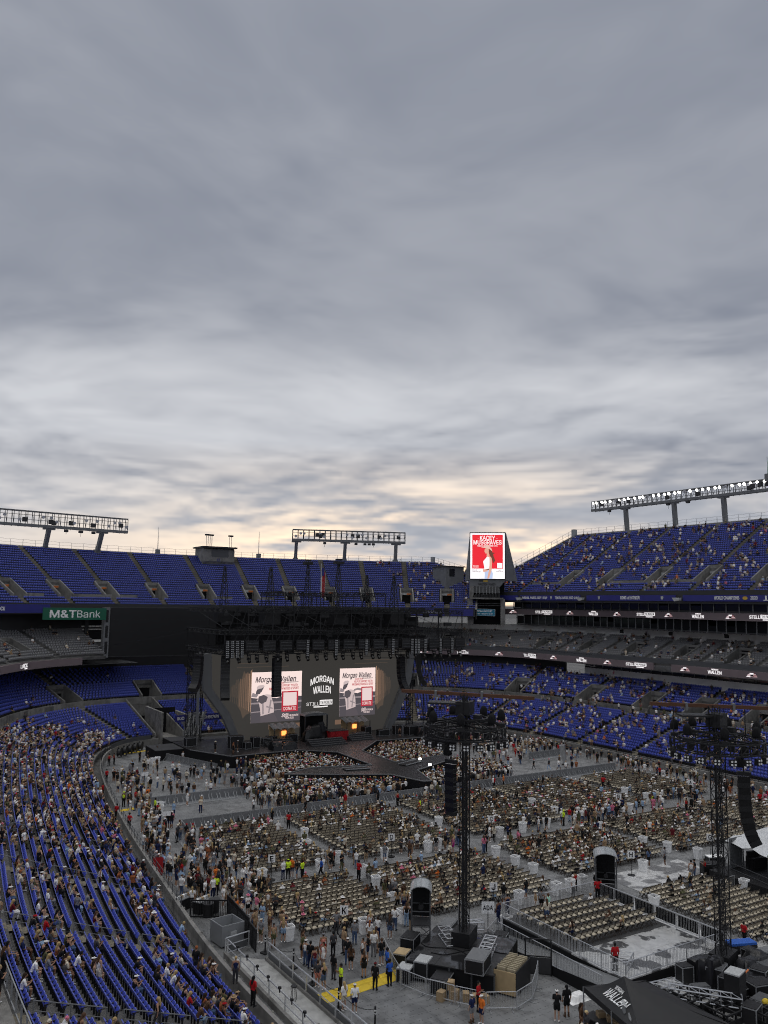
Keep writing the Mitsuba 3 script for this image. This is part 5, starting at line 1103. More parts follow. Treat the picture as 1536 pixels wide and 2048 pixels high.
for i, (x, y, z, s) in enumerate(((32.0, 43.9, 0, .55), (32.7, 43.5, 0, .6), (32.6, 43.7, .6, .5), (33.3, 43.1, 0, .5), (33.7, 42.6, 0, .48), (34.2, 42.3, 0, .45))):
    k = thing('cardboard_box', f'brown cardboard box at the foot of the tower platform, {["first from the left", "second from the left", "on top of the second", "third from the left", "fourth from the left", "rightmost"][i]}', 'box'); part(k, 'body', MB().cbox((x, y, z + s / 2), (s, s * .8, s), .4 + .2 * i), 'm_card'); part(k, 'flap', MB().cbox((x - .1, y - .2, z + s + .012), (s * .5, s * .4, .02), .4 + .2 * i), 'm_card')
mtl('m_card', concrete((.36, .26, .15), .3, 3), .8)
k = thing('open_gate_frame', 'black mesh gate frame standing right of the chair crate', 'gate'); mb = MB(); a, b = np.array([39.0, 44.0, 0]), np.array([40.3, 42.9, 0])
for e in (a, b): mb.bar(e, e + (0, 0, 2.3), .07)
for z in (.1, 1.2, 2.3): mb.bar(a + (0, 0, z), b + (0, 0, z), .07)
part(k, 'frame', mb, 'm_black'); part(k, 'mesh_panel', MB().bar(a + (0, 0, .6), b + (0, 0, .6), .03, 1.05), 'm_dark')

# follow-spot shelters: scaffold, clear arched hood
def shelter(label, x, y, yaw, z0, zc, h, w=1.5, d=1.9, curtain=False):
    k = thing('spot_shelter', label, 'shelter'); m = mat(x, y, 0, yaw); fr, sk = MB(), MB()
    for sx in (-1, 1):
        for sy in (-1, 1): p = (m @ np.array([sx * w / 2, sy * d / 2, 0, 1]))[:3]; fr.tube(p + (0, 0, z0), p + (0, 0, zc + h), .05, n=6)
    for z in (z0 + .1, zc - .05, zc + 1.0):
        for a, b in (((-1, -1), (1, -1)), ((1, -1), (1, 1)), ((1, 1), (-1, 1)), ((-1, 1), (-1, -1))):
            P, Q = [(m @ np.array([e[0] * w / 2, e[1] * d / 2, z, 1]))[:3] for e in (a, b)]; fr.tube(P, Q, .04, n=6)
            if z < zc - .3: fr.tube(P, Q + (0, 0, zc - z0 - .3), .03, n=5)
    part(k, 'scaffold', fr, 'm_grey_dark'); part(k, 'floor', MB().box((-w / 2, -d / 2, zc), (w / 2, d / 2, zc + .06), m=m), 'm_dark')
    t = np.linspace(0, np.pi, 9); X = -np.cos(t) * w * .56; Z = zc + h + np.sin(t) * .42; n = len(t); v = [(m @ np.array([xx, yy, zz, 1]))[:3] for yy in (-d * .58, d * .58) for xx, zz in zip(X, Z)]; i = np.arange(n - 1)
    part(k, 'clear_hood', MB().raw(v, np.stack([i, i + 1, i + 1 + n, i + n], 1)), 'm_plastic'); hb = MB()
    for j in (0, 1):
        for q in range(n - 1): hb.bar(v[j * n + q], v[j * n + q + 1], .05)
    for q in (0, n // 2, n - 1): hb.bar(v[q], v[n + q], .05)
    part(k, 'hood_ribs', hb, 'm_galv')
    if curtain: part(k, 'grey_curtain', MB().box((-w / 2 - .02, -d / 2, zc + .1), (-w / 2 + .02, d / 2, zc + h), m=m), 'm_smoke')
    part(k, 'black_curtain', MB().box((-w / 2, d / 2, zc + .1), (w / 2, d / 2 + .04, zc + h), m=m), 'm_black_cloth')
    part(k, 'spotlight', MB().tube((m @ np.array([0, .5, zc + 1.0, 1]))[:3], (m @ np.array([0, -.5, zc + 1.15, 1]))[:3], .18, n=10), 'm_black')
mtl('m_plastic', (.30, .32, .33), .16, spec=.6)
shelter('scaffold shelter with a clear arched hood behind the near tower platform', 36.0, 52.0, -.62, 0, 1.35, 2.35, 1.35, 1.7)
shelter('grey curtained shelter with an arched hood at the far corner of the chair platform', 55.4, 52.2, -.75, 0, .5, 2.7, 1.7, 1.9, True)

# ---- accessible seating platform with ramp and railings
ax0, ax1, ay0, ay1, az = 42.4, 52.3, 38.4, 50.4, .95
k = thing('seating_platform', 'raised platform with wet silver decking, black skirt and rows of chairs', 'platform')
for i in range(4):
    for j in range(5): part(k, 'deck_panel', MB().box((ax0 + i * 2.475 + .008, ay0 + j * 2.4 + .008, az - .08), (ax0 + (i + 1) * 2.475 - .008, ay0 + (j + 1) * 2.4 - .008, az + .003 * ((i + j) % 2))), 'm_wet_alu' if j < 2 else 'm_rubber')
part(k, 'skirt', MB().box((ax0 + .02, ay0 + .02, 0), (ax1 - .02, ay1 - .02, az - .09)), 'm_black_cloth')
mtl('m_rubber', concrete((.055, .055, .056), .7, 2), .5)
def wet_alu(p, n, uv):
    a = mikit.fbm(p.x * .9 + 2, p.y * .9, 9, 4); b = mikit.fbm(p.x * 2.3, p.y * 2.3, 1, 3)
    dark = 1 - mikit.smoothstep(.36, .43, a + .14 * (b - .5))
    return mikit.mix((.55, .55, .54), (.09, .09, .092), dark) * (.8 + .4 * b)
scene['m_wet_alu'] = {'type': 'twosided', 'bsdf': {'type': 'principled', 'base_color': mikit.proc(wet_alu), 'roughness': .28, 'metallic': .35, 'specular': .6}}
def railing(label, P, Q, z, h=1.1, bars=.14, panel=None):
    k = thing('railing', label, 'railing'); P, Q = np.array([*P, z], float), np.array([*Q, z], float); L = np.linalg.norm(Q - P); d = (Q - P) / L; U = np.array([0, 0, 1.0]); f, b = MB(), MB()
    for zz in (.12, h): f.tube(P + U * zz, Q + U * zz, .028, n=6)
    n = max(1, round(L / 2.0))
    for i in range(n + 1): e = P + d * L * i / n; f.tube(e, e + U * h, .03, n=6)
    for i in range(1, int(L / bars)): e = P + d * i * bars; b.bar(e + U * .12, e + U * h, .02)
    part(k, 'frame', f, 'm_steel'); part(k, 'bars', b, 'm_steel')
    if panel:
        for i in range(n): a, c = P + d * L * (i + .06) / n, P + d * L * (i + .94) / n; part(k, 'dark_panel', MB().bar(a + U * .6 + (.05, 0, 0), c + U * .6 + (.05, 0, 0), .03, .8), 'm_black_cloth')
railing('silver barred railing along the far side of the chair platform', (ax0, ay1), (ax1, ay1), az); railing('silver barred railing along the near side of the chair platform', (ax0, ay0), (ax1, ay0), az)
railing('silver barred railing between the chair platform and its ramp', (ax0, ay0), (ax0, ay1), az); railing('barred railing with dark panels along the right side of the chair platform', (ax1, ay0), (ax1, ay1), az, panel=True)
railing('outer silver barred railing of the platform ramp', (40.5, 38.6), (40.5, 48.6), .5)
k = thing('platform_ramp', 'long grey ramp rising along the left side of the chair platform', 'ramp'); mb = MB(); mb.raw([(40.5, 49.6, .03), (42.38, 49.6, .03), (42.38, 38.6, .94), (40.5, 38.6, .94), (40.5, 49.6, 0), (42.38, 49.6, 0), (42.38, 38.6, 0), (40.5, 38.6, 0)], [[0, 3, 2, 1], [0, 1, 5, 4], [1, 2, 6, 5], [2, 3, 7, 6], [3, 0, 4, 7]]); part(k, 'surface', mb, 'm_grey')
part(k, 'skirt', MB().raw([(40.44, 49.4, 0), (40.44, 38.6, 0), (40.44, 38.6, .95), (40.44, 49.4, .06)], [[0, 1, 2, 3]]), 'm_black_cloth')
k = thing('side_deck', 'narrow silver deck with dark wet patches beside the right railing of the chair platform', 'deck'); 
for j in range(5): part(k, 'deck_panel', MB().box((ax1 + .3, 39 + j * 2.2, .0), (ax1 + 1.9, 39 + j * 2.2 + 2.18, .5)), 'm_wet_alu')

# silver floor plates between the blocks and around the mixing position
def plates(base, label, x0, x1, y0, y1, z, n, m_):
    k = thing(base, label, 'floor plates'); dx, dy = (x1 - x0) / n, (y1 - y0) / m_
    for i in range(n):
        for j in range(m_): part(k, 'plate', MB().box((x0 + i * dx + .01, y0 + j * dy + .01, .004), (x0 + (i + 1) * dx - .01, y0 + (j + 1) * dy - .01, z + .002 * ((i * 3 + j) % 3))), 'm_wet_plate')
def wet_plate(p, n, uv):
    a = mikit.fbm(p.x * .8 + 12, p.y * .8, 3, 4); b = mikit.fbm(p.x * 3.3, p.y * 3.3, 1, 3); return mikit.mix((.60, .60, .59), (.20, .20, .202), mikit.smoothstep(.43, .58, a + .2 * (b - .5))) * (.8 + .4 * b)
scene['m_wet_plate'] = {'type': 'twosided', 'bsdf': {'type': 'principled', 'base_color': mikit.proc(wet_plate), 'roughness': .3, 'metallic': .3, 'specular': .6}}
plates('silver_flooring', 'wet silver floor plates behind the shelter and below sign H', 58.5, 69.0, 51.2, 55.6, .02, 5, 2)
plates('silver_flooring', 'wet silver floor plates along the left side of the nearest right chair block', 54.4, 56.6, 41.5, 51.0, .02, 1, 5)
plates('silver_flooring', 'wet silver floor plates beside the right delay tower', 53.0, 61.0, 33.5, 40.5, .02, 4, 3)

# ---- right tower surroundings: black gear yard
k = thing('gear_platform', 'low wet platform crowded with black cases under the right delay tower', 'platform')
for i in range(5):
    for j in range(4): part(k, 'deck_panel', MB().box((44.6 + i * 2.1 + .01, 29.5 + j * 2.1 + .01, .42), (46.7 + i * 2.1 - .01, 31.6 + j * 2.1 - .01, .5 + .003 * ((i + j) % 2))), 'm_wet_alu' if (i * 5 + j * 3) % 4 else 'm_wet_black')
part(k, 'skirt', MB().box((44.62, 29.52, 0), (55.08, 37.88, .41)), 'm_black_cloth')
r2 = random.Random(21); gear = [(46.2, 36.9, 1.0, .9, 1.5), (47.7, 35.6, 1.6, 1.2, 1.7), (46.3, 33.6, .9, 1.5, 2.1), (47.2, 32.2, 1.6, .9, 1.0), (48.9, 33.4, 1.8, 1.2, 1.1), (48.6, 37.2, 1.2, 1.0, 1.3), (50.4, 34.4, 1.2, 1.2, 1.3), (52.2, 34.9, 2.0, 1.1, 1.0), (49.8, 32.0, 2.0, 1.0, .8), (51.8, 32.6, 1.4, 1.0, 1.5), (53.6, 33.8, 1.4, 1.4, 1.2), (45.4, 31.6, 1.3, 1.0, 1.3), (54.0, 36.4, 2.6, .9, .9), (46.9, 30.4, 1.4, 1.2, 1.0), (45.5, 35.2, 1.3, .7, .9), (49.4, 30.4, 1.2, 1.0, 1.2), (52.9, 36.9, 1.0, .7, 1.1)]
gear += [(x_, y_, r2.uniform(.4, .8), r2.uniform(.35, .6), r2.uniform(.3, .7)) for x_, y_ in ((46.9, 34.6), (48.2, 31.3), (50.9, 31.0), (49.7, 36.2), (52.6, 33.6), (51.2, 37.5), (47.9, 33.9), (46.2, 32.4), (53.4, 35.4), (50.3, 33.1), (45.3, 33.9), (44.9, 30.2))]
gear.sort(key=lambda g_: g_[0] * .85 - g_[1] * .53)
for i, (x, y, sx, sy, sz) in enumerate(gear): case(f'black road case on the gear platform under the right tower, {ordinal(i + 1)} from the left', x, y, .51, sx * .82, sy * .82, sz * .74, r2.uniform(-.4, .4), ['m_black', 'm_grey_dark', 'm_black', 'm_grey', 'm_black'][i % 5], 'road case', 'road cases under the right tower')
k = thing('orange_marked_case', 'black upright road case with an orange side stripe and pale lid', 'road case'); part(k, 'body', MB().cbox((45.9, 33.0, 1.6), (1.2, .9, 2.2), .3), 'm_black'); part(k, 'lid', MB().cbox((45.9, 33.0, 2.74), (1.18, .88, .08), .3), 'm_grey_light'); part(k, 'stripe', MB().cbox((46.42, 33.02, 1.9), (.06, .3, .9), .3).cbox((47.6, 33.5, 2.1), (1.3, .05, .08), .3), 'm_orange_mark')
ladder_truss('silver box truss lying across the corner of the chair platform', (42.9, 39.4, .96), (45.0, 40.6, .96), .9); ladder_truss('silver box truss on the floor behind the black tent', (43.2, 37.3, .3), (45.6, 37.0, .3), .9); ladder_truss('black and silver truss running down to the right behind the tent', (42.8, 35.4, 1.2), (45.4, 32.2, 1.2), .7)
for i, (x, y) in enumerate(((43.6, 34.8), (46.6, 31.4), (44.6, 32.6))):
    k = thing('open_rack', ['open black shelving crate behind the tent', 'open black crate with pale cross rails at the bottom right', 'empty black tray crate right of the tent'][i], 'crate'); fr, tr = MB(), MB()
    for a in (-1.2, -.4, .4, 1.2):
        for b in (-.8, 0, .8): fr.bar((x + a, y + b, .05), (x + a, y + b, 1.25), .09)
        fr.bar((x + a, y - .8, 1.25), (x + a, y + .8, 1.25), .09)
    for b in (-.8, 0, .8): fr.bar((x - 1.2, y + b, 1.25), (x + 1.2, y + b, 1.25), .09)
    part(k, 'frame', fr, 'm_black'); part(k, 'tray', MB().box((x - 1.2, y - .8, .3), (x + 1.2, y + .8, .36)), 'm_dark'); part(k, 'side', MB().box((x - 1.24, y - .84, .05), (x - 1.2, y + .84, .9)).box((x - 1.2, y - .84, .05), (x + 1.2, y - .8, .9)), 'm_black')
k = thing('blue_tarp_case', 'long case covered with a bright blue tarpaulin beside the right tower', 'covered case'); part(k, 'body', MB().cbox((54.2, 38.4, .5), (2.1, .8, .8), -.35), 'm_black'); part(k, 'tarpaulin', MB().cbox((54.2, 38.4, .98), (2.0, .84, .16), -.35), 'm_blue_tarp')
for i, (c, s_) in enumerate((((47.8, 36.2, .51), (1.2, 1.0, 1.9)), ((51.6, 36.0, .51), (1.6, 1.0, 1.2)), ((49.4, 34.4, .51), (1.7, .9, .9)))):
    k = thing('covered_gear', ['tall gear wrapped in shiny black sheeting on the gear platform', 'low gear under black sheeting at the right tower foot', 'coil of black cable and sheeting before the right tower'][i], 'covered equipment'); part(k, 'sheeting', drape(c, s_, i + 11), 'm_black_gloss', smooth=35)
for i in range(8):
    k = thing('cable_coil', f'coil of black cable lying among the road cases, {ordinal(i + 1)} from the left', 'cable', 'cable coils on the gear platform'); cx, cy = 45.4 + 1.15 * i, r2.uniform(30, 37.4); mb = MB()
    for j in range(3):
        t = np.linspace(0, 2 * np.pi, 11); P = np.c_[cx + (.42 - .07 * j) * np.cos(t), cy + (.34 - .05 * j) * np.sin(t), .54 + .05 * j + 0 * t]
        for p_, q_ in zip(P[:-1], P[1:]): mb.bar(p_, q_, .05)
    put(k, mb, 'm_black')
for i, (a_, b_) in enumerate((((45.0, 31.2), (50.6, 36.8)), ((46.6, 37.2), (54.6, 33.0)), ((33.4, 47.6), (38.4, 45.0)), ((34.0, 49.4), (36.2, 44.2)))):
    k = thing('loose_cable', ['black cable snaking across the gear platform toward the right tower', 'black cable running along the front of the gear platform', 'black cable across the near tower platform deck', 'second black cable across the near tower platform, further left'][i], 'cable'); t = np.linspace(0, 1, 15); zz = .54 if i < 2 else 1.24; mb = MB()
    P = np.c_[a_[0] + (b_[0] - a_[0]) * t + .35 * np.sin(t * 9 + i), a_[1] + (b_[1] - a_[1]) * t + .3 * np.cos(t * 7 + i), zz + 0 * t]
    for p_, q_ in zip(P[:-1], P[1:]): mb.bar(p_, q_, .05)
    put(k, mb, 'm_black')
k = thing('yellow_hard_hat', 'yellow hard hat lying on a case near the bottom right', 'hard hat'); put(k, lump((45.7, 30.9, 1.9), (.2, .16, .16), 5, 2), 'm_yellow', smooth=60)
# mixing position tent at the right edge
k = thing('mixing_tent', 'front of house mixing shelter with a pale silver arched tarpaulin roof at the right edge', 'tent')
n = 13; t = np.linspace(0, np.pi, n); mb = MB(); rowsv = []
for j, f in enumerate(np.linspace(0, 1, 6)):
    o = np.array([67.3, 44.6, 0]) + np.array([1.7, 5.6, 0]) * f; q = np.linspace(0, 1, n)
    rowsv.append(np.c_[o[0] + 11 * q, o[1] - 2.6 * q, 3.15 + .75 * np.sin(q * np.pi) + .12 * np.sin(q * 40 + j) + .15 * np.sin(f * 19)])
vv = np.vstack(rowsv); fs = [[j * n + i, j * n + i + 1, (j + 1) * n + i + 1, (j + 1) * n + i] for j in range(5) for i in range(n - 1)]
part(k, 'roof_tarpaulin', MB().raw(vv, fs), 'm_silver_tarp', smooth=30); mtl('m_silver_tarp', (.62, .63, .63), .35, metal=.25)
part(k, 'grey_side_curtain', MB().box((68.6, 49.4, .9), (70.4, 49.5, 3.5)).box((68.8, 49.3, .9), (69.4, 49.4, 3.4)), 'm_smoke'); part(k, 'rear_curtain', MB().box((70.4, 44.3, .85), (79, 44.4, 3.2)).box((79, 44.3, .85), (79.1, 49, 3.2)), 'm_black_cloth')
for i in range(5): part(k, 'console_desk', MB().cbox((71.2 + 1.7 * i, 48.6, 1.3), (1.5, .9, .9), .1 * i - .2).cbox((71.2 + 1.7 * i, 48.9, 1.95), (1.3, .25, .5), .1 * i - .2), 'm_black')
mb = MB()
for x, y in ((68.6, 49.4), (67.5, 44.9), (70.8, 49.6), (72.5, 44.5)): mb.tube((x, y, 0), (x, y, 3.3), .06, n=6)
for z in (.9, 1.4): mb.bar((67.5, 44.9, z), (68.6, 49.4, z), .05)
part(k, 'posts', mb, 'm_grey_dark'); part(k, 'platform', MB().box((66.6, 43.5, .02), (80, 50.2, .85)), 'm_black'); 
for i, (x, y) in enumerate(((67.8, 51.0), (69.9, 52.0))): case(['black console case in front of the mixing shelter', 'black case with pale papers beside the mixing shelter'][i], x, y, .02, 1.6, .8, 1.05, -.4, ['m_black', 'm_white'][i])
k = thing('umbrella_folded', 'tall narrow silver wrapped stand on the floor right of the stage', 'covered stand'); part(k, 'wrap', MB().tube((93.6, 96.2, .1), (93.2, 96.4, 3.0), .26, .52, n=12), 'm_alu', smooth=50); part(k, 'foot', MB().tube((93.6, 96.2, .005), (93.6, 96.2, .12), .5, n=12), 'm_black')

# ---- black canopy tent at the bottom
TA, TB, TC, TD, TP = [np.array(p) for p in ((37.3, 37.0, 2.25), (35.7, 31.2, 2.25), (40.9, 29.6, 2.25), (41.1, 35.7, 2.25), (38.2, 34.7, 3.5))]
k = thing('canopy_tent', 'black peaked merchandise tent with white lettering and faces at the bottom edge', 'tent')
def slope(a, b, name, n=9):
    mb = MB(); V = []
    for i in range(n):
        f = i / (n - 1)
        for j in range(n):
            g = j / (n - 1); p = (a * (1 - g) + b * g) * (1 - f) + TP * f; p = p - np.array([0, 0, .22 * math.sin(math.pi * f) * (1 - .3 * math.sin(math.pi * g))]) + np.array([0, 0, .03 * math.sin(11 * g + 5 * f)]) * (1 - f); V.append(p)
    return part(k, name, mb.raw(V, [[i * n + j, i * n + j + 1, (i + 1) * n + j + 1, (i + 1) * n + j] for i in range(n - 1) for j in range(n - 1)]), 'm_tent', smooth=40)
mtl('m_tent', (.018, .018, .019), .55)
for a, b, nm in ((TA, TB, 'front_slope'), (TB, TC, 'near_slope'), (TC, TD, 'rear_slope'), (TD, TA, 'far_slope')): slope(a, b, nm)
va = MB()
for a, b in ((TA, TB), (TB, TC), (TC, TD), (TD, TA)): va.bar(a - (0, 0, .14), b - (0, 0, .14), .03, .32)
part(k, 'valance', va, 'm_tent'); mb = MB()
for c in (TA, TB, TC, TD, (TA + TB) / 2): mb.bar((c[0], c[1], 0), c, .06)
part(k, 'legs', mb, 'm_galv')
def sail(name, st, h, w_, u0, v0, bold=True, bsdf='m_white', shear=0):
    "lettering laid on the front slope: u along A-B, v up the slope (0..1)"
    v, f = text(st, h, w_, bold, .01); L = np.linalg.norm(TB - TA); P = []
    v = np.array(v); tri = np.array(f); tri = tri[(v[tri][:, :, 2] > .005).all(1)]
    m = trimesh.Trimesh(v, tri, process=True); m.merge_vertices(); m = m.subdivide_to_size(.12); v, tri = np.array(m.vertices), np.array(m.faces)
    for x, y, z in v:
        x += y * shear; ff = v0 + y / 1.9; gg = u0 + (x / L) / max(.15, 1 - ff); p = (TA * (1 - gg) + TB * gg) * (1 - ff) + TP * ff - np.array([0, 0, .22 * math.sin(math.pi * ff) * (1 - .3 * math.sin(math.pi * min(1, max(0, gg))))]) + np.array([0, 0, .03 * math.sin(11 * gg + 5 * ff)]) * (1 - ff); P.append(p + np.array([-.012, .002, .03]))
    return part(k, name, MB().raw(P, tri), bsdf)
sail('lettering', 'WALLEN', .56, 2.0, .20, .26); sail('lettering', 'MORGAN', .2, .75, .31, .60)
def patch(name, pts, bsdf, off):
    tv, tf = trimesh.creation.triangulate_polygon(Polygon(pts), engine='earcut'); P = []
    for gg, ff in tv - np.array([.13, 0]): P.append((TA * (1 - gg) + TB * gg) * (1 - ff) + TP * ff - np.array([0, 0, .22 * math.sin(math.pi * ff) * (1 - .3 * math.sin(math.pi * gg))]) + np.array([-off, 0, .035 + off]))
    return part(k, name, MB().raw(P, tf), bsdf)
patch('printed_figure', [(.76, .46), (.80, .52), (.86, .50), (.92, .42), (.90, .38), (.84, .40), (.80, .41)], 'm_grey_light', .01); patch('printed_figure', [(.80, .38), (.87, .38), (.88, .26), (.84, .18), (.79, .24)], 'm_grey_dark', .012); patch('printed_figure', [(.93, .30), (.97, .34), (.99, .24), (.97, .14), (.93, .18)], 'm_grey', .014)
vm_ = wall_frame(TA + np.array([-.02, -.2, 0]), TB - TA); letters(k, 'valance_lettering', 'STILL THE PROBLEM', vm_, .17, 2.6, .5, -.23, None, 'm_grey_light', depth=.01)
d2 = (TD - TA); vm2 = wall_frame(TD * .8 + TA * .2 + np.array([0, .03, -.05]), -d2)
k2 = thing('merch_table', 'table with boxes and cloth under the black canopy tent', 'table'); part(k2, 'top', MB().cbox((37.6, 34.6, .95), (1.0, 4.0, .06), .2), 'm_dark'); part(k2, 'cloth', MB().cbox((37.6, 34.6, .46), (.95, 3.9, .9), .2), 'm_black_cloth'); 
for i in range(5): part(k2, 'box', MB().cbox((37.55 + .12 * (i % 2), 33.3 + .65 * i, 1.12), (.4, .45, .28), .3 * i), 'm_card')
k = thing('plastic_heap', 'crumpled heap of white plastic sheet on the floor left of the tent', 'plastic sheet'); put(k, drape((39.4, 39.7, .01), (.8, .5, .5), 19), 'm_white', smooth=20)

# ---- pale ramp, scissor box, tables and gates along the near wall
mtl('m_ramp', concrete((.34, .34, .33), .5), .7)
k = thing('wall_ramp', 'pale concrete access ramp along the foot of the near blue stand', 'ramp'); part(k, 'surface', MB().raw([(22.7, 56.5, .05), (24.9, 54.6, .05), (25.3, 26, .02), (22.6, 26, .02)], [[0, 3, 2, 1]]), 'm_ramp'); part(k, 'kerb', MB().bar((24.9, 54.6, .12), (25.3, 26, .12), .2, .25).bar((22.6, 56.4, .2), (22.4, 26, .2), .22, .4), 'm_concrete')
def solid_rail(label, P, Q, z, h=1.1, n=6, bs='m_grey_dark', infill=True):
    k = thing('ramp_rail', label, 'railing'); P, Q = np.array([*P, z]), np.array([*Q, z]); U = np.array([0, 0, 1.0]); f = MB()
    for zz in (.12, h * .55, h): f.tube(P + U * zz, Q + U * zz, .03 if zz < h else .045, n=6)
    for i in range(n + 1): e = P + (Q - P) * i / n; f.bar(e, e + U * h, .08)
    part(k, 'frame', f, 'm_steel')
    if infill:
        for i in range(n): a, b = P + (Q - P) * (i + .05) / n, P + (Q - P) * (i + .95) / n; part(k, 'infill_panel', MB().bar(a + U * .34, b + U * .34, .03, .42), bs)
solid_rail('silver railing with dark infill along the floor side of the pale ramp', (24.95, 54.4), (25.3, 28), .05, 1.2, 14); solid_rail('silver railing along the stand side of the pale ramp', (22.7, 56.2), (22.6, 28), .1, 1.15, 12, infill=False); solid_rail('short silver railing across the head of the pale ramp', (22.7, 56.6), (24.6, 57.0), .1, 1.1, 1)
mb = MB(); k = thing('wall_lamps', 'row of small black lamps along the stand side of the pale ramp', 'lamp row')
for i in range(14): x = 22.5 - .01 * i; mb.cbox((x, 54 - 1.7 * i, 1.58), (.15, .17, .12)); mb.bar((x, 54 - 1.7 * i, 1.3), (x, 54 - 1.7 * i, 1.6), .06)
put(k, mb, 'm_black'); labels[k]['kind'] = 'stuff'
k = thing('scissor_box', 'open grey steel box with a stencilled front beside the head of the pale ramp', 'container'); m = mat(23.7, 58.9, 0, .12)
part(k, 'walls', MB().box((-.9, -.9, .1), (.9, -.84, 1.5), m=m).box((-.9, .84, .1), (.9, .9, 1.5), m=m).box((-.9, -.84, .1), (-.84, .84, 1.5), m=m).box((.84, -.84, .1), (.9, .84, 1.5), m=m).box((-.84, -.84, .1), (.84, .84, .5), m=m), 'm_galv'); part(k, 'plate', MB().box((-.2, -.93, .7), (.3, -.9, 1.0), m=m), 'm_grey_light')
for i, (a, b, l) in enumerate((((22.9, 64.6), (25.4, 63.2), 'black barred railing panel above the grey steel box'), ((25.4, 63.2), (25.0, 58.0), 'tall black mesh gate panel right of the grey steel box'), ((25.0, 58.0), (24.8, 56.2), 'lower black mesh gate panel by the rope posts'))):
    k = thing('black_gate', l, 'gate'); P, Q = np.array([*a, 0]), np.array([*b, 0]); fr, br = MB(), MB(); h = (1.3, 1.7, 1.5)[i]
    for z in (.1, h): fr.bar(P + (0, 0, z), Q + (0, 0, z), .08)
    for f in (0, .5, 1): fr.bar(P + (Q - P) * f, P + (Q - P) * f + (0, 0, h), .09)
    for j in range(1, int(np.linalg.norm(Q - P) / .13)): e = P + (Q - P) / np.linalg.norm(Q - P) * .13 * j; br.bar(e + (0, 0, .1), e + (0, 0, h), .035)
    part(k, 'frame', fr, 'm_black'); part(k, 'bars', br, 'm_black')
    if i: part(k, 'mesh', MB().bar(P + (0, 0, h * .45), Q + (0, 0, h * .45), .02, h * .7), 'm_dark')
for i, (x, y, s_) in enumerate(((22.9, 66.6, 1), (24.2, 65.4, 1), (30.0, 67.4, 0))):
    k = thing('service_table', ['table with white boxes and bottles by the near wall', 'table with grey crates behind the near wall opening', 'small black draped counter by sign E'][i], 'table'); part(k, 'top', MB().cbox((x, y, .9), (1.6, .8, .06), .5), 'm_grey' if s_ else 'm_black'); part(k, 'cloth', MB().cbox((x, y, .43), (1.5, .72, .86), .5), 'm_black_cloth')
    for j in range(6 if s_ else 2): part(k, 'goods', MB().cbox((x - .55 + .22 * j, y - .3 + .12 * j, 1.03), (.18, .2, .2), .2 * j), ['m_white', 'm_grey_light', 'm_card'][j % 3])
for i, (x, y) in enumerate(((24.2, 64.2), (24.9, 64.8))):
    k = thing('black_barrel', ['black round bin', 'second black round bin, nearer the aisle,'][i] + ' beside the service tables by the near wall', 'bin'); part(k, 'body', MB().tube((x, y, 0), (x, y, 1.0), .38, .44, n=14), 'm_black', smooth=40); part(k, 'rim', MB().tube((x, y, .97), (x, y, 1.02), .46, n=14), 'm_dark')
k = thing('red_cart', 'red covered cart against the near wall above the service tables', 'cart'); part(k, 'body', MB().prism([(-.9, .2), (.9, .2), (.9, 1.1), (-.9, 1.7)], (23.4, 76.2, 0), (.35, .93, 0), (0, 0, 1), (.8, -.3, 0)), 'm_red'); part(k, 'wheels', MB().tube((23.9, 75.6, .2), (24.0, 75.55, .2), .2, n=12).tube((24.4, 76.6, .2), (24.5, 76.55, .2), .2, n=12), 'm_black')
k = thing('wheelchair_ledge', 'pale concrete ledge with a grey railing at the left edge above the near rows', 'ledge'); mb = MB(); strip(mb, WALL, S(21.4, 36), S(22.0, 62), 14.3, 15.9, ZW + .03); part(k, 'slab', mb, 'm_concrete')
fence(k, WALL, S(21.4, 38), S(22.0, 62), 14.2, ZW, 1.15, 1.4, (1.0, .12), .04, 'm_galv')
k = thing('bar_stool', 'tall black stool standing on the pale ramp', 'stool'); mb = MB()
for a in range(4): t = a * math.pi / 2; mb.tube((24.0 + .22 * math.cos(t), 48.4 + .22 * math.sin(t), .04), (24.0 + .12 * math.cos(t), 48.4 + .12 * math.sin(t), .85), .02, n=5)
part(k, 'legs', mb, 'm_black'); part(k, 'seat', MB().tube((24.0, 48.4, .85), (24.0, 48.4, .9), .19, n=12), 'm_black')
# ================================================================ seats and folding chairs
def rrect(w, h, r=.08, n=3):
    P = []
    for cx, cy, a0 in ((w / 2 - r, h / 2 - r, 0), (-w / 2 + r, h / 2 - r, 90), (-w / 2 + r * .4, -h / 2 + r * .4, 180), (w / 2 - r * .4, -h / 2 + r * .4, 270)):
        rr = r if a0 < 180 else r * .4
        for i in range(n): t = math.radians(a0 + 90 * i / (n - 1)); P.append((cx + rr * math.cos(t), cy + rr * math.sin(t)))
    return P
def seat_parts(lite):
    n = 2 if lite else 4; b, p, s_ = MB(), MB(), MB()
    up = np.array([0, -.34, .94]); th = np.array([0, .03, .011])
    b.prism(rrect(.415, .42, .09, n), (0, -.20, .66), (1, 0, 0), up, -th * 1.2)                    # back panel, leaning away
    if not lite: b.prism(rrect(.36, .34, .07, 3), (0, -.193, .66), (1, 0, 0), up, th * .4)          # its padded inset
    pu = np.array([0, .36, .93]); p.prism(rrect(.40, .32, .08, n), (0, .0, .56), (1, 0, 0), pu, np.array([0, -.05, .012]))  # tipped-up pan
    if lite: s_.box((-.2, -.15, .0), (.2, -.05, .42))
    else:
        for x in (-.235, .235): s_.box((x - .018, -.18, .0), (x + .018, -.08, .60)); s_.box((x - .02, -.18, .58), (x + .02, .14, .62))
        s_.box((-.22, -.12, .40), (.22, -.06, .46))
    return b, p, s_
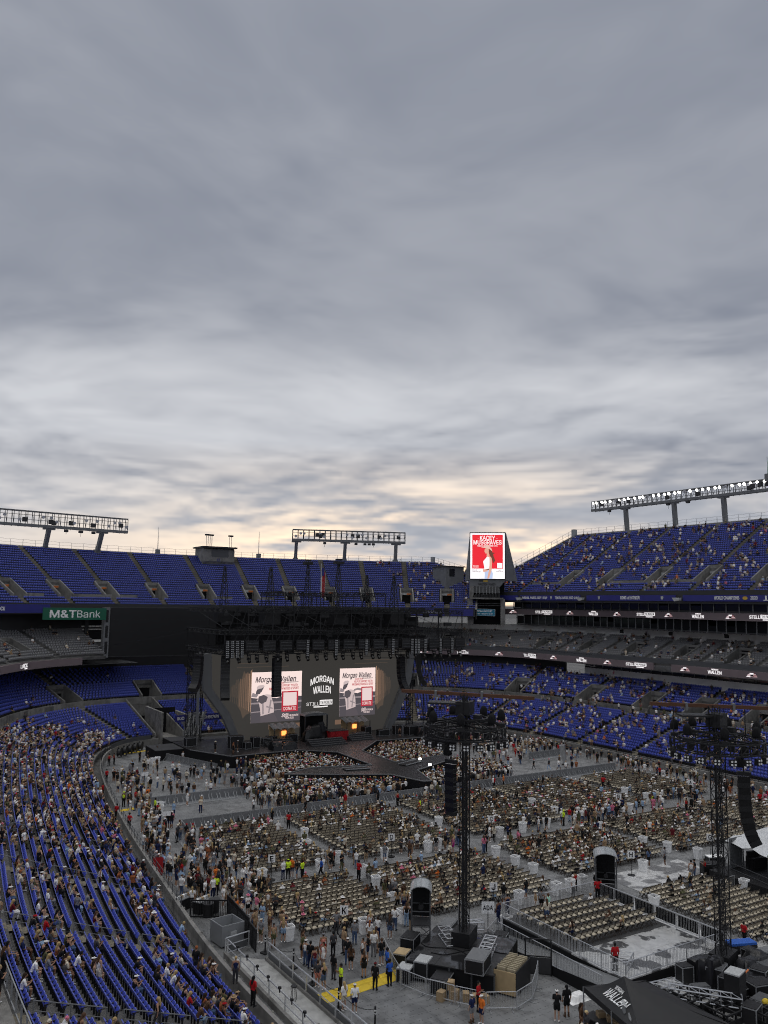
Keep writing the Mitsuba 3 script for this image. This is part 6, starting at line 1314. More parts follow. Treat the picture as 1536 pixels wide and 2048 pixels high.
def in_view(P, pad=.04):
    d = np.asarray(P, float) - EYE; R = np.cross(FWD, UPV); z = d @ FWD; k = math.tan(math.radians(50.187 / 2))
    return (z > 3) & (np.abs(d @ R) < z * k * (1 + pad)) & (np.abs(d @ UPV) < z * k * 4 / 3 * (1 + pad)), z
SA = np.array([q[:4] for q in SEATS]); AREA = np.array([q[4] for q in SEATS])
vis, dep = in_view(SA[:, :3] + (0, 0, .5)); dd = np.where(vis & (AREA == 'low'), np.linalg.norm(SA[:, :3] - EYE, axis=1), 1e9)
own = set(np.argsort(dd)[:300].tolist())
SP = [mikit.ply(q.get(), b, smooth=False) for q, b in zip(seat_parts(False), ('m_seat_blue', 'm_seat_blue', 'm_black'))]
for i in sorted(own):
    x, y, z, yaw, ar, row, ix, sec = SEATS[i]
    k = thing('stadium_seat', f'blue seat of the near stand, {ordinal(sec + 1)} block from bottom, {ordinal(row + 1)} row up, {ordinal(min(ix + 1, 79))} along', 'seat', 'blue seats of the near stand')
    m = mat(x, y, z, yaw)
    for nm, q in zip(('backrest', 'seat_pan', 'standard'), SP): place_part(k, nm, q, m)
Mx = np.array([mat(*q[:4]) @ np.diag([1, 1, .74 if q[4] in ('rup', 'eup') else 1, 1]) for q in SEATS]); lt = seat_parts(True)
def mass(key, label, mask, bb, cat):
    idx = [i for i in np.flatnonzero(mask) if i not in own]
    k = thing(key, label, cat, kind='stuff'); nm = 0
    for q, b, n_ in zip(lt, bb, ('backs', 'pans', 'standards')):
        if b is None: continue
        v, f = q.get(); part(k, n_, MB().many(v, f, Mx[idx]), b)
mass('seating', 'blue tip-up seats of all further rows and tiers of the stadium', AREA != 'club', ('m_seat_blue', 'm_seat_blue', 'm_black'), 'seats')
mass('club_seating', 'dark grey seats of the club tiers', AREA == 'club', ('m_seat_grey', 'm_seat_grey', None), 'seats')

def chair_parts():
    s_, b, f = MB(), MB(), MB()
    s_.prism(rrect(.40, .38, .1, 3), (0, .03, .43), (1, 0, 0), (0, 1, .06), (0, 0, .05))
    b.prism(rrect(.40, .19, .05, 3), (0, -.235, .755), (1, 0, 0), (0, -.16, .985), (0, .03, 0))
    for x in (-.225, .225):
        f.bar((x, .24, 0), (x, -.26, .90), .034); f.bar((x, -.27, 0), (x, .2, .44), .034)
    f.bar((-.24, -.26, .885), (.24, -.26, .885), .05); f.bar((-.225, -.22, .1), (.225, -.22, .1), .02); f.bar((-.225, .2, .42), (.225, .2, .42), .024)
    return s_, b, f
mtl('m_chair_pad', concrete((.46, .405, .305), .3, 4), .5); mtl('m_chair_frame', (.045, .035, .026), .5)
CH = []; r5 = random.Random(55)
BLK = [('E', 30.9, 39.3, 71.6, 87.8, .62), ('D', 41.2, 54.0, 71.0, 87.6, .52), ('C', 56.4, 69.3, 72.0, 87.8, .66), ('B', 71.4, 83.9, 72.2, 88, .55), ('A', 86.6, 97.4, 73.2, 87.2, .36),
       ('K', 28.6, 37.6, 57.0, 67.4, .22), ('J', 39.6, 52.4, 55.6, 67.6, .36), ('H', 55.6, 68.6, 57.2, 67.8, .66), ('G', 71.2, 84.2, 57.2, 68.4, .42), ('F', 86.2, 98, 57.5, 69, .45), ('M', 57.2, 65.8, 36.2, 51.0, .16)]
for nm, x0, x1, y0, y1, occ in BLK:
    n = int((x1 - x0) / .495); rows = int((y1 - y0) / .86)
    for r_ in range(rows):
        cut = 0
        if nm == 'K': cut = max(0, int((rows - r_ - 7) * .0)); 
        for i in range(n):
            if nm in 'K' and r_ < 3 and i < 1: continue
            if r5.random() < .03: continue
            CH.append((x0 + .495 * i + .25 + r5.uniform(-.03, .03), y0 + .86 * r_ + r5.gauss(0, .022), 0.004, r5.gauss(0, .06), nm, r_, i, occ))
for r_ in range(6):
    for i in range(r_ and 15 or 12): CH.append((43.3 + .56 * i + (.3 if r_ > 2 else 0), 49.4 - 1.1 * r_, az, r5.gauss(0, .03), 'P', 5 - r_, i, .03))
CHA = np.array([q[:4] for q in CH]); visc, _ = in_view(CHA[:, :3] + (0, 0, .5)); dc = np.where(visc, np.linalg.norm(CHA[:, :3] - EYE, axis=1), 1e9); ownc = set(np.argsort(dc)[:300].tolist())
CP = [mikit.ply(q.get(), b) for q, b in zip(chair_parts(), ('m_chair_pad', 'm_chair_pad', 'm_chair_frame'))]
for i in sorted(ownc):
    x, y, z, yaw, nm, row, ix, occ = CH[i]
    where = {'P': 'the raised platform', 'M': 'the right block'}.get(nm, f'block {nm}')
    k = thing('folding_chair', f'beige folding chair in {where}, {ordinal(row + 1)} row from behind, {ordinal(ix + 1)} from left', 'chair', f'folding chairs of {where}'); m = mat(x, y, z, yaw)
    for q_, q in zip(('seat', 'backrest', 'frame'), CP): place_part(k, q_, q, m)
k = thing('chair_rows', 'beige padded folding chairs of all further blocks and rows on the floor', 'chairs', kind='stuff'); Mc = np.array([mat(*q[:4]) for i, q in enumerate(CH) if i not in ownc])
for q, b, n_ in zip(chair_parts(), ('m_chair_pad', 'm_chair_pad', 'm_chair_frame'), ('pads', 'backs', 'frames')): v, f = q.get(); part(k, n_, MB().many(v, f, Mc), b)
# ================================================================ people
def rotx(v, a, o=(0, 0, 0)):
    v = np.array(v, float) - o; c, s = math.cos(a), math.sin(a); return np.array([v[0], c * v[1] - s * v[2], s * v[1] + c * v[2]]) + o
def pose(kind):
    "joint positions of a 1.72 m figure facing +y"
    J = dict(pel=(0, 0, .95), hipL=(-.085, 0, .92), hipR=(.085, 0, .92), kneL=(-.10, .02, .50), kneR=(.10, .02, .50), ankL=(-.11, -.02, .08), ankR=(.11, -.02, .08), toeL=(-.13, .14, .035), toeR=(.13, .14, .035),
             wai=(0, -.005, 1.06), che=(0, -.01, 1.27), nec=(0, -.015, 1.45), hea=(0, .012, 1.595), shL=(-.175, -.01, 1.395), shR=(.175, -.01, 1.395),
             elL=(-.235, -.03, 1.12), elR=(.235, -.03, 1.12), wrL=(-.235, .06, .88), wrR=(.235, .06, .88), fiL=(-.22, .10, .73), fiR=(.22, .10, .73))
    J = {k: np.array(v, float) for k, v in J.items()}
    def arm(s, el, wr, fi): J['el' + s], J['wr' + s], J['fi' + s] = (np.array(q, float) for q in (el, wr, fi))
    if kind == 'phone': arm('R', (.22, .05, 1.13), (.12, .25, 1.24), (.07, .33, 1.33)); arm('L', (-.22, .05, 1.13), (-.06, .24, 1.2), (.02, .31, 1.27))
    if kind == 'hip': arm('R', (.36, -.08, 1.17), (.19, .06, 1.0), (.10, .13, .95)); J['kneL'] += (0, .06, 0); J['toeL'] += (-.04, 0, 0)
    if kind == 'walk':
        J['kneL'] = np.array([-.09, .17, .53]); J['ankL'] = np.array([-.10, .24, .10]); J['toeL'] = np.array([-.11, .40, .06]); J['kneR'] = np.array([.09, -.05, .50]); J['ankR'] = np.array([.10, -.30, .14]); J['toeR'] = np.array([.11, -.17, .04])
        arm('L', (-.24, -.12, 1.14), (-.23, -.08, .90), (-.21, -.03, .76)); arm('R', (.24, .06, 1.13), (.22, .22, .95), (.19, .31, .84))
    if kind == 'point': arm('R', (.27, .22, 1.33), (.24, .47, 1.38), (.22, .62, 1.42)); arm('L', (-.24, -.02, 1.13), (-.2, .08, .9), (-.18, .12, .76))
    if kind == 'cross': arm('R', (.24, .06, 1.14), (-.02, .17, 1.17), (-.14, .17, 1.19)); arm('L', (-.24, .06, 1.14), (.02, .20, 1.14), (.14, .19, 1.15))
    if kind.startswith('sit'):
        d = .43
        for k in J:
            if k[:3] not in ('kne', 'ank', 'toe'): J[k] = J[k] - (0, .06, d)
        for s, sg in (('L', -1), ('R', 1)):
            J['kne' + s] = np.array([sg * .13, .36, .50]); J['ank' + s] = np.array([sg * .13, .30, .08]); J['toe' + s] = np.array([sg * .15, .46, .035])
        lean = {'sit': .04, 'sit_lean': -.42, 'sit_phone': -.16, 'sit_back': .16}[kind]; o = J['pel'].copy()
        up = ('wai', 'che', 'nec', 'hea', 'shL', 'shR')
        for k in up: J[k] = rotx(J[k], lean, o)
        c = J['che']; sh = lambda s: J['sh' + s]
        if kind in ('sit', 'sit_back'):
            for s, sg in (('L', -1), ('R', 1)): arm(s, sh(s) + (sg * .06, .03, -.27), (sg * .13, .20, .60), (sg * .10, .32, .56))
        if kind == 'sit_phone':
            for s, sg in (('L', -1), ('R', 1)): arm(s, sh(s) + (sg * .04, .10, -.25), (sg * .06, c[1] + .34, .80), (sg * .03, c[1] + .41, .88))
        if kind == 'sit_lean':
            for s, sg in (('L', -1), ('R', 1)): arm(s, (sg * .20, .18, .66), (sg * .06, .34, .64), (-sg * .02, .42, .62))
    return J
BON = [('hipL', 'kneL', .082, .056), ('hipR', 'kneR', .082, .056), ('kneL', 'ankL', .056, .036), ('kneR', 'ankR', .056, .036), ('shL', 'elL', .05, .039), ('shR', 'elR', .05, .039), ('elL', 'wrL', .038, .026), ('elR', 'wrR', .038, .026)]
def ball(c, r, n=8): return m3.Manifold.sphere(r, n).translate([float(q) for q in c])
def hull(*B): return m3.Manifold.batch_hull([ball(c, r, n) for c, r, n in B])
def ell(c, R, n=10): return m3.Manifold.sphere(1, n).scale([float(q) for q in R]).translate([float(q) for q in c])
def tri(m):
    q = m.to_mesh(); return np.array(q.vert_properties[:, :3], float), np.array(q.tri_verts)
def figure(kind, female=False):
    "dict part -> manifold; one continuous body, clothes as shells that follow it"
    J = pose(kind); g = lambda k: J[k]; W = .92 if female else 1.0
    for s in ('shL', 'shR'): J[s] = J['che'] + (J[s] - J['che']) * np.array([W, 1, 1])
    H, N_ = J['hea'], J['nec']; sit = kind.startswith('sit'); t = J['nec'] - J['wai']; t = t / np.linalg.norm(t)
    body = [hull((J[a], ra, 8), (J[b], rb, 8)) for a, b, ra, rb in BON]
    body += [hull((J['hipL'], .10, 8), (J['hipR'], .10, 8), (J['pel'], .12, 8), (J['wai'], .105 * W, 8)), hull((J['wai'], .10 * W, 8), (J['che'] + (.06, 0, 0), .105, 8), (J['che'] - (.06, 0, 0), .105, 8)), hull((J['che'] + (.06, 0, 0), .10, 8), (J['che'] - (.06, 0, 0), .10, 8), (J['shL'] * .93 + J['che'] * .07, .052, 8), (J['shR'] * .93 + J['che'] * .07, .052, 8), (N_ - t * .04, .06, 8)),
             hull((N_ - t * .03, .05, 8), (H - (0, .005, .05), .052, 8)), ell(H + (0, 0, .012), (.078, .098, .108), 12), hull((H + (0, .055, -.055), .042, 8), (H + (0, .02, -.02), .07, 8)), hull((H + (0, .095, .012), .009, 5), (H + (0, .112, -.022), .013, 5)),
             ell(H + (.079, -.005, -.005), (.012, .022, .032), 6), ell(H - (.079, .005, .005), (.012, .022, .032), 6)]
    for s, sg in (('L', -1), ('R', 1)):
        w, f = J['wr' + s], J['fi' + s]; d = (f - w) / np.linalg.norm(f - w); side = np.cross(d, (0, 1, 0.3)); side /= np.linalg.norm(side); side = side if side[0] * sg < 0 or abs(side[0]) < .2 else -side; pn = np.cross(side, d)
        body.append(hull((w, .026, 6), (w + d * .08 + side * .028, .017, 6), (w + d * .085 - side * .028, .016, 6)))
        for j, L in enumerate((.066, .076, .071, .055)):
            b0 = w + d * .08 + side * (.030 - .020 * j); b1 = b0 + d * L * .55 + pn * .008; b2 = b1 + d * L * .38 + pn * .022; body.append(hull((b0, .0095, 5), (b1, .0088, 5))); body.append(hull((b1, .0088, 5), (b2, .0075, 5)))
        th = w + d * .03 + side * .03; body.append(hull((th, .012, 5), (th + d * .035 + side * .022, .010, 5))); body.append(hull((th + d * .035 + side * .022, .010, 5), (th + d * .062 + side * .018 + pn * .01, .0085, 5)))
        body.append(hull((J['ank' + s], .037, 6), (J['ank' + s] - (0, .035, .035), .03, 6), (J['toe' + s], .026, 6)))
    P = {'body': m3.Manifold.batch_boolean(body, m3.OpType.Add)}; e = .014
    top = [hull((J['hipL'], .105 + e, 8), (J['hipR'], .105 + e, 8), (J['wai'], .108 * W + e, 8)), hull((J['wai'], .105 * W + e, 8), (J['che'] + (.06, 0, 0), .107 + e, 8), (J['che'] - (.06, 0, 0), .107 + e, 8)), hull((J['che'] + (.06, 0, 0), .104 + e, 8), (J['che'] - (.06, 0, 0), .104 + e, 8), (J['shL'], .055 + e, 8), (J['shR'], .055 + e, 8), (N_ - t * .075, .06, 8))]
    slv = [hull((J['sh' + s], .056 + e, 8), (J['sh' + s] + (J['el' + s] - J['sh' + s]) * .78, .05 + e, 8)) for s in 'LR']
    P['shirt'] = m3.Manifold.batch_boolean(top + slv, m3.OpType.Add); P['vest'] = m3.Manifold.batch_boolean([hull((J['wai'], .108 * W + e, 8), (J['pel'], .115 + e, 8)), top[1], hull((J['che'] + (.06, 0, 0), .103 + e, 8), (J['che'] - (.06, 0, 0), .103 + e, 8), (J['shL'] * .55 + N_ * .45 - t * .05, .045, 8), (J['shR'] * .55 + N_ * .45 - t * .05, .045, 8))], m3.OpType.Add)
    hips = hull((J['hipL'], .105 + e * 1.3, 8), (J['hipR'], .105 + e * 1.3, 8), (J['pel'] * .6 + J['wai'] * .4, .108 * W + e, 8))
    th_ = lambda f, r: [hull((J['hip' + s], .088 + e, 8), (J['hip' + s] + (J['kne' + s] - J['hip' + s]) * f, r, 8)) for s in 'LR']
    P['trousers'] = m3.Manifold.batch_boolean([hips] + th_(1, .064 + e) + [hull((J['kne' + s], .064 + e, 8), (J['ank' + s] + (0, .005, .03), .052, 8)) for s in 'LR'], m3.OpType.Add)
    P['shorts'] = m3.Manifold.batch_boolean([hips] + th_(.62, .085 + e), m3.OpType.Add)
    P['dress'] = m3.Manifold.batch_boolean([P['vest'], hips, hull((J['hipL'], .11 + e, 8), (J['hipR'], .11 + e, 8), (J['hipL'] * .4 + J['kneL'] * .6, .10, 8), (J['hipR'] * .4 + J['kneR'] * .6, .10, 8))], m3.OpType.Add)
    P['shoes'] = m3.Manifold.batch_boolean([hull((J['ank' + s] - (0, 0, .01), .046, 6), (J['ank' + s] - (0, .04, .035), .038, 6), (J['toe' + s] + (0, .012, 0), .034, 6)) for s in 'LR'], m3.OpType.Add)
    P['boots'] = m3.Manifold.batch_boolean([hull((J['ank' + s] + (J['kne' + s] - J['ank' + s]) * .4, .055, 6), (J['ank' + s], .046, 6)) for s in 'LR'] + [P['shoes']], m3.OpType.Add)
    cut = ell(H + (0, .085, -.05), (.095, .085, .115), 10)
    P['hair'] = ell(H + (0, -.012, .028), (.092, .108, .112), 12) - cut
    P['long_hair'] = (ell(H + (0, -.012, .028), (.095, .11, .113), 12) + hull((H - (0, .06, .0), .075, 8), (J['nec'] - (0, .085, .04), .075, 8), (J['che'] - (0, .105, .0), .05, 8))) - cut
    P['cap'] = m3.Manifold.batch_boolean([ell(H + (0, -.01, .045), (.096, .112, .09), 12) - m3.Manifold.cube([1, 1, 1], True).translate([float(H[0]), float(H[1]), float(H[2]) - .46]), hull((H + (-.05, .09, .05), .012, 6), (H + (.05, .09, .05), .012, 6), (H + (0, .17, .035), .014, 6))], m3.OpType.Add)
    a = m3.Manifold.cylinder(.02, .19, .185, 16).scale([.85, 1.0, 1.0]).translate([float(H[0]), float(H[1]) - .01, float(H[2]) + .055]); P['cowboy_hat'] = m3.Manifold.batch_boolean([a, hull((H + (0, -.01, .07), .095, 10), (H + (0, .03, .15), .055, 8), (H + (0, -.06, .15), .055, 8))], m3.OpType.Add)
    return P
POSES = {k: figure(k, i % 2 == 1) for i, k in enumerate(('stand', 'phone', 'hip', 'walk', 'point', 'cross', 'sit', 'sit_phone', 'sit_lean', 'sit_back'))}
COL = {'white': (.82, .81, .79), 'cream': (.62, .56, .45), 'black': (.014, .014, .015), 'charcoal': (.05, .05, .055), 'grey': (.22, .22, .23), 'navy': (.016, .024, .075), 'blue': (.03, .10, .42), 'light blue': (.30, .42, .58), 'denim': (.075, .115, .21), 'red': (.42, .015, .02), 'maroon': (.13, .015, .02), 'pink': (.62, .18, .27), 'lilac': (.42, .33, .46), 'magenta': (.36, .02, .20), 'orange': (.72, .18, .03),
       'olive': (.10, .10, .05), 'tan': (.36, .25, .15), 'brown': (.09, .05, .03), 'mint': (.36, .62, .50), 'teal': (.03, .30, .32), 'hi-vis yellow': (.62, .86, .04), 'purple': (.08, .03, .22), 'straw': (.58, .45, .24), 'blonde': (.42, .30, .14), 'dark brown': (.035, .022, .015), 'rust': (.30, .10, .04), 'salmon': (.70, .27, .20)}
SKIN = [(.38, .22, .145), (.34, .19, .12), (.44, .27, .19), (.17, .085, .05), (.28, .155, .095)]
for n_, c in COL.items(): mtl('p_' + n_.replace(' ', '_').replace('-', '_'), c, .85, spec=.15)
for i, c in enumerate(SKIN): mtl(f'p_skin_{i}', c, .6, spec=.3)
_pl = {}
def pply(pose_, part_, m):
    key = (pose_, part_, m)
    if key not in _pl: _pl[key] = mikit.ply(tri(POSES[pose_][part_]), m, smooth=50)
    return _pl[key]
def pm(c): return 'p_' + c.replace(' ', '_').replace('-', '_')

# light figures for the mass of the crowd: regions 0 skin, 1 top, 2 bottoms, 3 lower leg, 4 hair or hat, 5 shoes, 6 hat brim
def light(kind, tiny):
    J = pose(kind); mb = MB(); reg = []
    def add(fn, r): a = mb.n; fn(); reg.extend([r] * (mb.n - a))
    def lim(a, b, ra, rb, r, n=4): add(lambda: mb.raw(*open_tube(J[a] if isinstance(a, str) else a, J[b] if isinstance(b, str) else b, ra, rb, n)), r)
    n = 3 if tiny else 4
    tw, tc, ts = J['pel'] - (0, 0, .06), J['che'], J['nec']
    def torso():
        up = np.array([(-.15, -.10), (.15, -.10), (.15, .11), (-.15, .11)]); rows = [(J['pel'] - (0, 0, .08), 1.05), (J['wai'], .9), (J['che'] + (0, 0, .05), 1.22), (J['nec'] - (0, 0, .03), .75)]
        if tiny: rows = [rows[0], rows[2], rows[3]]
        v = np.vstack([np.c_[up * s_ + p[:2], np.full(4, p[2])] for p, s_ in rows]); f = []
        for k in range(len(rows) - 1):
            for q in range(4): f.append([k * 4 + q, k * 4 + (q + 1) % 4, k * 4 + 4 + (q + 1) % 4, k * 4 + 4 + q])
        f.append([len(v) - 4, len(v) - 3, len(v) - 2, len(v) - 1]); mb.raw(v, f)
    add(torso, 1)
    for s in 'LR':
        lim('hip' + s, 'kne' + s, .095, .07, 2, n); lim('kne' + s, 'ank' + s, .068, .05, 3, n)
        if not tiny: lim('sh' + s, J['sh' + s] + (J['el' + s] - J['sh' + s]) * .75, .066, .056, 1, 4); lim(J['sh' + s] + (J['el' + s] - J['sh' + s]) * .7, 'el' + s, .045, .042, 0, 3); lim('el' + s, J['wr' + s] + (J['fi' + s] - J['wr' + s]) * .7, .042, .03, 0, 3); lim(J['ank' + s] - (0, .04, .03), 'toe' + s, .05, .035, 5, 4)
        else: lim('sh' + s, 'el' + s, .06, .05, 1, 3); lim('el' + s, 'fi' + s, .05, .03, 0, 3)
    H = J['hea']
    def headm(): m = trimesh.creation.icosphere(0 if tiny else 1); mb.raw(np.array(m.vertices) * (.085, .1, .118) + H, m.faces)
    add(headm, 0)
    def hair(): m = trimesh.creation.icosphere(0); v = np.array(m.vertices) * (.105, .115, .105); mb.raw(v + H + (0, -.025, .045), m.faces)
    add(hair, 4)
    if not tiny: add(lambda: mb.raw(*open_tube(H + (0, -.06, 0), J['che'] - (0, .12, .02), .075, .05, 4)), 7)
    v, f = mb.get(); return v, f, np.array(reg)
def open_tube(p, q, r, r2, n):
    p, q = np.asarray(p, float), np.asarray(q, float); d = q - p; d /= np.linalg.norm(d); u = np.array([0, 0, 1.0]) if abs(d[2]) < .9 else np.array([1.0, 0, 0]); x = np.cross(d, u); x /= np.linalg.norm(x); y = np.cross(d, x); a = np.arange(n) * 2 * np.pi / n + .4
    ring = np.cos(a)[:, None] * x + np.sin(a)[:, None] * y; i = np.arange(n); j = (i + 1) % n; v = np.vstack([p + ring * r, q + ring * r2, q + d * r2 * .5])
    return v, np.vstack([np.stack([i, j, i + n], 1), np.stack([j, j + n, i + n], 1), np.stack([i + n, j + n, 0 * i + 2 * n], 1)])
LIGHT = {(k, t): light(k, t) for k in POSES for t in (False, True)}

r6 = random.Random(66)
TOPS = ['white'] * 22 + ['black'] * 32 + ['charcoal'] * 9 + ['cream'] * 9 + ['tan'] * 8 + ['grey'] * 9 + ['navy'] * 5 + ['red'] * 1 + ['maroon'] * 2 + ['light blue'] * 3 + ['pink'] * 1 + ['olive'] * 4 + ['rust'] * 2 + ['orange', 'brown', 'brown', 'brown']
BOTS = ['denim'] * 9 + ['black'] * 8 + ['charcoal'] * 3 + ['tan'] * 4 + ['white'] * 2 + ['light blue'] * 3 + ['navy'] * 3 + ['olive', 'grey', 'cream']
HAIRS = ['dark brown'] * 6 + ['black'] * 3 + ['brown'] * 4 + ['blonde'] * 6 + ['rust']
PEOPLE = []
def person(x, y, z, yaw, kind, top=None, bot=None, leg=None, head=None, hc=None, tkind=None, skin=None, hero=None, place=None, group=None, s=None):
    f = r6.random() < .5
    head = head or (r6.choice(['long_hair'] * 7 + ['cowboy_hat'] * 1 + ['cap']) if f else r6.choice(['hair'] * 5 + ['cap'] * 4 + ['cowboy_hat']))
    hc = hc or (r6.choice(HAIRS) if 'hair' in head else r6.choice(['white'] * 5 + ['black', 'cream', 'tan', 'navy', 'red']) if head == 'cap' else r6.choice(['straw', 'white', 'white', 'brown', 'tan', 'cream', 'pink']))
    leg = leg or r6.choice(['trousers'] * 5 + (['shorts'] * 4 + ['dress'] * 3 if f else ['shorts'] * 5))
    tkind = tkind or ('dress' if leg == 'dress' else r6.choice(['vest', 'shirt', 'vest']) if f else 'shirt')
    top = top or r6.choice(TOPS); bot = bot or (top if leg == 'dress' else r6.choice(BOTS))
    PEOPLE.append(dict(x=x, y=y, z=z, yaw=yaw, kind=kind, top=top, bot=bot, leg=leg, head=head, hc=hc, tkind=tkind, skin=r6.choice([0, 0, 1, 2, 2, 3, 4]) if skin is None else skin, hero=hero, place=place, group=group, s=s or r6.uniform(.93, 1.06), boots=f and r6.random() < .5))
STAGE_P = np.array([64.5, 118.0])
def face(x, y, tx=None, ty=None, j=.5): return math.atan2(-( (tx if tx is not None else STAGE_P[0]) - x), (ty if ty is not None else STAGE_P[1]) - y) + r6.gauss(0, j)

# the ones the photograph picks out
H_ = []
def hero(x, y, d, top, bot='black', leg='trousers', head=None, hc=None, kind='stand', yaw=None, z=0.0, tkind=None, skin=None): person(x, y, z + .004, face(x, y, None, None, .9) if yaw is None else yaw, kind, top, bot, leg, head, hc, tkind, skin, hero=d, group=None)
STEW = 'steward in red shirt and black trousers'
for x, y in ((38.7, 70.3), (38.6, 65.5), (40.5, 84.0), (27.6, 65.8), (28.8, 76.9), (53.7, 54.1), (56.7, 54.0), (66.9, 50.9), (98.5, 82.1), (86.1, 81.3), (85.4, 67.3), (73.3, 70.0), (96.2, 64.8), (73.0, 88.4), (56.4, 86.7), (26.4, 108.2), (28.8, 104.6), (25.4, 91.9), (25.2, 96.4), (27.7, 87.2), (29.5, 95.1), (28.9, 116.7), (32.8, 128.5), (31.9, 127.8), (40.0, 131.0), (56.3, 39.6), (33.1, 41.6)): hero(x, y, STEW, 'red', head='hair', hc='black', kind=r6.choice(['stand', 'hip', 'cross', 'phone']), skin=3 if r6.random() < .6 else 1)
hero(51.6, 49.5, STEW + ' leaning on the railing', 'red', head='hair', hc='black', kind='point', z=az, yaw=-.9); hero(42.9, 39.7, 'steward in red shirt at the near corner', 'red', head='hair', hc='black', kind='stand', z=az, yaw=-.4, skin=3)
hero(20.4, 46.4, 'steward in red top at the bottom row of the stand', 'red', z=1.3, head='long_hair', hc='black', skin=3)
for x, y in ((33.4, 69.1), (34.5, 68.5), (26.4, 68.3), (27.4, 102.0), (83.6, 70.9), (68.0, 70.2), (29.7, 97.0), (56.9, 82.6)): hero(x, y, 'guard in hi-vis yellow jacket and black trousers', 'hi-vis yellow', head='cap' if r6.random() < .5 else 'hair', hc='hi-vis yellow' if r6.random() < .5 else 'black', skin=3)
hero(27.1, 48.0, 'guard in hi-vis yellow jacket holding a tray', 'hi-vis yellow', kind='phone', head='hair', hc='black', skin=3)
hero(36.1, 67.9, 'man in bright blue polo walking', 'blue', kind='walk', yaw=1.2, head='hair', hc='black', skin=3); hero(30.9, 48.5, 'man in blue jacket beside the barriers', 'blue', head='hair', hc='black', kind='hip', skin=3); hero(30.2, 47.1, 'second man in blue jacket with white badge', 'blue', head='hair', hc='black', kind='phone', skin=3)
hero(29.1, 47.1, 'bearded man in black shirt and trousers', 'black', head='cap', hc='maroon', skin=3); hero(26.9, 51.9, 'man in black shirt and dark jeans', 'black', 'navy', head='hair', hc='black'); hero(26.9, 51.2, 'man in maroon top and blue jeans', 'maroon', 'denim', head='hair'); hero(26.1, 49.3, 'man in grey top and salmon shorts', 'charcoal', 'salmon', 'shorts', head='hair'); hero(26.3, 48.8, 'blonde woman in black top and denim skirt', 'black', 'denim', 'shorts', 'long_hair', 'blonde', tkind='vest'); hero(27.5, 49.7, 'man in black shirt and jeans with long hair', 'black', 'charcoal', head='long_hair', hc='black')
hero(29.4, 51.2, 'man in black shirt and grey jeans', 'black', 'denim', head='cap', hc='white'); hero(31.5, 53.9, 'man in grey shirt and jeans seen from behind', 'grey', 'denim', head='cap', hc='white', yaw=-.6); hero(30.5, 51.0, 'man in white jersey with cap', 'white', 'charcoal', 'shorts', 'hair'); hero(29.4, 49.0, 'woman in black dress and boots', 'black', leg='dress', head='long_hair', hc='brown'); hero(29.2, 50.4, 'woman in brown top with white bag', 'brown', 'black', 'shorts', 'long_hair'); hero(31.6, 51.4, 'man in white numbered jersey and grey trousers', 'white', 'grey', head='hair', yaw=-.5); hero(32.1, 51.9, 'woman in cream dress', 'cream', leg='dress', head='long_hair', hc='brown'); hero(33.2, 54.6, 'woman in white top and navy shorts', 'white', 'navy', 'shorts', 'long_hair', 'blonde')
hero(26.1, 45.8, 'woman in white top leaning close to her partner', 'white', 'cream', 'shorts', 'long_hair', 'blonde', yaw=.2); hero(26.5, 45.2, 'man in white tee and navy shorts with white cap', 'white', 'navy', 'shorts', 'cap', 'white', yaw=-.3); hero(20.6, 49.6, 'man in navy shirt on the edge of the stand', 'navy', 'charcoal', z=1.3, head='hair'); hero(26.2, 56.3, 'shirtless tanned man in shorts', 'tan', 'olive', 'shorts', 'hair', 'black', tkind='vest', skin=1); hero(26.6, 57.9, 'man in brown shirt and shorts', 'brown', 'tan', 'shorts', 'hair'); hero(26.0, 59.4, 'person in denim dress', 'denim', leg='dress', head='long_hair', hc='brown')
hero(26.2, 62.2, 'man in navy shirt and white shorts', 'navy', 'white', 'shorts', 'cap', 'white'); hero(27.5, 63.5, 'man in navy shirt and navy shorts', 'navy', 'navy', 'shorts', 'cap', 'white'); hero(27.2, 56.8, 'woman in tan top and denim shorts beside the bin', 'tan', 'light blue', 'shorts', 'long_hair', 'blonde', tkind='vest'); hero(25.6, 62.0, 'man in orange jersey number ten', 'orange', 'orange', 'shorts', 'hair', 'dark brown', yaw=.5); hero(26.1, 72.0, 'man in orange hoodie and shorts', 'orange', 'charcoal', 'shorts', 'hair'); hero(27.0, 66.6, 'woman in black top', 'black', 'cream', 'shorts', 'long_hair'); hero(24.6, 70.0, 'man in black shirt', 'black', 'black', head='hair'); hero(25.4, 70.6, 'man in black shirt with white bag', 'black', 'black', 'shorts', 'hair'); hero(29.4, 67.6, 'man in olive shirt by the black counter', 'olive', 'charcoal', head='hair')
hero(28.3, 52.7, 'man in red plaid shirt and red trousers', 'salmon', 'red', head='cap', hc='grey'); hero(26.9, 52.6, 'man in white shirt and white cap', 'white', 'denim', head='cap', hc='white'); hero(29.2, 52.9, 'person in dark grey top', 'charcoal', 'black', head='hair'); 
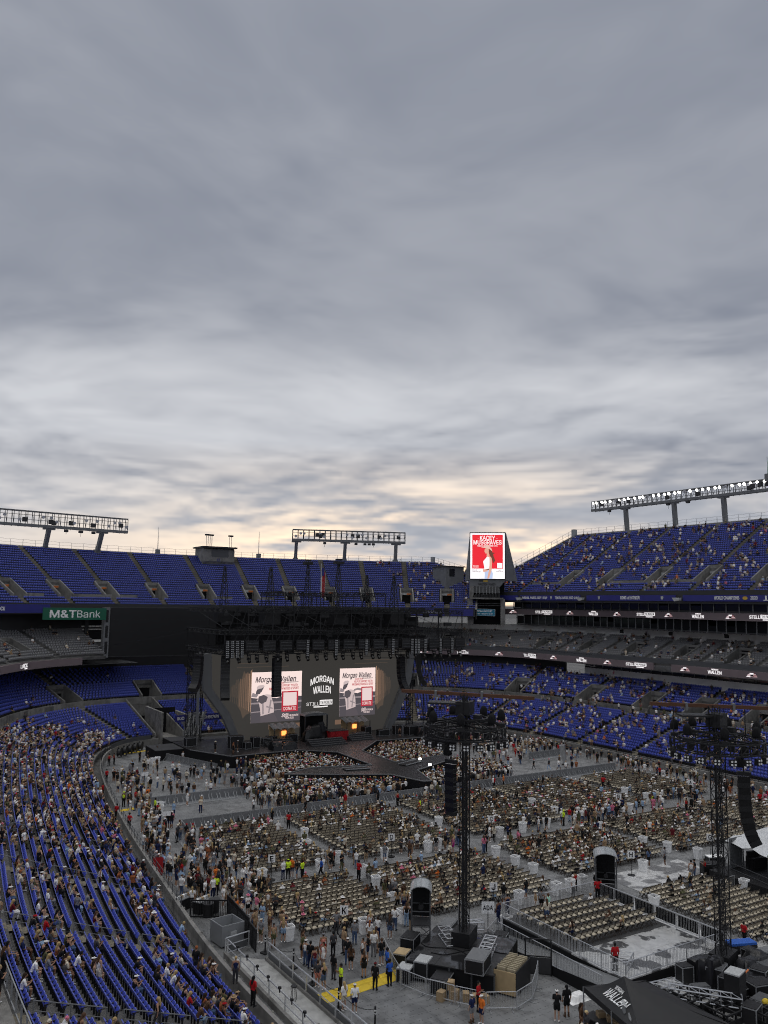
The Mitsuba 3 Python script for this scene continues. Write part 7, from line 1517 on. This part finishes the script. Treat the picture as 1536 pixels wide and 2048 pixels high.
hero(36.4, 38.3, 'man in black football jersey with white cap', 'black', 'black', 'shorts', 'cap', 'white', yaw=-.9, kind='phone'); hero(37.3, 38.4, 'woman with long black hair in black top', 'black', 'black', 'shorts', 'long_hair', 'black'); hero(31.9, 40.7, 'man in navy shirt and white cap', 'navy', 'grey', 'shorts', 'cap', 'white'); hero(32.3, 40.3, 'man in bright orange jersey and white cap', 'orange', 'navy', 'shorts', 'cap', 'white'); hero(43.1, 51.7, 'police officer in dark navy uniform', 'navy', 'navy', head='hair', hc='black', skin=3); hero(44.6, 52.4, 'second police officer in navy, nearer the railing', 'navy', 'navy', head='hair', hc='black'); hero(54.0, 66.8, 'tall guard in black suit', 'black', head='hair', hc='black', skin=3)
hero(46.9, 69.6, 'man in grey polo and tan shorts', 'grey', 'tan', 'shorts', 'hair'); hero(47.3, 69.9, 'woman in black top close behind him', 'black', 'black', 'shorts', 'long_hair'); hero(49.6, 69.1, 'man in black shirt and grey shorts', 'black', 'grey', 'shorts', 'hair'); hero(50.6, 68.9, 'man in black polo and khaki shorts', 'black', 'tan', 'shorts', 'hair'); hero(50.9, 68.0, 'woman in magenta dress', 'magenta', leg='dress', head='long_hair', hc='blonde'); hero(39.4, 61.2, 'woman in white dress and boots', 'white', leg='dress', head='long_hair', hc='blonde'); hero(38.9, 61.3, 'woman in black dress', 'black', leg='dress', head='long_hair', hc='brown')
hero(45.3, 49.9, 'woman in tan top', 'tan', 'white', 'shorts', 'cowboy_hat', 'cream', z=az); hero(46.0, 50.0, 'man in grey top with a friend', 'grey', 'black', 'shorts', 'hair', z=az); hero(45.6, 48.8, 'man in mint green shirt and white shorts', 'mint', 'white', 'shorts', 'hair', 'brown', z=az, kind='point'); hero(44.6, 47.9, 'woman with brown hair', 'cream', 'denim', 'shorts', 'long_hair', 'brown', z=az); hero(35.4, 54.6, 'man in white shirt and jeans', 'white', 'denim', kind='hip', head='hair'); hero(34.2, 53.4, 'woman in dark top with long brown hair', 'charcoal', 'denim', 'shorts', 'long_hair', 'brown'); hero(53.5, 66.4, 'woman in pink top', 'pink', 'denim', head='long_hair')
hero(65.0, 50.9, 'man in white shirt', 'white', 'grey', head='cap', hc='black'); hero(65.6, 51.0, 'man in black jacket and jeans', 'black', 'denim', head='cap', hc='black'); hero(70.2, 60.4, 'man in camouflage jacket and orange cap', 'olive', 'olive', head='cap', hc='orange'); hero(67.6, 64.0, 'woman in long white dress', 'white', leg='dress', head='long_hair'); hero(68.4, 64.6, 'man in black shirt beside the white dress', 'black', head='hair'); hero(66.2, 54.8, 'man in grey shirt and shorts', 'grey', 'charcoal', 'shorts', 'hair', 'black', skin=3); hero(64.6, 55.4, 'woman in denim top', 'denim', 'black', 'shorts', 'long_hair')
hero(82.1, 69.5, 'woman in pink top and pink trousers', 'pink', 'pink', head='hair'); hero(83.0, 69.4, 'person in lilac top', 'lilac', 'grey', head='hair'); hero(91.4, 70.4, 'man in light blue shirt', 'light blue', 'navy', head='hair'); hero(68.4, 68.9, 'man in white shirt walking', 'white', 'cream', kind='walk', head='hair'); hero(74.6, 88.4, 'man in orange vest at the barrier', 'orange', 'black', head='hair'); hero(63.7, 69.6, 'man in white with cap', 'white', 'cream', 'shorts', 'cap', 'white'); hero(57.2, 80.2, 'woman in white at the front of block C', 'white', 'denim', head='hair'); hero(37.1, 110.9, 'police officer in dark uniform alone on the floor', 'navy', 'navy', head='hair', hc='black'); hero(35.1, 109.3, 'man in white shirt and black shorts', 'white', 'black', 'shorts', 'cap', 'white'); hero(36.6, 128.4, 'guard in black coat', 'black', head='hair', hc='black'); hero(37.8, 128.4, 'second guard in black', 'black', head='hair', hc='black'); hero(42.2, 125.0, 'man in white shirt at the stage corner', 'white', 'black', head='hair')
for x, y, t in ((48.0, 119.2, 'black'), (46.0, 121.5, 'black'), (49.4, 121.0, 'charcoal'), (83.6, 119.9, 'grey'), (79, 121.0, 'black'), (56, 119.0, 'black')): hero(x, y, 'stage hand in dark clothes on the stage deck', t, 'black', 'shorts', z=1.7)
for i in range(9): x, y = [(38.5, 32.8), (38.6, 33.6), (38.2, 35.2), (36.1, 35.6), (35.7, 34.4), (36.0, 33.4), (37.0, 31.9), (36.5, 36.4), (35.5, 35.4)][i]; hero(x, y, ['seller in black cap', 'seller in black shirt and cap', 'seller leaning on the counter', 'shopper with straw hat', 'shopper in tan jacket and white cap', 'shopper with brown hair', 'shopper in black', 'woman with long dark hair in brown top', 'shopper in cream'][i], ['black', 'black', 'black', 'charcoal', 'tan', 'brown', 'black', 'brown', 'cream'][i], 'denim', head=['cap', 'cap', 'hair', 'cowboy_hat', 'cap', 'long_hair', 'hair', 'long_hair', 'long_hair'][i], hc=['black', 'black', 'brown', 'straw', 'white', 'dark brown', 'black', 'dark brown', 'brown'][i], yaw=face(x, y, 37.8 if i > 2 else 33, 34.6, .2))

# the standing crowd on the floor
solid = []
def crowd(poly, dens, group, jit=.5, look=None, sep=.42, grad=None):
    pg = Polygon(poly); x0, y0, x1, y1 = pg.bounds; n = int(pg.area * dens); got, tries = [], 0
    while len(got) < n and tries < n * 30:
        tries += 1; x, y = r6.uniform(x0, x1), r6.uniform(y0, y1)
        if grad and r6.random() > grad(x, y): continue
        if not pg.contains(Point(x, y)) or any((x - a) ** 2 + (y - b) ** 2 < sep * sep for a, b in got[-400:]): continue
        if any(abs(x - a) < .6 and abs(y - b) < .6 for a, b in bins): continue
        got.append((x, y)); person(x, y, .004, face(x, y, *(look or (None, None)), jit), r6.choice(['stand', 'stand', 'phone', 'hip', 'cross', 'walk' if dens < .5 else 'stand']), group=group)
crowd([(47.8, 104.6), (53.5, 105.2), (61.6, 103.6), (62.0, 112.6), (58, 117.2), (47.4, 117)], 2.5, 'crowd in the left stage pit', .3, sep=.36, grad=lambda x, y: .35 + .65 * min(1, max(0, (x - 48) / 7)))
crowd([(66.9, 103.4), (77, 104.9), (82.5, 118), (74, 119), (67, 112.3)], 2.9, 'crowd in the right stage pit', .3, sep=.34)
crowd([(41, 91.0), (61.5, 90.4), (61.0, 94.8), (55, 97.9), (48.4, 101.6), (42, 101.9)], 2.3, 'crowd below the left runway arm', .35, sep=.36, grad=lambda x, y: .22 + .78 * min(1, max(0, (x - 43) / 6)))
crowd([(65.8, 95.6), (74.2, 99.6), (77, 103.5), (81, 101), (80, 92), (65, 90.4), (64.3, 90.4)], 2.1, 'crowd right of the runway', .4, sep=.38, grad=lambda x, y: 1 - .7 * min(1, max(0, (x - 70) / 10)))
crowd([(78, 91), (97, 91), (97, 101), (80, 101)], .10, 'people on the open floor right of the runway', 1.2)
crowd([(83, 103), (101, 103), (101, 116), (96, 124), (88.5, 119)], .55, 'people at the right of the stage', 1.2)
crowd([(34, 101.6), (47, 101.6), (46.5, 116), (38, 118)], .30, 'people in the left pen', .8); crowd([(30, 103), (35, 103), (38, 124), (33, 122)], .30, 'people along the left wall by the pen', 1.2)
crowd([(29, 90), (42, 90), (42, 99.4), (29, 99.4)], .05, 'people on the open floor left of the runway', 1.5); crowd([(24.9, 66), (30.3, 66), (30.3, 88), (25.6, 88)], .85, 'people in the walkway along the near wall', 2.0); crowd([(25.8, 88), (29.4, 88), (32.2, 118), (29.6, 118)], .85, 'people along the near wall by the pen', 2.0)
crowd([(25.5, 57.5), (28.2, 57.5), (29.6, 66), (25.6, 66)], .8, 'people in the walkway along the near wall', 2.0); crowd([(23.0, 66), (25.2, 66), (25.8, 84), (24.4, 84)], .9, 'people in the walkway along the near wall', 2.0); crowd([(26.6, 48.8), (33.2, 49.6), (35.0, 56), (27.4, 56.6)], .22, 'people gathered by the near tower', 2.0); crowd([(30, 68.4), (98, 69.8), (98, 71.6), (30, 70.4)], .42, 'people in the aisle between the chair blocks', 1.6); crowd([(71, 68.6), (78, 68.8), (78, 71.8), (68.5, 71.8)], 1.5, 'people queueing below sign B', 1.6); crowd([(84.2, 70), (94, 70.8), (94, 72.8), (84.2, 72.4)], .7, 'people by sign A', 1.6)
crowd([(38.0, 56), (39.4, 56), (40.8, 88), (39.6, 88)], .12, 'people in the left aisle', 1.6); crowd([(35.5, 53), (39, 54.6), (39.2, 63), (37.9, 60)], .8, 'people in the aisle by block J', 1.6); crowd([(98.6, 62), (102.6, 62), (102.6, 112), (98.6, 112)], .62, 'people along the far right wall', 1.8); crowd([(45, 52.6), (57, 52.6), (57, 55), (45, 55)], .18, 'people above the chair platform', 1.8); crowd([(44, 88.0), (76, 88.4), (76, 89.0), (44, 88.8)], .5, 'people at the barrier', 1.2)
for q in CH:
    x, y, z, yaw, nm, row, ix, occ = q; c = float(meshkit.noise(np.array([x * .45, y * .6, 3.3]))); bias = 1.0
    if nm in 'KJ': bias = 1.5 if row > 6 else .7
    if nm == 'D': bias = .4 if (x < 49 and row < 9) else 1.3
    if r6.random() < occ * bias * (.25 + 1.6 * max(0, c - .22)): person(x, y - .02, z, yaw + r6.gauss(0, .2), r6.choice(['sit', 'sit_phone', 'sit_lean', 'sit_back', 'sit']), group='people seated in the chair blocks', place=f'seated in block {nm}' if nm not in 'PM' else ('seated on the chair platform' if nm == 'P' else 'seated right of the chair platform'))
    elif r6.random() < occ * .06: person(x, y + .42, z, r6.uniform(-3, 3), 'stand', group='people seated in the chair blocks', place=f'standing among the chairs of block {nm}' if nm not in 'PM' else 'standing among the chairs')
for q in SEATS:
    x, y, z, yaw, ar, row, ix, sec = q; c = float(meshkit.noise(np.array([x * .3 + 9, y * .33, row * .45]))); cl_ = .12 + 2.3 * max(0, c - .30)
    if ar == 'low':
        if x < 34 and y < 142: occ = .26 + .36 * min(1, max(0, (y - 62) / 30)) - (.35 if y > 112 and row > 15 else 0)
        elif y > 128 and x < 70: occ = .10 if row < 10 and x < 60 else .012
        else: occ = .36
        if row < 4 and x < 34: occ = min(.85, occ * 2.0)
        pl = f'in {ordinal(row + 1)} row of near stand'
    elif ar == 'rup': occ = .19
    elif ar == 'eup': occ = .17 if x > 108 else .0
    else: occ = .17 if x > 90 else .03
    if r6.random() < occ * cl_:
        if r6.random() < .10: person(x, y + .0, z, yaw + r6.gauss(0, .5), r6.choice(['stand', 'phone', 'hip']), place='standing ' + pl if ar == 'low' else None, group='people in the near stand' if ar == 'low' else 'people in the stands')
        else: person(x, y, z + .02, yaw + r6.gauss(0, .15), r6.choice(['sit', 'sit_phone', 'sit_lean', 'sit_back', 'sit_phone']), place='seated ' + pl if ar == 'low' else None, group='people in the near stand' if ar == 'low' else 'people in the stands')
# people walking on the stairs and the cross walk
for s_ in A_LOW:
    for k_ in range(2, 28, 5):
        if r6.random() < .35: d0, d1, z = low[k_]; p = WALL.pos(s_, d0 + .4); person(p[0], p[1], z + .01, r6.uniform(-3, 3), 'walk', group='people in the near stand', place=f'on a stair at the {ordinal(k_ + 1)} row of the stand')
for s_ in np.arange(S(104.2, 120), S(104.2, 45), 1.7):
    if r6.random() < .45: p = WALL.pos(s_, 15.0); person(p[0], p[1], ZW + .01, r6.uniform(-3, 3), 'walk')
for i in range(14): p = WALL.pos(S(21.6, 44 + 1.1 * i), r6.uniform(14.2, 15.6)); person(p[0], p[1], ZW + .06, -1.57 + r6.gauss(0, .4), r6.choice(['stand', 'phone', 'hip']), group='people in the near stand', place='on the ledge at the left edge')

# the 300 that show largest become persons of their own, the rest one crowd
LM = [(s_[1], s_[2], f'letter sign {s_[0]}') for s_ in SIGNS] + [(41, 50.4, 'the ADA sign'), (36.0, 46.9, 'the near tower platform'), (28.5, 48.0, 'the long yellow cable ramp'), (47, 45, 'the chair platform'), (37.8, 34.6, 'the black tent'), (24.2, 50, 'the pale ramp'), (23.7, 60.5, 'the grey steel box'), (22.9, 66.6, 'the service tables'), (56.5, 51.5, 'the arched shelter'), (69, 50, 'the mixing shelter'), (50.6, 37.2, 'the right delay tower'), (31.6, 108.2, 'the far entry sign'), (28, 87.4, 'the entry sign'), (36, 128, 'the cable drums'), (64.5, 110, 'the runway'), (43, 100.6, 'the left pen barrier'), (94, 102, 'the right pen barrier'), (93, 96, 'the silver wrapped stand'), (26.8, 100.4, 'the small yellow ramp'), (23.4, 76.2, 'the red cart')]
PA = np.array([(p['x'], p['y'], p['z'] + .9) for p in PEOPLE]); visp, _ = in_view(PA, .0); dp = np.where(visp, np.linalg.norm(PA - EYE, axis=1), 1e9) - np.array([1000 if p['hero'] else 0 for p in PEOPLE])
ownp = set(np.argsort(dp)[:300].tolist()); used = {}
def describe(p):
    if p['hero']: d = p['hero']
    else:
        legs = {'trousers': f"{p['bot']} trousers", 'shorts': f"{p['bot']} shorts", 'dress': ''}[p['leg']]; hd = {'cap': f"{p['hc']} cap", 'cowboy_hat': f"{p['hc']} cowboy hat", 'hair': f"{p['hc']} hair", 'long_hair': f"long {p['hc']} hair"}[p['head']]
        if p['place']: legs = ''
        d = f"person in {p['top']} {'dress' if p['leg'] == 'dress' else 'vest top' if p['tkind'] == 'vest' else 'shirt'}" + (f", {legs}" if legs else '') + f", {hd}"
    if p['hero'] and (p['z'] > 1.0 or any(w in d for w in (' the ', 'stage'))) and 'steward in red shirt and black' not in d: return d if p['z'] < .9 or 'stage' in d or 'stand' in d or 'corner' in d or 'railing' in d else d + ' on the chair platform'
    if p['place']: return f"{d}, {p['place']}"
    if p['hero'] and p['z'] > .5: return d + ' on the chair platform'
    n = min(LM, key=lambda l: (l[0] - p['x']) ** 2 + (l[1] - p['y']) ** 2); return f"{d}, near {n[2]}"
chosen = [PEOPLE[i] for i in sorted(ownp, key=lambda i: np.linalg.norm(PA[i] - EYE))]
texts = [describe(p) for p in chosen]
for i, t in enumerate(texts):
    same = [j for j, u in enumerate(texts) if u == t]
    if len(same) > 1: used.setdefault(t, same)
for t, same in used.items():
    for r_, j in enumerate(same): texts[j] = f'{(ordinal(r_ + 1) + " ") if r_ else ""}nearest {t}'
texts = [t if len(t.split()) < 17 else ' '.join(t.replace('and black trousers', '').replace(' the ', ' ').split()[:16]) for t in texts]
for p, t in zip(chosen, texts):
    k = thing('person', t, 'person', p['group'])
    m = mat(p['x'], p['y'], p['z'], p['yaw'], p['s']) if not p['kind'].startswith('sit') else mat(p['x'], p['y'], p['z'] - .0, p['yaw'], 1.0)
    place_part(k, 'body', pply(p['kind'], 'body', f"p_skin_{p['skin']}"), m)
    if p['leg'] == 'dress': place_part(k, 'dress', pply(p['kind'], 'dress', pm(p['top'])), m)
    else: place_part(k, 'shirt' if p['tkind'] != 'vest' else 'vest_top', pply(p['kind'], p['tkind'] if p['tkind'] in ('shirt', 'vest') else 'shirt', pm(p['top'])), m); place_part(k, p['leg'], pply(p['kind'], p['leg'], pm(p['bot'])), m)
    if p['head'] in ('cap', 'cowboy_hat'): place_part(k, 'hair', pply(p['kind'], 'hair', pm('dark brown')), m)
    place_part(k, p['head'], pply(p['kind'], p['head'], pm(p['hc'])), m)
    if p['leg'] == 'trousers' or not p['boots']: place_part(k, 'shoes', pply(p['kind'], 'shoes', pm('white' if p['leg'] == 'shorts' else 'black')), m)
    else: place_part(k, 'boots', pply(p['kind'], 'boots', pm('brown')), m)
rest = [p for i, p in enumerate(PEOPLE) if i not in ownp]; cm = MB()
groups_ = {}
for p in rest:
    d = math.hypot(p['x'], p['y']); groups_.setdefault((p['kind'], d > 105), []).append(p)
for (kd, tiny), L in groups_.items():
    v, f, reg = LIGHT[(kd, tiny)]; ms, cs_ = [], []
    for p in L:
        ms.append(mat(p['x'], p['y'], p['z'], p['yaw'], p['s'] if not kd.startswith('sit') else 1.0)); sk = np.array(SKIN[p['skin']]); tp, bt, hd = np.array(COL[p['top']]), np.array(COL[p['bot']]), np.array(COL[p['hc']])
        pal = np.array([sk, tp, bt if p['leg'] != 'dress' else tp, bt if p['leg'] == 'trousers' else sk, hd, np.array(COL['black'] if p['leg'] == 'trousers' else COL['white']), hd, hd if p['head'] == 'long_hair' else tp])
        cs_.append(pal[reg])
    cm.many(v, f, np.array(ms), np.array(cs_))
k = thing('crowd', 'all further concert goers seated in the stands and standing or seated on the floor', 'crowd', kind='stuff'); put(k, cm, 'm_cloth', vc=True)
print(len(SEATS), 'seats', len(CH), 'chairs', len(PEOPLE), 'people', len(cm.get()[1]), 'crowd triangles')
